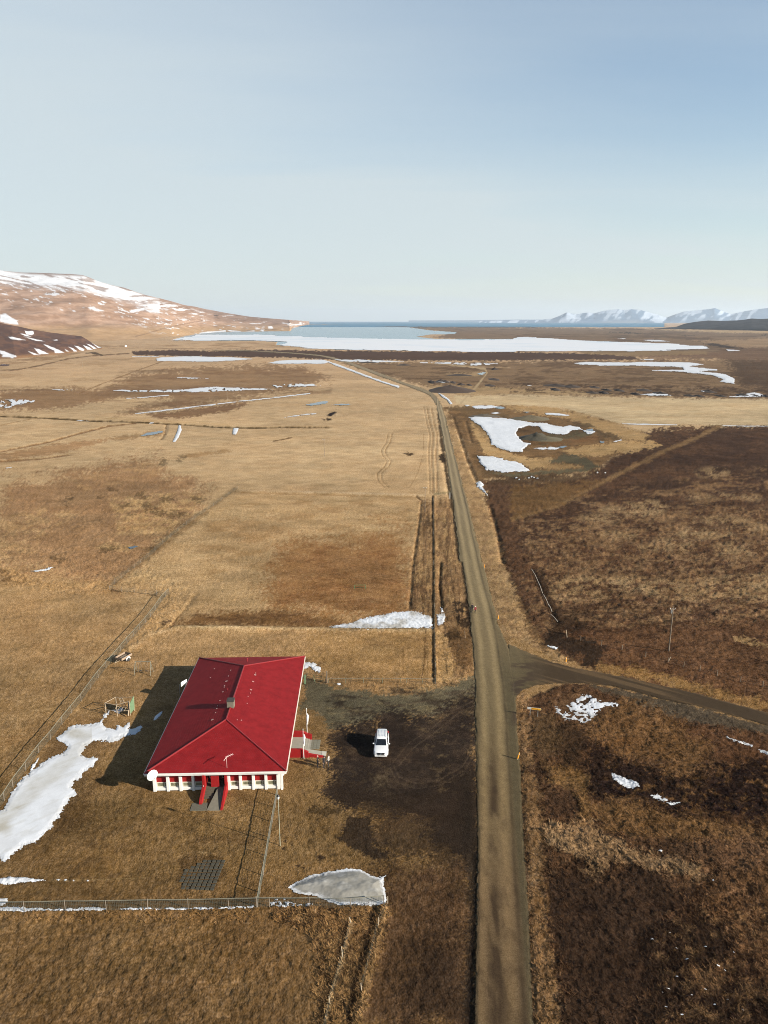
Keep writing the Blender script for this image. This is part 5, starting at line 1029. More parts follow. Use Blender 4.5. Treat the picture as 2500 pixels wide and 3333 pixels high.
# aerial on the front slope
w = on_roof(739, 2499); mb = MB(); mb.tube([w, w + Vector((0, 0, 1.55))], .025, 6); t = w + Vector((0, 0, 1.5))
aer = mb.build('aerial', mat('pinkish_aerial_tube', (.55, .36, .33), .5), roof)
mb = MB(); mb.tube([t + Vector((-.18, -.75, -.05)), t, t + Vector((.72, .45, .10))], .03, 6)
for k in range(5):
    c = t.lerp(t + Vector((.72, .45, .10)), k / 4); mb.tube([c + Vector((-.16, .2, 0)), c + Vector((.16, -.2, 0))], .012, 4)
mb.build('aerial_boom', mat('pale_aerial_tube', (.62, .45, .42), .5), roof)
# eaves
mb = MB()
mb.box(-HW, HW, .0, .05, 2.57, 2.93); mb.box(-HW, HW, LEN - .05, LEN, 2.57, 2.93); mb.box(HW - .05, HW, .052, LEN - .052, 2.57, 2.93); mb.box(-HW, -HW + .05, .052, LEN - .052, 2.57, 2.93)
mb.box(-HW + .052, HW - .052, .052, LEN - .052, 2.60, 2.64)
mb.build('fascia', M_white, house)
mb = MB(); mb.box(-HW - .03, HW + .03, -.13, -.003, 2.80, 2.92); mb.build('gutter', M_white, house)
mb = MB(); mb.box(HW + .003, HW + .11, .0, LEN, 2.82, 2.91); mb.build('gutter', mat('pale_gutter', (.62, .56, .46), .5), house)
mb = MB(); mb.box(-HW - .11, -HW - .003, .0, LEN, 2.82, 2.91); mb.build('gutter', mat('pale_gutter_left', (.62, .56, .46), .5), house)
# walls
WX0, WX1, WY0, WY1 = -7.75, 7.45, .95, 30.6
mb = MB(); mb.box(WX0, -1.66, WY0, WY0 + .3, -.2, 2.6); mb.box(1.26, WX1, WY0, WY0 + .3, -.2, 2.6); mb.box(WX0, WX0 + .3, WY0 + .302, WY1 - .302, -.2, 2.6); mb.box(WX1 - .3, WX1, WY0 + .302, WY1 - .302, -.2, 2.6); mb.box(WX0, WX1, WY1 - .3, WY1, -.2, 2.6)
mb.build('wall', M_red, house)
M_frame = mat('cream_window_frame', (.52, .49, .40), .5)
cols = [(-7.84, -7.47), (-6.2, -5.87), (-4.65, -4.32), (-3.1, -2.79), (1.265, 1.56), (2.66, 2.98), (4.25, 4.56), (5.79, 6.1), (7.27, 7.72)]
for x0, x1 in cols:
    mb = MB(); xm, hw = (x0 + x1) / 2, (x1 - x0) / 2
    # tapered pier: wider and deeper at its foot
    prof = [(WY0 - .002, -.05), (WY0 - .33, -.05), (WY0 - .33, .30), (WY0 - .30, 2.59), (WY0 - .002, 2.59)]
    mb.prism(prof, 'x', x0, x1); mb.build('pier', M_white, house, bevel=.012)
def bay(x0, x1):
    mb = MB(); mb.box(x0, x1, WY0 - .24, WY0 - .003, .08, .44); mb.build('sill_band', M_white, house, bevel=.012)
    mb = MB(); f = .07; y0, y1 = WY0 - .09, WY0 - .004
    mb.box(x0 + .03, x1 - .03, y0, y1, .50, .50 + f); mb.box(x0 + .03, x1 - .03, y0, y1, 1.10 - f, 1.10); mb.box(x0 + .03, x0 + .03 + f, y0, y1, .50 + f, 1.10 - f); mb.box(x1 - .03 - f, x1 - .03, y0, y1, .50 + f, 1.10 - f)
    mb.box((x0 + x1) / 2 + .30, (x0 + x1) / 2 + .34, y0 + .01, y1, .57, 1.03)
    w_ = mb.build('window', M_frame, house)
    mb = MB(); mb.box(x0 + .1, x1 - .1, WY0 - .05, WY0 - .03, .57, 1.03); mb.build('pane', M_bayglass, w_)
M_bayglass = mat('window_glass_painted_reflection', (.16, .155, .10), .08, var=.6, scale=2.2, spec=.6)  # greenish-brown mottling paints the ground's reflection into the panes
for a, c in ((0, 1), (1, 2), (2, 3), (4, 5), (5, 6), (6, 7), (7, 8)): bay(cols[a][1] + .004, cols[c][0] - .004)
bay(-2.786, -1.68)
# right-hand side: piers and bays under the eaves
for k in range(14):
    y = 1.4 + k * 2.05
    if 6.6 < y < 12.6: continue
    mb = MB(); mb.prism([(WX1 + .002, -.05), (WX1 + .42, -.05), (WX1 + .30, .34), (WX1 + .28, 2.59), (WX1 + .002, 2.59)], 'y', y, y + .32); mb.build('pier', M_white, house)
    mb = MB(); mb.box(WX1 + .003, WX1 + .04, y + .5, y + 1.85, .6, 1.6); w_ = mb.build('window', M_frame, house); mb = MB(); mb.box(WX1 + .042, WX1 + .05, y + .57, y + 1.78, .67, 1.53); mb.build('pane', M_glass, w_)
mb = MB(); mb.prism([(.953, -.05), (.50, -.05), (.62, .3), (.70, 2.59), (.953, 2.59)][::-1], 'x', 7.80, 8.02); mb.build('pier', M_white, house)
M_dkconc = mat('dark_landing_concrete', (.085, .075, .052), .9, var=.2)
# recessed front entrance, parapets, stairs and ramp
mb = MB(); mb.box(-1.66, -1.32, -.1, 2.2, .55, 2.6); mb.build('entrance_jamb', M_red, house, bevel=.02)
mb = MB(); mb.box(.95, 1.258, .3, 2.2, -.1, 2.6); mb.build('entrance_jamb', M_red, house, bevel=.02)
mb = MB(); mb.box(-1.318, .948, 2.0, 2.2, -.1, 2.6); back = mb.build('entrance_wall', mat('dark_red_wall', (.13, .010, .011), .6), house)
for x0, x1 in ((-1.22, -.80), (.36, .86)):
    mb = MB(); mb.box(x0, x1, 1.93, 1.995, .86, 2.5); d = mb.build('door', M_frame, house); mb = MB(); mb.box(x0 + .06, x1 - .06, 1.915, 1.928, .95, 2.42); mb.build('pane', M_glass, d)
    mb = MB(); mb.tube([(x1 - .10, 1.88, 1.5), (x1 - .10, 1.88, 1.85)], .018, 6); mb.build('handle', M_steel, d)
mb = MB(); mb.box(-.70, .27, .35, .50, .62, 2.59); mb.build('entrance_panel', M_red, house, bevel=.01)
mb = MB(); mb.prism([(.94, -.2), (-2.15, -.2), (-2.15, .28), (-1.75, .55), (-.3, 1.0), (.3, 1.12), (.94, 1.12)], 'x', -1.72, -1.34); mb.build('stair_parapet', M_red, house, bevel=.03)
mb = MB(); mb.prism([(.94, -.2), (-3.2, -.2), (-3.2, .12), (-2.6, .34), (-.3, 1.1), (.94, 1.22)], 'x', 1.0, 1.30); mb.build('stair_parapet', M_red, house, bevel=.03)
mb = MB(); mb.ball((-1.53, -.02, 1.16), .11, 8, 6); mb.build('entrance_lamp', M_white, house, smooth=True)
mb = MB(); mb.box(-1.336, .996, .3, 1.998, -.2, .70)
for k in range(5): mb.box(-1.336, -.30, .3 - (k + 1) * .34, .298 - k * .34, -.2, .70 - (k + 1) * .135)
mb.build('front_stairs', mat('mossy_concrete', (.075, .062, .04), .9, var=.25, scale=3), house)
mb = MB(); mb.add([(-.29, -3.3, -.2), (.995, -3.2, -.2), (.995, .296, -.2), (-.29, .296, -.2), (-.62, -3.3, .02), (.995, -3.2, .02), (.995, .296, .70), (.15, .296, .70)], [(0, 3, 2, 1), (4, 5, 6, 7), (0, 1, 5, 4), (1, 2, 6, 5), (2, 3, 7, 6), (3, 0, 4, 7)])
mb.build('wheel_ramp', M_conc, house)
mb = MB(); mb.box(-2.55, -.66, -3.25, -1.80, -.2, .08); mb.build('landing_slab', M_dkconc, house, bevel=.02)
# satellite dish on the corner pier
dc = HMI @ g(495, 2523, 3.05); nrm = Vector((.72, -.80, .02)).normalized()
MD = Matrix.Translation(dc) @ nrm.to_track_quat('Z', 'Y').to_matrix().to_4x4()
mb = MB(); mb.lathe([(.02, -.13), (.25, -.11), (.5, -.03), (.68, .06), (.69, .075), (.5, -.005), (.25, -.085), (.02, -.105)], 24, MD, cap=False); dish = mb.build('satellite_dish', mat('dish_white', (.78, .78, .72), .5), house, smooth=True)
mb = MB(); mb.tube([dc - nrm * .12, Vector((-7.78, .62, 1.75))], .04, 6); mb.tube([dc - nrm * .12, Vector((-7.78, .62, 2.2))], .03, 6); mb.build('bracket', M_steel, dish)
mb = MB(); a = MD @ Vector((0, -.66, .05)); c = MD @ Vector((0, -.12, .62)); mb.tube([a, c], .018, 5); mb.ball(c, .06, 6, 5); mb.build('feed_arm', M_steel, dish)
# side entrance on the right: red walls, deck, ramp
def hl(x, y, z=0): return HMI @ Vector((x, y, z))
mb = MB(); pz = HMI.to_euler().z
def hbox(mb, x0, x1, y0, y1, z0, z1): return mb.box(x0, x1, y0, y1, z0, z1, HMI)
mb = MB(); mb.prism([(-13.05, -.1), (-10.0, -.1), (-10.0, .82), (-10.9, 1.22), (-13.05, 1.22)], 'y', 86.0, 86.32, HMI); mb.build('porch_wall', M_red, house, bevel=.02)
mb = MB(); mb.prism([(-13.05, -.1), (-9.95, -.1), (-9.95, .85), (-10.2, .85), (-10.2, .98), (-10.5, .98), (-11.2, 1.35), (-13.05, 1.35)], 'y', 90.15, 90.47, HMI); mb.build('porch_wall', M_red, house, bevel=.02)
M_deck = mat('pale_concrete', (.23, .21, .165), .85, var=.1, scale=2.0)
mb = MB(); hbox(mb, -13.05, -10.85, 86.322, 90.148, -.1, .5)
for k in range(3): hbox(mb, -10.848 + k * .3, -10.55 + k * .3, 87.42, 90.148, -.1, .5 - (k + 1) * .125)
mb.build('porch_deck', M_deck, house)
mb = MB(); mb.prism([(-10.848, -.1), (-7.7, -.1), (-7.7, .03), (-8.3, .06), (-10.848, .5)], 'y', 86.34, 87.415, HMI); mb.build('porch_ramp', M_deck, house)
mb = MB(); mb.prism([(-9.998, -.1), (-8.0, -.1), (-8.0, .12), (-9.998, .52)], 'y', 86.05, 86.335, HMI); mb.build('ramp_side', M_red, house)
mb = MB(); mb.prism([(-8.3, .064), (-7.72, .034), (-7.72, .05), (-8.3, .09)], 'y', 86.4, 87.38, HMI); mb.build('ramp_lip', mat('worn_pale_concrete', (.34, .32, .26), .8), house)
mb = MB(); hbox(mb, -13.05, -12.985, 87.0, 89.6, .52, 2.5); pd = mb.build('porch_door', mat('dark_door', (.06, .03, .025), .4), house)
# left side porch, in the shade
mb = MB(); mb.prism([(WX0 - 1.7, -.1), (WX0, -.1), (WX0, 1.2), (WX0 - 1.2, 1.2), (WX0 - 1.7, .8)], 'y', 14.6, 14.9); mb.build('porch_wall', M_red, house)
mb = MB(); mb.prism([(WX0 - 1.7, -.1), (WX0, -.1), (WX0, 1.2), (WX0 - 1.2, 1.2), (WX0 - 1.7, .8)], 'y', 17.6, 17.9); mb.build('porch_wall', M_red, house)
mb = MB(); mb.box(WX0 - 1.4, WX0, 14.9, 17.6, -.1, .5); mb.build('porch_deck', M_conc, house)
# paving at the side entrance
pav = empty('paving_square', (-9.7, 89.1, 0), 0, 'square of grey paving slabs at the foot of the side porch steps', 'paving')
slab_m = None; M_slab = mat('grey_paving_slab', (.13, .12, .085), .9, var=.2, scale=2)
for i in range(4):
    for j in range(5):
        if slab_m is None:
            mb = MB(); mb.box(-.215, .215, -.215, .215, -.05, .03); s_ = mb.build('slab', M_slab, pav, bevel=.012); slab_m = s_
        else: s_ = slab_m.copy(); C.objects.link(s_); s_.parent = pav
        s_.location = (-.62 + i * .46, -.98 + j * .46, .06 + .012 * random.random()); s_.rotation_euler = (random.uniform(-.02, .02), random.uniform(-.02, .02), random.uniform(-.03, .03))
# square of dark rubber mats on the lawn
c0 = g(654, 2843); mats_ = empty('play_mat_square', c0, R(-3), 'dark square of sunken grid mats in the front lawn', 'paving')
proto = None; M_mat = mat('dark_rubber_mat', (.042, .037, .024), .9, var=.35, scale=2)
for i in range(8):
    for j in range(9):
        if i + (8 - j) < 3 or (i < 1 and j < 2): continue
        if proto is None:
            mb = MB(); mb.box(-.19, .19, -.185, .185, -.06, .03); proto = mb.build('mat', M_mat, mats_, bevel=.015); s_ = proto
        else: s_ = proto.copy(); C.objects.link(s_); s_.parent = mats_
        s_.location = (-1.72 + i * .50 + .12 * (j / 9), -2.1 + j * .49, .03 + .04 * random.random() - (.045 if i - j * .35 < 2.2 else 0)); s_.rotation_euler = (random.uniform(-.04, .04), random.uniform(-.04, .04), random.uniform(-.05, .05))

# ------------------------------------------------------------------ car
def build_car():
    car = empty('white_suv', (-.34, 88.05, .02), R(-2.0), 'white four-wheel-drive car parked on the dark gravel yard', 'car')
    M_body = mat('white_car_paint', (.56, .56, .55), .28, var=.02, coat=.6, spec=.5); M_gl = mat('tinted_car_glass', (.008, .009, .010), .04, spec=.7, var=.02)
    mb = MB(); st = [(-2.38, .74, .40, .74), (-2.33, .84, .34, .86), (-2.1, .915, .30, .97), (-1.75, .935, .30, 1.03), (-1.05, .94, .30, 1.13), (0, .94, .30, 1.16), (1.4, .94, .30, 1.16), (2.1, .925, .32, 1.14), (2.33, .88, .36, 1.10), (2.38, .82, .42, 1.02)]
    rings = []
    for y, hw, zb, zt in st:
        half = [(hw * .80, zb), (hw * .97, zb + .12), (hw, zb + (zt - zb) * .45), (hw * .985, zt - .14), (hw * .93, zt - .035), (hw * .80, zt), (hw * .4, zt + .028)]
        rings.append([(x, y, z) for x, z in half] + [(-x, y, z) for x, z in reversed(half)])
    n = len(rings[0]); vs = [q for r in rings for q in r]; fs = []
    for i in range(len(rings) - 1):
        for k in range(n): fs.append((i * n + k, i * n + (k + 1) % n, (i + 1) * n + (k + 1) % n, (i + 1) * n + k))
    fs += [tuple(reversed(range(n))), tuple((len(rings) - 1) * n + k for k in range(n))]; mb.add(vs, fs)
    st = [(-1.02, .80, .80, 1.10), (-.34, .86, .64, 1.76), (-.05, .87, .665, 1.83), (.7, .875, .68, 1.875), (1.6, .87, .67, 1.85), (2.08, .86, .645, 1.77), (2.30, .84, .66, 1.30), (2.32, .82, .78, 1.06)]
    rings = []
    for y, hb, ht, zt in st:
        half = [(hb, 1.05), (hb + (ht - hb) * .30, 1.05 + (zt - 1.05) * .35), (ht + (hb - ht) * .12, 1.05 + (zt - 1.05) * .86), (ht * .94, zt - .012), (ht * .5, zt + .012)]
        rings.append([(x, y, z) for x, z in half] + [(-x, y, z) for x, z in reversed(half)])
    n = len(rings[0]); vs = [q for r in rings for q in r]; fs = []
    for i in range(len(rings) - 1):
        for k in range(n): fs.append((i * n + k, i * n + (k + 1) % n, (i + 1) * n + (k + 1) % n, (i + 1) * n + k))
    fs += [tuple(reversed(range(n))), tuple((len(rings) - 1) * n + k for k in range(n))]; mb.add(vs, fs)
    body = mb.build('body', M_body, car, smooth=True)
    md = body.modifiers.new('edge', 'EDGE_SPLIT'); md.split_angle = R(38)
    mb = MB(); o = .014
    mb.add([(-.715, -.985 - o, 1.165), (.715, -.985 - o, 1.165), (.60, -.375 - o, 1.735), (-.60, -.375 - o, 1.735), (-.715, -.96, 1.14), (.715, -.96, 1.14), (.60, -.35, 1.71), (-.60, -.35, 1.71)], [(0, 1, 2, 3), (0, 4, 5, 1), (1, 5, 6, 2), (2, 6, 7, 3), (3, 7, 4, 0)]); mb.build('windscreen', M_gl, car)
    for s in (-1, 1):
        for y0, y1, ya, yb in ((-.72, -.02, -.30, -.02), (.06, .88, .06, .88), (.96, 1.9, .96, 1.78)):
            mb = MB(); X = lambda z, y: s * (.862 - (z - 1.05) * .245 + .022)
            q = [(X(1.17, y0), y0, 1.17), (X(1.17, y1), y1, 1.17), (X(1.66, yb), yb, 1.66), (X(1.66, ya), ya, 1.66)]; q2 = [(a - s * .03, b_, c) for a, b_, c in q]
            mb.add(q + q2, [(0, 1, 2, 3), (7, 6, 5, 4), (0, 4, 5, 1), (1, 5, 6, 2), (2, 6, 7, 3), (3, 7, 4, 0)]); mb.build('side_window', M_gl, car)
    mb = MB(); mb.add([(-.62, 2.325, 1.2), (.62, 2.325, 1.2), (.56, 2.20, 1.64), (-.56, 2.20, 1.64), (-.62, 2.29, 1.2), (.62, 2.29, 1.2), (.56, 2.16, 1.64), (-.56, 2.16, 1.64)], [(0, 1, 2, 3), (7, 6, 5, 4), (0, 4, 5, 1), (1, 5, 6, 2), (2, 6, 7, 3), (3, 7, 4, 0)]); mb.build('rear_window', M_gl, car)
    # wheels with arches
    M_rim = mat('alloy_rim', (.42, .42, .43), .35, metal=.8)
    proto_w = None
    for sx, y in ((-1, -1.42), (1, -1.42), (-1, 1.38), (1, 1.38)):
        Mx = Matrix.Rotation(R(90), 4, 'Y')
        if proto_w is None:
            wh = empty('wheel'); wh.parent = car
            mb = MB(); mb.lathe([(.24, -.12), (.35, -.125), (.385, -.09), (.39, 0), (.385, .09), (.35, .125), (.24, .12)], 20, Mx); mb.build('tyre', M_rubber, wh, smooth=False)
            mb = MB(); mb.lathe([(.03, .13), (.10, .135), (.235, .122), (.24, .05)], 12, Mx)
            for k in range(6): mb.box(.03, .24, -.03, .03, .124, .14, Mx @ Matrix.Rotation(k * math.pi / 3, 4, 'Z'))
            mb.build('rim', M_rim, wh); proto_w = wh
        else: wh = copy_tree(proto_w, car)
        wh.location = (sx * .80, y, .39); wh.rotation_euler = (0, 0, 0 if sx > 0 else math.pi)
        mb = MB(); pts = [(sx * .925, y + .47 * math.cos(a), .39 + .47 * math.sin(a)) for a in np.linspace(-.1, math.pi + .1, 13)]; mb.tube(pts, .045, 6); mb.build('wheel_arch', M_body, car, smooth=True)
        mb = MB(); mb.lathe([(.44, .0), (.44, .02)], 18, Matrix.Translation((sx * .928, y, .40)) @ Matrix.Rotation(R(90) * sx, 4, 'Y')); mb.build('wheel_housing', M_black, car)
    # front
    mb = MB(); mb.prism([(-.46, .66), (.46, .66), (.50, .88), (-.50, .88)], 'y', -2.405, -2.30); gr = mb.build('grille', M_black, car)
    mb = MB()
    for k in range(4): mb.box(-.45, .45, -2.418, -2.406, .685 + k * .05, .70 + k * .05)
    mb.build('grille_bar', mat('dark_chrome', (.12, .12, .12), .25, metal=.9), gr)
    mb = MB(); mb.tube([(.105 * math.cos(a), -2.43, .78 + .07 * math.sin(a)) for a in np.linspace(0, 2 * math.pi, 17)], .014, 5, False); mb.tube([(.06 * math.cos(a), -2.432, .80 + .03 * math.sin(a)) for a in np.linspace(0, 2 * math.pi, 13)], .008, 4, False); mb.tube([(.026 * math.cos(a), -2.432, .775 + .06 * math.sin(a)) for a in np.linspace(0, 2 * math.pi, 13)], .008, 4, False); mb.build('badge', mat('chrome', (.75, .75, .75), .12, metal=1.0), gr)
    M_lens = mat('headlight_lens', (.55, .58, .60), .06, spec=.8)
    for s in (-1, 1):
        mb = MB(); mb.add([(s * .52, -2.385, .72), (s * .84, -2.24, .74), (s * .89, -2.02, .90), (s * .80, -2.12, .985), (s * .54, -2.355, .90), (s * .52, -2.2, .72), (s * .80, -2.1, .74), (s * .84, -1.95, .88), (s * .76, -2.0, .95), (s * .54, -2.2, .88)], [(0, 1, 2, 3, 4), (9, 8, 7, 6, 5), (0, 5, 6, 1), (1, 6, 7, 2), (2, 7, 8, 3), (3, 8, 9, 4), (4, 9, 5, 0)]); mb.build('headlight', M_lens, car)
        mb = MB(); mb.lathe([(.06, 0), (.06, .03)], 10, Matrix.Translation((s * .70, -2.37, .50)) @ Matrix.Rotation(R(90), 4, 'X')); mb.build('fog_light', M_lens, car)
        mb = MB(); mb.ball((s * 1.06, -.68, 1.22), (.13, .07, .10), 8, 6); mb.tube([(s * .86, -.66, 1.16), (s * 1.0, -.68, 1.19)], .03, 5); mb.build('wing_mirror', M_body, car, smooth=True)
        mb = MB(); mb.tube([(s * .62, -.02, 1.86), (s * .615, .1, 1.93), (s * .62, .8, 1.955), (s * .61, 1.6, 1.93), (s * .60, 1.78, 1.84)], .024, 6); mb.build('roof_rail', mat('rail_dark', (.08, .08, .085), .4, metal=.5), car)
        for y in (-.1, .8):
            mb = MB(); mb.box(s * .955 - .012, s * .955 + .012, y, y + .2, .98, 1.02); mb.build('door_handle', M_body, car)
        mb = MB(); mb.box(s * .80 - .08, s * .80 + .08, 2.27, 2.345, .85, 1.3); mb.build('tail_light', mat('tail_red', (.35, .01, .01), .2), car)
        mb = MB(); mb.box(s * .90 - .06, s * .90 + .06, -.95, 1.0, .28, .34); mb.build('side_step', M_black, car)
    mb = MB(); mb.prism([(-.80, .36), (.80, .36), (.82, .54), (-.82, .54)], 'y', -2.42, -2.30); mb.build('front_bumper', M_body, car, bevel=.02)
    mb = MB(); mb.box(-.52, .52, -2.425, -2.41, .56, .64); mb.build('air_intake', M_black, car)
    mb = MB(); mb.box(-.26, .26, -2.44, -2.422, .44, .55); mb.build('number_plate', M_white, car)
    mb = MB(); mb.tube([(-.6, -1.0, 1.185), (.1, -.95, 1.22)], .012, 4); mb.build('wiper', M_black, car)
    for x in (-.4, -.2, 0, .2, .4):
        mb = MB(); mb.box(x - .012, x + .012, .15, 1.75, 1.868, 1.892); mb.build('roof_rib', M_body, car)
    return car
build_car()

# ------------------------------------------------------------------ people
def person(loc, heading, label, top, legs, hair, skin=(.45, .27, .19), sc=1.0, stride=0.0, arms=((.05, .02), (.05, .02)), lean=0.0, shoes=(.03, .03, .03), hat=None, group=None, turn=0.0):
    """arms: per side (forward swing, elbow bend) in radians; heading: the way the body faces, radians from +Y"""
    rt = empty('person', loc, heading, label, 'person', group); rt.scale = (sc, sc, sc)
    V, E, Rr = [], [], []
    def add(pt, r, parent=None):
        V.append(Vector(pt)); Rr.append(r); 
        if parent is not None: E.append((parent, len(V) - 1))
        return len(V) - 1
    ln_ = lambda z: lean * max(0, z - .9)
    pel = add((0, 0, .95), (.155, .115)); bel = add((0, ln_(1.08), 1.08), (.145, .105), pel); ch = add((0, ln_(1.3), 1.30), (.165, .115), bel); nb = add((0, ln_(1.46), 1.46), (.085, .075), ch)
    nk = add((0, ln_(1.53) + .01, 1.53), (.055, .055), nb); hd = add((0, ln_(1.62) + .025, 1.62), (.080, .095), nk); ht = add((0, ln_(1.71) + .02, 1.71), (.062, .075), hd)
    hands = []
    for s, (fw, el) in zip((-1, 1), arms):
        sh = add((s * .185, ln_(1.42), 1.41), (.065, .065), ch); d1 = Vector((s * .13, math.sin(fw), -math.cos(fw))).normalized(); e = V[sh] + d1 * .29; eb = add(e, (.05, .05), sh)
        d2 = Vector((s * .02 if el < .6 else -s * .45, math.sin(fw + el), -math.cos(fw + el))).normalized(); w = add(e + d2 * .25, (.034, .034), eb); pm = add(V[w] + d2 * .075, (.036, .022), w); hands.append((V[pm].copy(), d2, s))
    for s in (-1, 1):
        st_ = stride * s; hp = add((s * .095, 0, .88), (.098, .10), pel); kn = add((s * .10, st_ * .22 + .03, .49), (.062, .065), hp); an = add((s * .105, st_ * .40 - (.06 if st_ < 0 else 0), .09 + (.03 if st_ < 0 else 0)), (.044, .046), kn)
        hl_ = add(V[an] + Vector((0, .02, -.045)), (.042, .045), an); add(V[hl_] + Vector((s * .02, .15, -.008)), (.042, .034), hl_)
    me = bpy.data.meshes.new('body'); me.from_pydata([tuple(q) for q in V], E, []); o = bpy.data.objects.new('body_tmp', me); C.objects.link(o)
    md = o.modifiers.new('s', 'SKIN'); md.use_smooth_shade = True
    for k, sv in enumerate(me.skin_vertices[0].data): sv.radius = Rr[k]; sv.use_root = (k == 0)
    sb = o.modifiers.new('u', 'SUBSURF'); sb.levels = 1; sb.render_levels = 1
    dg = bpy.context.evaluated_depsgraph_get(); m2 = bpy.data.meshes.new_from_object(o.evaluated_get(dg)); bpy.data.objects.remove(o)
    mb = MB(); mb.v = [tuple(q.co) for q in m2.vertices]; mb.f = [list(q.vertices) for q in m2.polygons]
    for f in mb.f:
        c = sum((Vector(mb.v[i]) for i in f), Vector()) / len(f)
        if c.z < .10: k = 3
        elif min((c - h_[0]).length for h_ in hands) < .075 or c.z > 1.515: k = 2
        elif c.z < .93 and abs(c.x) < .2 and min((c - h_[0]).length for h_ in hands) > .1: k = 1
        else: k = 0
        mb.m.append(k)
    mb.mi = 2
    for pm, d, s in hands:                                             # fingers, unequal and bent, and a thumb from the side
        sd = d.cross(Vector((0, 1, .01))).normalized(); nn = d.cross(sd).normalized()
        for k, L in enumerate((.070, .082, .076, .060)):
            a = pm + d * .03 + sd * (.030 - .020 * k); mb.tube([a, a + d * L * .5 + nn * .006, a + d * L * .9 + nn * .028], [.0095, .009, .007], 5)
        a = pm - d * .02 + sd * .035; mb.tube([a, a + sd * .03 + d * .03, a + sd * .035 + d * .065], [.011, .010, .008], 5)
    hc = V[hd]; mb.tube([hc + Vector((0, .085, .01)), hc + Vector((0, .112, -.022))], [.010, .015], 5)
    for s in (-1, 1): mb.ball(hc + Vector((s * .083, 0, -.005)), (.012, .022, .030), 6, 5)
    mb.tube([hc + Vector((-.022, .090, -.052)), hc + Vector((0, .096, -.053)), hc + Vector((.022, .090, -.052))], .006, 4)
    mt = [mat('clothing_top', top, .85, var=.12), mat('trousers', legs, .85, var=.1), mat('skin', skin, .55, var=.05), mat('shoes', shoes, .7)]
    body = mb.build('body', mt, rt, smooth=True)
    mb = MB()
    for s in (-1, 1): mb.ball(hc + Vector((s * .032, .084, .012)), .011, 6, 5)
    mb.build('eyes', mat('eye', (.05, .04, .035), .3), rt, smooth=True)
    mb = MB(); mb.ball(hc + Vector((0, -.014, .055)), (.092, .105, .088), 10, 7)
    if hat: mb.ball(hc + Vector((0, -.01, .15)), .035, 6, 5); mb.build('woolly_hat', mat('hat', hat, .9), rt, smooth=True)
    else: mb.build('hair', mat('hair', hair, .7), rt, smooth=True)
    return rt
G3 = 'people talking beside the porch ramp'
a = g(1034, 2498); b2_ = g(1055.5, 2500); c_ = g(1070, 2495)
person(a, R(-95), 'person with pale bare-looking head and black coat facing the others by the ramp', (.012, .012, .014), (.014, .014, .017), (.42, .26, .19), (.50, .30, .22), 1.0, .06, ((.5, .9), (.3, .3)), group=G3)
person(b2_, R(25), 'person in dark clothes and light shoes holding hands behind the back', (.02, .017, .018), (.022, .02, .022), (.02, .015, .012), sc=1.03, stride=.05, arms=((-.45, .15), (-.45, .15)), shoes=(.35, .30, .26), group=G3)
person(c_, R(70), 'person in light grey jacket and dark trousers nearest the yard', (.34, .32, .29), (.018, .017, .018), (.02, .016, .013), sc=1.0, stride=.08, arms=((.2, .5), (.1, .2)), shoes=(.30, .27, .24), group=G3)
G2 = 'people walking along the road'
person(g(1537, 1991), R(176), 'taller dark-clothed walker at the left edge of the gravel road', (.015, .014, .016), (.016, .016, .018), (.015, .012, .01), sc=.98, stride=.45, arms=((.25, .2), (-.25, .2)), group=G2)
person(g(1547, 1996), R(178), 'smaller walker in red jacket and white hat on the gravel road', (.20, .02, .025), (.018, .016, .018), (.02, .015, .01), sc=.86, stride=-.4, arms=((-.2, .2), (.25, .25)), hat=(.72, .66, .62), group=G2)

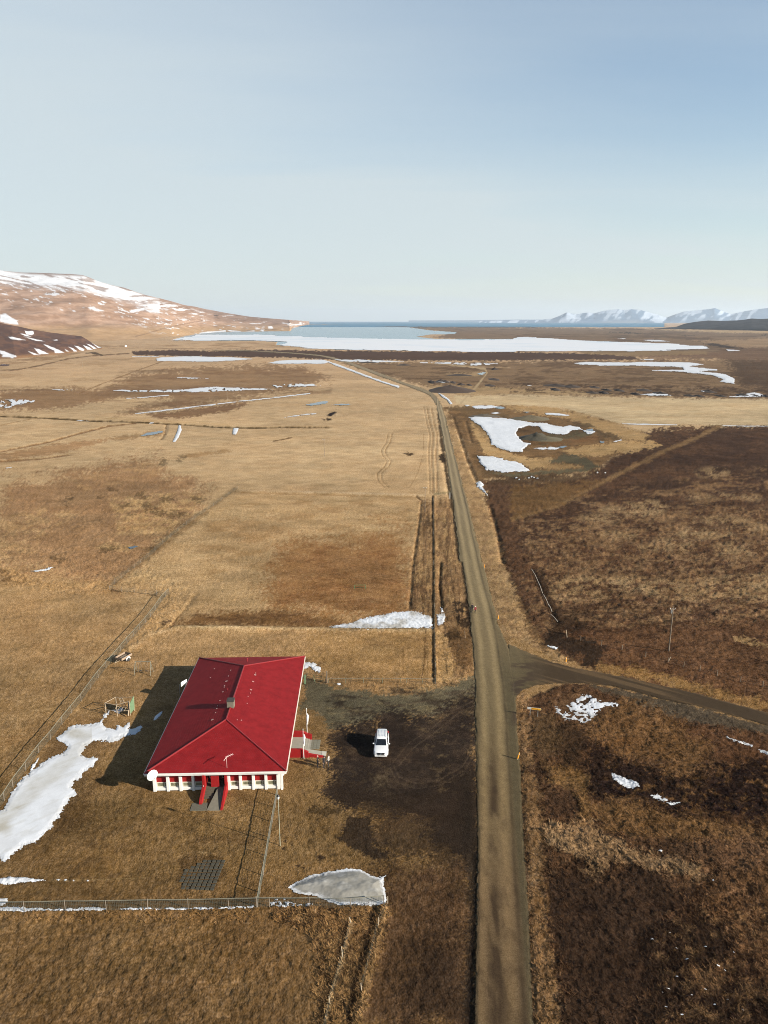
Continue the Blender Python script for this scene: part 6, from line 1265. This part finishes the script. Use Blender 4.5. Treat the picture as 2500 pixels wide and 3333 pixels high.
# ------------------------------------------------------------------ fences
M_post = mat('grey_fence_post', (.15, .125, .095), .85, var=.2); M_wire = mat('fence_wire', (.11, .115, .09), .6, metal=.3); M_rail = mat('rusty_green_rail', (.15, .14, .10), .7, var=.2)
def fence(name, label, px, h, cat='fence', net=True, rail=.0, pr=.042, sub=1, mat_post=None, world_pts=None, wires=3, lean=0.0, sag=.0, group=None, dv=.17):
    P = [g(*q) for q in px] if world_pts is None else [Vector(q) for q in world_pts]
    Q = []
    for i in range(len(P) - 1):
        for k in range(sub): Q.append(P[i].lerp(P[i + 1], k / sub))
    Q.append(P[-1]); root = empty(name, Q[0], 0, label, cat, group); o0 = Q[0]; Q = [q - o0 for q in Q]
    proto = None
    for q in Q:
        if proto is None:
            mb = MB(); mb.tube([(0, 0, -.2), (0, 0, h + .06)], [pr * 1.05, pr * .9], 6); proto = mb.build('post', mat_post or M_post, root); o_ = proto
        else: o_ = proto.copy(); C.objects.link(o_); o_.parent = root
        o_.location = q; o_.rotation_euler = (random.gauss(0, .03 + lean), random.gauss(0, .03 + lean), random.random() * 3); o_.scale = (1, 1, random.uniform(.94, 1.06))
    if rail:
        mb = MB(); pts = []
        for i in range(len(Q) - 1):
            for k in range(3): f = k / 3; pts.append(Q[i].lerp(Q[i + 1], f) + Vector((0, 0, h - sag * 4 * f * (1 - f) + random.gauss(0, .008))))
        pts.append(Q[-1] + Vector((0, 0, h))); mb.tube(pts, rail, 5); mb.build('top_rail', M_rail, root)
    mb = MB()
    if net:
        for i in range(len(Q) - 1):
            A, B = Q[i], Q[i + 1]; L = (B - A).length; n = max(2, int(L / dv))
            for k in range(1, n):
                c = A.lerp(B, k / n); mb.tube([c + Vector((0, 0, .03)), c + Vector((0, 0, h - .02))], .0075, 3, False)
        for z in np.arange(.06, h, .16): mb.tube([q + Vector((0, 0, z)) for q in Q], .0075, 3, False)
        tag(mb.build('wire_netting', M_wire, root), kind='stuff')
    else:
        for k in range(wires):
            mb = MB(); z = h * (k + 1) / wires - .06; mb.tube([q + Vector((0, 0, z)) for q in Q], .006, 3, False); mb.build('wire', M_wire, root)
    return root
left_posts = [(-60, 2745), (-14, 2648)] + T(4, (28, 1555), (85, 1466), (168, 1356), (252, 1241), (328, 1155), (404, 1056), (466, 980), (529, 905), (588, 822), (640, 752), (692, 690), (745, 630), (785, 582), (828, 530), (870, 485), (910, 440), (948, 396), (980, 356), (1013, 312), (1048, 260), (1078, 226), (1100, 207))
fence('wire_fence', 'long wire netting fence with thin posts along the left side of the house plot', left_posts, 1.2, rail=.045)
fence('wire_fence', 'short wire fence crossing the tussock bank left of the plot corner', T(4, (1100, 207), (1020, 212), (950, 206), (875, 196), (790, 188), (715, 180)), 1.0, dv=.25)
fence('wire_fence', 'distant wire fence running diagonally up between bog and meadow', T(4, (715, 180), (748, 140), (790, 104), (835, 68), (875, 38), (915, 8)) + T(1, (965, 1628), (1010, 1588), (1060, 1540), (1110, 1498), (1160, 1458), (1215, 1415), (1270, 1375), (1330, 1335), (1390, 1294), (1440, 1258), (1490, 1222), (1545, 1184)), 1.1, dv=.3)
fence('wire_fence', 'wire netting fence with top rail across the foreground below the lawn', [(-110, 2969), (-25, 2967)] + T(7, (160, 928), (425, 922), (692, 920), (960, 914), (1225, 912), (1490, 906)) + T(8, (12, 902), (95, 901), (352, 902), (625, 904), (838, 888)), 1.15, rail=.036, sag=.02, pr=.042)
fence('wire_fence', 'wire fence from the house corner down to the foreground fence', [(903, 2588), (896, 2628), (887, 2676), (878, 2727), (868, 2786), (857, 2850), (846, 2905), (838, 2953)], 1.15, rail=.04, pr=.05)
mb = MB()
fence('rail_fence', 'low green rail fence between the car park and the rear lawn', T(5, (480, 787), (590, 788), (705, 786), (830, 786), (950, 788), (985, 788), (1090, 790), (1176, 792)), .85, rail=.03, net=False, wires=2, mat_post=mat('greenish_post', (.12, .12, .075), .8))
fence('field_fence', 'field fence running away along the grass ridge left of the road', T(5, (1176, 792), (1174, 690), (1171, 560), (1169, 430), (1167, 300), (1165, 150), (1164, 20)) + T(2, (1164, 1600), (1163, 1480), (1162, 1370), (1162, 1260)), .95, net=False, wires=3, pr=.06)
fence('field_fence', 'sagging old field fence in the rough grass ditch at the bottom', T(8, (626, 1006), (572, 1230), (488, 1530), (440, 1760)), 1.0, net=False, wires=2, pr=.035, mat_post=M_palewood, lean=.08)
fence('field_fence', 'old fence posts standing along the right tussock ridge at the bottom', T(8, (864, 890), (804, 1020), (694, 1450)), 1.0, net=False, wires=2, pr=.04, mat_post=M_palewood, lean=.05)
fence('field_fence', 'wooden post and wire fence on the moor above the side road', T(6, (440, 515), (575, 541), (708, 576), (862, 617), (1010, 655), (1110, 685), (1215, 711), (1328, 741), (1480, 781), (1625, 812), (1760, 850)), .95, net=False, wires=3, pr=.06, mat_post=M_wood)
def stick(name, label, cat, a, b_, r, m, group=None):
    o0 = Vector(a); mb = MB(); mb.tube([Vector((0, 0, -.05)), Vector(b_) - o0], [r, r * .8], 6)
    o = mb.build(name, m, None); o.location = o0; return tag(o, label, cat, group)
stick('leaning_post', 'pale leaning post where the moor fence ends by the ditch', 'post', g(1846, 2075), g(1843, 2047, 0) * 0 + Vector((*g(1846, 2075).xy, 0)) + Vector((-.25, .1, 1.45)), .06, M_palewood)
stick('leaning_post', 'slanting pale post leaning right beside the tall utility pole', 'post', g(2173, 2158), g(2173, 2158) + Vector((.55, .3, 1.0)), .05, M_palewood)
stick('leaning_post', 'grey bent stake in the rough strip left of the road', 'post', g(1515, 2078), g(1515, 2078) + Vector((-.15, .3, 1.35)), .045, M_wood)
stick('fence_stake', 'white stake on the left road verge far up the road', 'post', g(1464, 1622), g(1464, 1622) + Vector((0, 0, 1.9)), .10, mat('white_stake', (.55, .53, .48), .7))
GR = 'bleached rails lying along the moor ditch'
for q, r_, lab in (((120, 48), (160, 122), 'topmost bleached rail in the ditch at the moor edge'), ((160, 124), (192, 206), 'second bleached rail down the moor ditch'), ((198, 215), (232, 285), 'third bleached rail in the moor ditch, slightly bent'), ((232, 280), (253, 326), 'fourth bleached rail, short and steep, in the moor ditch'), ((244, 342), (291, 392), 'lowest bleached rail at the end of the moor ditch')):
    A, B = g(*T(6, q)[0]), g(*T(6, r_)[0]); o0 = A.copy(); mb = MB(); mb.tube([Vector((0, 0, .15)), (B - A) * .5 + Vector((.06, 0, .22)), (B - A) + Vector((0, 0, .15))], .055, 6); o = mb.build('wooden_rail', mat('bleached_rail', (.42, .36, .28), .85)); o.location = o0; tag(o, lab, 'rail', GR)
# gate posts behind the house
gate = empty('field_gate', g(*T(5, (468, 788))[0]), 0, 'open green metal gate at the corner of the rear lawn', 'gate'); mb = MB(); mb.tube([(0, 0, -.1), (0, 0, 2.1)], .09, 8); mb.build('gate_post', M_wood, gate)
gv = g(*T(5, (375, 765))[0]) - g(*T(5, (468, 788))[0]); mb = MB(); mb.tube([gv + Vector((.5, -1, 0)), gv * .95 + Vector((0, 0, 1.0))], .03, 5)
for z in (.25, .6, .95): mb.tube([Vector((0, 0, z)), gv * .9 + Vector((0, 0, z))], .025, 5)
mb.build('gate_bars', M_green, gate); mb = MB(); q = g(*T(5, (326, 790))[0]) - g(*T(5, (468, 788))[0]); mb.box(q.x - .12, q.x + .12, q.y - .12, q.y + .12, -.1, 1.5); mb.build('gate_post', M_green, gate)
stick('leaning_post', 'dark leaning stake beside the gate post of the rear lawn', 'post', g(*T(5, (456, 786))[0]), g(*T(5, (456, 786))[0]) + Vector((.35, .2, 1.6)), .05, M_wood)

# ------------------------------------------------------------------ poles, signs, markers
def flag_set(px, py, label, fl):
    o0 = g(px, py); pl = empty('flagpole', o0, 0, label, 'flagpole', 'flagpoles at the side entrance'); mb = MB(); mb.tube([(0, 0, -.1), (0, 0, 2), (0, 0, 4.25)], [.05, .042, .03], 8); mb.ball((0, 0, 4.3), .06, 8, 6); mb.build('pole', M_white, pl)
    mb = MB(); mb.tube([(0, 0, -.05), (0, 0, .12)], .16, 10); mb.build('base', M_conc, pl)
    mb = MB(); n = 9; R_ = [.03, .10, .15, .17, .16, .13, .10, .06, .02]; vs = []; fs = []
    for j in range(n):
        z = 3.55 - j * .2
        for k in range(8):
            a_ = k * math.pi / 4; r_ = R_[j] * (1 + .4 * math.sin(k * 2.3 + j)); vs.append((.13 + r_ * math.cos(a_) * .8, r_ * .6 * math.sin(a_) - .02 * j, z))
    for j in range(n - 1):
        for k in range(8): fs.append((j * 8 + k, j * 8 + (k + 1) % 8, (j + 1) * 8 + (k + 1) % 8, (j + 1) * 8 + k))
    mb.add(vs, fs); f = mb.build('flag', mat('white_flag_cloth', (.78, .77, .74), .8), None, smooth=True); f.location = o0; tag(f, fl, 'flag', 'limp white flags')
flag_set(1000, 2397, 'white flagpole standing behind the far porch wall', 'limp white flag on the flagpole behind the porch')
flag_set(989, 2468, 'white flagpole standing in front of the near porch wall', 'limp white flag on the flagpole in front of the porch')
o0 = g(911.8, 2752); lp = empty('lamp_post', o0, 0, 'tall thin lamp post with white head beside the yard fence', 'lamp post'); mb = MB(); mb.tube([(0, 0, -.1), (0, 0, 5.95)], [.05, .032], 8); mb.build('pole', mat('pale_green_steel', (.26, .26, .19), .5), lp)
mb = MB(); mb.lathe([(.06, 5.85), (.12, 5.95), (.15, 6.15), (.14, 6.2)], 12); mb.build('lamp_head', M_white, lp); mb = MB(); mb.lathe([(.16, 6.2), (.17, 6.25), (.09, 6.40), (.03, 6.44)], 12); mb.build('lamp_cap', M_black, lp)
def upole(px, py, h, label, cross=False, r=.12):
    o0 = g(px, py); t = empty('utility_pole', o0, 0, label, 'utility pole'); mb = MB(); mb.tube([(0, 0, -.3), (0, 0, h)], [r, r * .72], 8); mb.build('pole', M_wood, t)
    mb = MB(); mb.box(-.55, .35, -.05, .05, h - .55, h - .43); mb.build('cross_arm', M_wood, t)
    for x in (-.5, -.1, .3):
        mb = MB(); mb.lathe([(.03, h - .43), (.06, h - .38), (.05, h - .28), (.02, h - .24)], 8, Matrix.Translation((x, 0, 0))); mb.build('insulator', mat('porcelain', (.6, .6, .58), .3), t)
    if cross: mb = MB(); mb.lathe([(.14, h - 1.15), (.15, h - .65), (.05, h - .6)], 10, Matrix.Translation((-.3, -.1, 0))); mb.build('transformer', M_steel, t)
upole(2176.6, 2121, 8.4, 'tall wooden utility pole with small transformer standing alone on the moor', True)
upole(1056, 1486, 7.6, 'thin utility pole in the middle of the pale meadow', r=.10)
upole(740, 1306, 6.8, 'small distant utility pole by the slanting snow ditch', r=.16)
upole(269, 1195, 6.6, 'faint utility pole far out on the left plain', r=.18)
upole(1383, 1667, 7.9, 'utility pole beside the field fence left of the road', r=.10)
def marker(px, py, label, leanx=.12):
    o0 = g(px, py); t = empty('road_marker', o0, random.random(), label, 'road marker', 'orange road edge markers'); mb = MB(); M_ = Matrix.Shear('XY', 4, (0, 0)); d = Vector((leanx, 0, .95))
    mb.tube([(0, 0, -.05), d * .15], .07, 6); mb.build('base', M_palewood, t); mb = MB(); mb.tube([d * .15, d], [.085, .075], 6); mb.build('stake', M_orange, t); mb = MB(); mb.tube([d * .8, d * .86], .09, 6); mb.build('reflector', mat('reflector', (.7, .68, .6), .3), t)
marker(1621, 2017, 'orange road marker on the tan verge just above the junction')
marker(1842, 2157, 'orange road marker on the upper edge of the side road', .02)
marker(1684, 2472, 'orange leaning road marker beside the main road below the sign', .25)
marker(1577, 1849, 'orange road marker on the right verge farthest up the road', .03)
# direction sign
A, B = g(1724.7, 2331), g(1749.7, 2334); mid = (A + B) / 2; rz = math.atan2((B - A).y, (B - A).x)
sg = empty('direction_sign', mid, rz, 'yellow and white direction sign on two thin posts by the junction', 'road sign'); half = (B - A).length / 2; hz = 1.28
for s in (-1, 1): mb = MB(); mb.tube([(s * half, .04, -.2), (s * half, .04, hz + .1)], .04, 6); mb.build('post', M_steel, sg)
x0, x1 = -.98, 1.02
mb = MB(); mb.prism([(x0, hz - .17), (x1 - .1, hz - .17), (x1, hz), (x1 - .1, hz + .17), (x0, hz + .17)], 'y', -.02, .02); brd = mb.build('sign_board', mat('sign_back_grey', (.45, .43, .38), .5), sg)
mb = MB(); mb.box(x0 + .02, x0 + .48, -.030, -.022, hz - .15, hz + .15); mb.build('white_field', M_white, brd)
mb = MB(); mb.prism([(x0 + .60, hz - .14), (x1 - .13, hz - .14), (x1 - .04, hz), (x1 - .13, hz + .14), (x0 + .60, hz + .14)], 'y', -.030, -.022); mb.build('yellow_field', M_yellow, brd)
mb = MB(); mb.prism([(x1 - .30, hz - .11), (x1 - .14, hz - .11), (x1 - .07, hz), (x1 - .14, hz + .11), (x1 - .30, hz + .11)], 'y', -.036, -.032); mb.build('arrow_tip', mat('bright_orange_film', (.85, .42, .02), .4), brd)
mb = MB(); mb.box(x0 + .70, x1 - .45, -.036, -.032, hz - .055, hz + .055); mb.build('lettering_band', mat('worn_dark_orange', (.42, .14, .012), .5), brd)

# ------------------------------------------------------------------ playground and yard things
o0 = g(468, 2193); sw = empty('swing_set', o0, R(-2), 'thin metal swing frame behind the house, nearer the trailer', 'swing set'); mb = MB()
for s in (-1, 1):
    mb = MB(); mb.tube([(s * 1.35, -.75, -.1), (s * 1.25, 0, 2.2)], .05, 6); mb.tube([(s * 1.35, .75, -.1), (s * 1.25, 0, 2.2)], .05, 6); mb.tube([(s * 1.3, -.4, 1.0), (s * 1.3, .4, 1.0)], .025, 5); mb.build('side_frame', M_rail, sw)
mb = MB(); mb.tube([(-1.3, 0, 2.2), (1.3, 0, 2.2)], .05, 6); mb.build('top_bar', M_rail, sw)
for x in (-.55, .55):
    mb = MB(); mb.tube([(x - .22, 0, 2.2), (x - .22, .05, .5)], .012, 4); mb.tube([(x + .22, 0, 2.2), (x + .22, .05, .5)], .012, 4); ch_ = mb.build('chain', M_steel, sw); mb = MB(); mb.box(x - .24, x + .24, -.07, .17, .46, .50); mb.build('seat', M_black, sw)
o0 = g(393, 2320); cf = empty('climbing_frame', o0, R(-8), 'rusty climbing frame with ladder and green panel beside the snow field', 'climbing frame')
M_rust = mat('rusty_pale_pipe', (.27, .21, .14), .75, var=.25)
pp = [(-1.9, -.75), (0.0, -1.0), (.9, .9), (1.75, -.5), (1.75, .8), (-1.2, 1.1)]; hh_ = [1.9, 1.9, 1.5, 2.3, 2.3, 1.9]
for (x, y), h_ in zip(pp, hh_): mb = MB(); mb.tube([(x, y, -.2), (x, y, h_)], .06, 6); mb.build('post', M_rust, cf)
for a_, c in ((0, 1), (1, 3), (0, 5), (5, 4), (1, 2)): mb = MB(); mb.tube([(*pp[a_], hh_[a_] - .05), (*pp[c], hh_[c] - .05)], .045, 6); mb.build('bar', M_rust, cf)
mb = MB(); mb.tube([(*pp[0], .8), (*pp[1], .8)], .035, 5); mb.tube([(*pp[1], .8), (*pp[3], .8)], .035, 5); mb.build('lower_bar', M_rust, cf)
for s in (-.28, .28): mb = MB(); mb.tube([(.15 + s, 1.2, -.1), (.1 + s, .2, 2.3)], .035, 5); mb.build('ladder_rail', M_rust, cf)
for k in range(7): f = (k + .6) / 7; mb = MB(); mb.tube([(-.15, 1.2 - f, 2.3 * f), (.42, 1.2 - f, 2.3 * f)], .035, 5); mb.build('rung', M_palewood, cf)
mb = MB(); mb.add([(1.72, -.55, .25), (1.72, .85, .35), (1.72, .95, 2.35), (1.72, -.45, 1.75), (1.80, -.55, .25), (1.80, .85, .35), (1.80, .95, 2.35), (1.80, -.45, 1.75)], [(0, 3, 2, 1), (4, 5, 6, 7), (0, 1, 5, 4), (1, 2, 6, 5), (2, 3, 7, 6), (3, 0, 4, 7)]); mb.build('green_panel', M_green, cf)
mb = MB(); mb.tube([(.9, .9, 1.5), (1.4, -.1, 1.2), (1.7, -1.0, .2)], .10, 6); mb.build('slide_pipe', M_rust, cf)
for k in range(4): mb = MB(); mb.tube([(-.4 + k * .5, -.95, .9), (-.3 + k * .5, -.5, 1.25), (-.2 + k * .5, 0, 1.0), (-.2 + k * .5, .4, .9)], .03, 5); mb.build('hoop', M_rust, cf)
# basketball board
q = Vector((-30.45, 101.2, 0)); bb = empty('basketball_hoop', q, R(60), 'white basketball board on a stand at the shaded left side of the house', 'basketball hoop')
mb = MB(); mb.tube([(0, .8, -.1), (0, .75, 2.4), (0, .1, 3.0)], .06, 6); mb.build('stand', M_steel, bb)
mb = MB(); mb.box(-.6, .6, -.02, .03, 2.55, 3.35, Matrix.Rotation(R(4), 4, 'X')); mb.build('board', M_white, bb, bevel=.01); mb = MB(); mb.tube([(.22 * math.cos(a_), -.45 + .22 * math.sin(a_), 2.78) for a_ in np.linspace(0, 6.28, 15)], .015, 5, False); mb.tube([(0, 0, 2.72), (0, -.23, 2.78)], .02, 4); mb.build('rim', M_rust, bb)
# small trailer
o0 = g(403, 2150); tr = empty('box_trailer', o0, R(-24), 'old wooden box trailer with white mudguard by the left wire fence', 'trailer')
mb = MB(); mb.box(-.72, .72, -1.15, 1.15, .62, .68); mb.build('bed', mat('dark_brown_bed', (.05, .03, .02), .8), tr)
M_plank = mat('bleached_plank', (.22, .16, .11), .85, var=.2)
for x in (-.75, .72): mb = MB(); mb.box(x, x + .03, -1.2, 1.2, .60, 1.0); mb.build('side_board', M_plank, tr)
for y in (-1.19, 1.16): mb = MB(); mb.box(-.718, .718, y, y + .03, .60, 1.0); mb.build('end_board', M_plank, tr)
mb = MB(); mb.box(-.35, .45, -.6, .8, .682, .76); mb.build('load_board', M_wood, tr)
wp = None
for s in (-1, 1):
    if wp is None:
        wp = empty('wheel'); wp.parent = tr; mb = MB(); mb.lathe([(.18, -.09), (.30, -.09), (.33, 0), (.30, .09), (.18, .09)], 14, Matrix.Rotation(R(90), 4, 'Y')); mb.build('tyre', M_rubber, wp); mb = MB(); mb.lathe([(.02, -.06), (.18, -.05), (.18, .05), (.02, .06)], 10, Matrix.Rotation(R(90), 4, 'Y')); mb.build('rim', M_white, wp); w_ = wp
    else: w_ = copy_tree(wp, tr)
    w_.location = (s * .92, .1, .33); mb = MB(); mb.tube([(s * .92, .1 + .42 * math.cos(a_), .38 + .40 * math.sin(a_)) for a_ in np.linspace(0, math.pi, 9)], .11, 6); mb.build('mudguard', M_white, tr)
mb = MB(); mb.tube([(-.3, -1.15, .58), (0, -2.1, .45)], .04, 5); mb.tube([(.3, -1.15, .58), (0, -2.1, .45)], .04, 5); mb.build('drawbar', M_rust, tr)
# little goal
o0 = g(1172, 1917); gl = empty('small_goal', o0, R(2), 'small green football goal alone in the brown field', 'goal'); M_gg = mat('green_goal_tube', (.07, .16, .07), .6)
for s in (-1, 1): mb = MB(); mb.tube([(s * 1.2, 0, 0), (s * 1.2, 0, .9)], .04, 6); mb.tube([(s * 1.2, 0, .9), (s * 1.2, .9, .05)], .03, 5); mb.build('side_frame', M_gg, gl)
mb = MB(); mb.tube([(-1.2, 0, .9), (1.2, 0, .9)], .045, 6); mb.build('crossbar', M_gg, gl); mb = MB(); mb.tube([(-1.2, .9, .05), (1.2, .9, .05)], .035, 5); mb.build('ground_bar', M_gg, gl)
# heaps, mounds, shrubs
def mound(name, label, cat, px, py, rx, ry, h, col, group=None, seed=1, kind=None):
    o0 = g(px, py); n, m_ = 26, 10; vs = [(0, 0, h)]; fs = []
    for j in range(1, m_ + 1):
        f = j / m_
        for k in range(n):
            a_ = 2 * math.pi * k / n; nz = .7 + .6 * float(fbm(np.array([math.cos(a_) * 1.5 + seed]), np.array([math.sin(a_) * 1.5 + f * 1.2]), seed, 3)[0])
            zz = h * (1 - f) ** 1.1 * (.75 + .5 * float(fbm(np.array([math.cos(a_) * f * 3 + 9 + seed]), np.array([math.sin(a_) * f * 3]), seed + 2, 3)[0])) - (.15 if j == m_ else 0)
            vs.append((rx * f * nz * math.cos(a_), ry * f * nz * math.sin(a_), zz))
    fs += [(0, 1 + k, 1 + (k + 1) % n) for k in range(n)]
    for j in range(m_ - 1):
        for k in range(n): fs.append((1 + j * n + k, 1 + (j + 1) * n + k, 1 + (j + 1) * n + (k + 1) % n, 1 + j * n + (k + 1) % n))
    mb = MB(); mb.add(vs, fs); o = mb.build(name, mat(name + '_skin', col, .95, var=.3, scale=1.5, bump=.8, bscale=3), None, smooth=True); o.location = o0; return tag(o, label, cat, group, kind)
GH = 'gravel heaps in the old pit'
mound('gravel_heap', 'dark pointed gravel heap in the middle of the pit', 'gravel heap', 1746, 1428, 8.5, 8, 3.4, alb('#4d4634'), GH, 1)
mound('gravel_heap', 'flat olive gravel heap right of the pointed one in the pit', 'gravel heap', 1776, 1430, 9, 7, 1.7, alb('#665c42'), GH, 2)
mound('gravel_heap', 'small gravel heap at the back of the pit below the tan mounds', 'gravel heap', 1730, 1364, 12, 10, 2.4, alb('#6a5d42'), GH, 3)
mound('gravel_heap', 'grey rubble heap at the near left lip of the big pit snow', 'gravel heap', 1575, 1355, 10, 6, 1.4, alb('#5e5443'), GH, 5)
mound('earth_mound', 'big dark earth mound right of the road bend', 'mound', 1466, 1272, 20, 24, 5.2, alb('#4a3726'), None, 4)
SG = 'low dark shrubs on the heath'
shr = [(2, 1147, 487, 12, 2.2), (2, 1165, 492, 14, 2.4), (2, 1212, 484, 20, 3.0), (2, 1240, 487, 14, 2.4), (2, 1290, 490, 10, 1.6), (2, 1340, 503, 14, 1.8), (2, 1395, 507, 10, 1.6), (2, 1335, 443, 40, 2.0), (2, 1555, 470, 18, 1.8), (2, 1530, 510, 18, 1.6), (2, 735, 362, 40, 2.6), (2, 970, 377, 26, 2.2), (2, 1560, 405, 12, 3.0), (3, 280, 512, 40, 2.6), (3, 380, 518, 30, 2.6), (3, 275, 536, 14, 1.8), (3, 515, 557, 20, 1.6), (3, 590, 558, 14, 2.0), (3, 610, 540, 14, 1.8), (3, 800, 566, 12, 1.8), (3, 850, 541, 24, 1.8), (3, 960, 560, 20, 1.8), (3, 1150, 577, 14, 1.4), (3, 1210, 578, 12, 1.4), (3, 1270, 550, 22, 2.2), (3, 1350, 578, 14, 1.4), (3, 1500, 575, 24, 2.2), (3, 1570, 578, 14, 1.8), (3, 1640, 580, 12, 1.8), (3, 530, 522, 16, 1.6), (3, 690, 542, 14, 1.6)]
for k, (t, x, y, r_, h_) in enumerate(shr):
    pu, pv = T(t, (x, y))[0]; m_pp = float(up(CX, pv)[1]) / F
    mound('heath_shrub', ('low dark heath shrub near the sandy track beyond the road bend' if t == 2 else 'low dark heath shrub in the row along the far edge of the pale mown field'), 'shrub', pu, pv, r_ * .5 * m_pp * 2.0, 9 + 4 * random.random(), h_ * .8, alb('#3f3022'), SG + (' by the sandy track' if t == 2 else ' by the mown field'), 10 + k)
# small far houses
def hut(px, py, w, l, h, colr, roofc, label):
    o0 = g(px, py); t = empty('farm_building', o0, R(20), label, 'farmhouse'); mb = MB(); mb.box(-w, w, -l, l, -1, h); mb.build('wall', mat('farm_wall', colr, .7), t); mb = MB(); mb.prism([(-w - .4, h + .01), (w + .4, h + .01), (0, h + w * .6)], 'y', -l - .4, l + .4); mb.build('roof', mat('farm_roof', roofc, .6), t)
    mb = MB(); mb.box(-w * .3, w * .3, -l - .05, -l - .01, 1, h - .6); mb.build('window', M_glass, t)
hut(410, 1128.5, 2.2, 2.5, 2.4, (.75, .73, .68), (.6, .58, .55), 'tiny white farmhouse on the far plain below the hill')
hut(437, 1097, 4.5, 4, 3, (.70, .66, .58), (.25, .12, .08), 'tiny farm with pale walls at the start of the hill track')
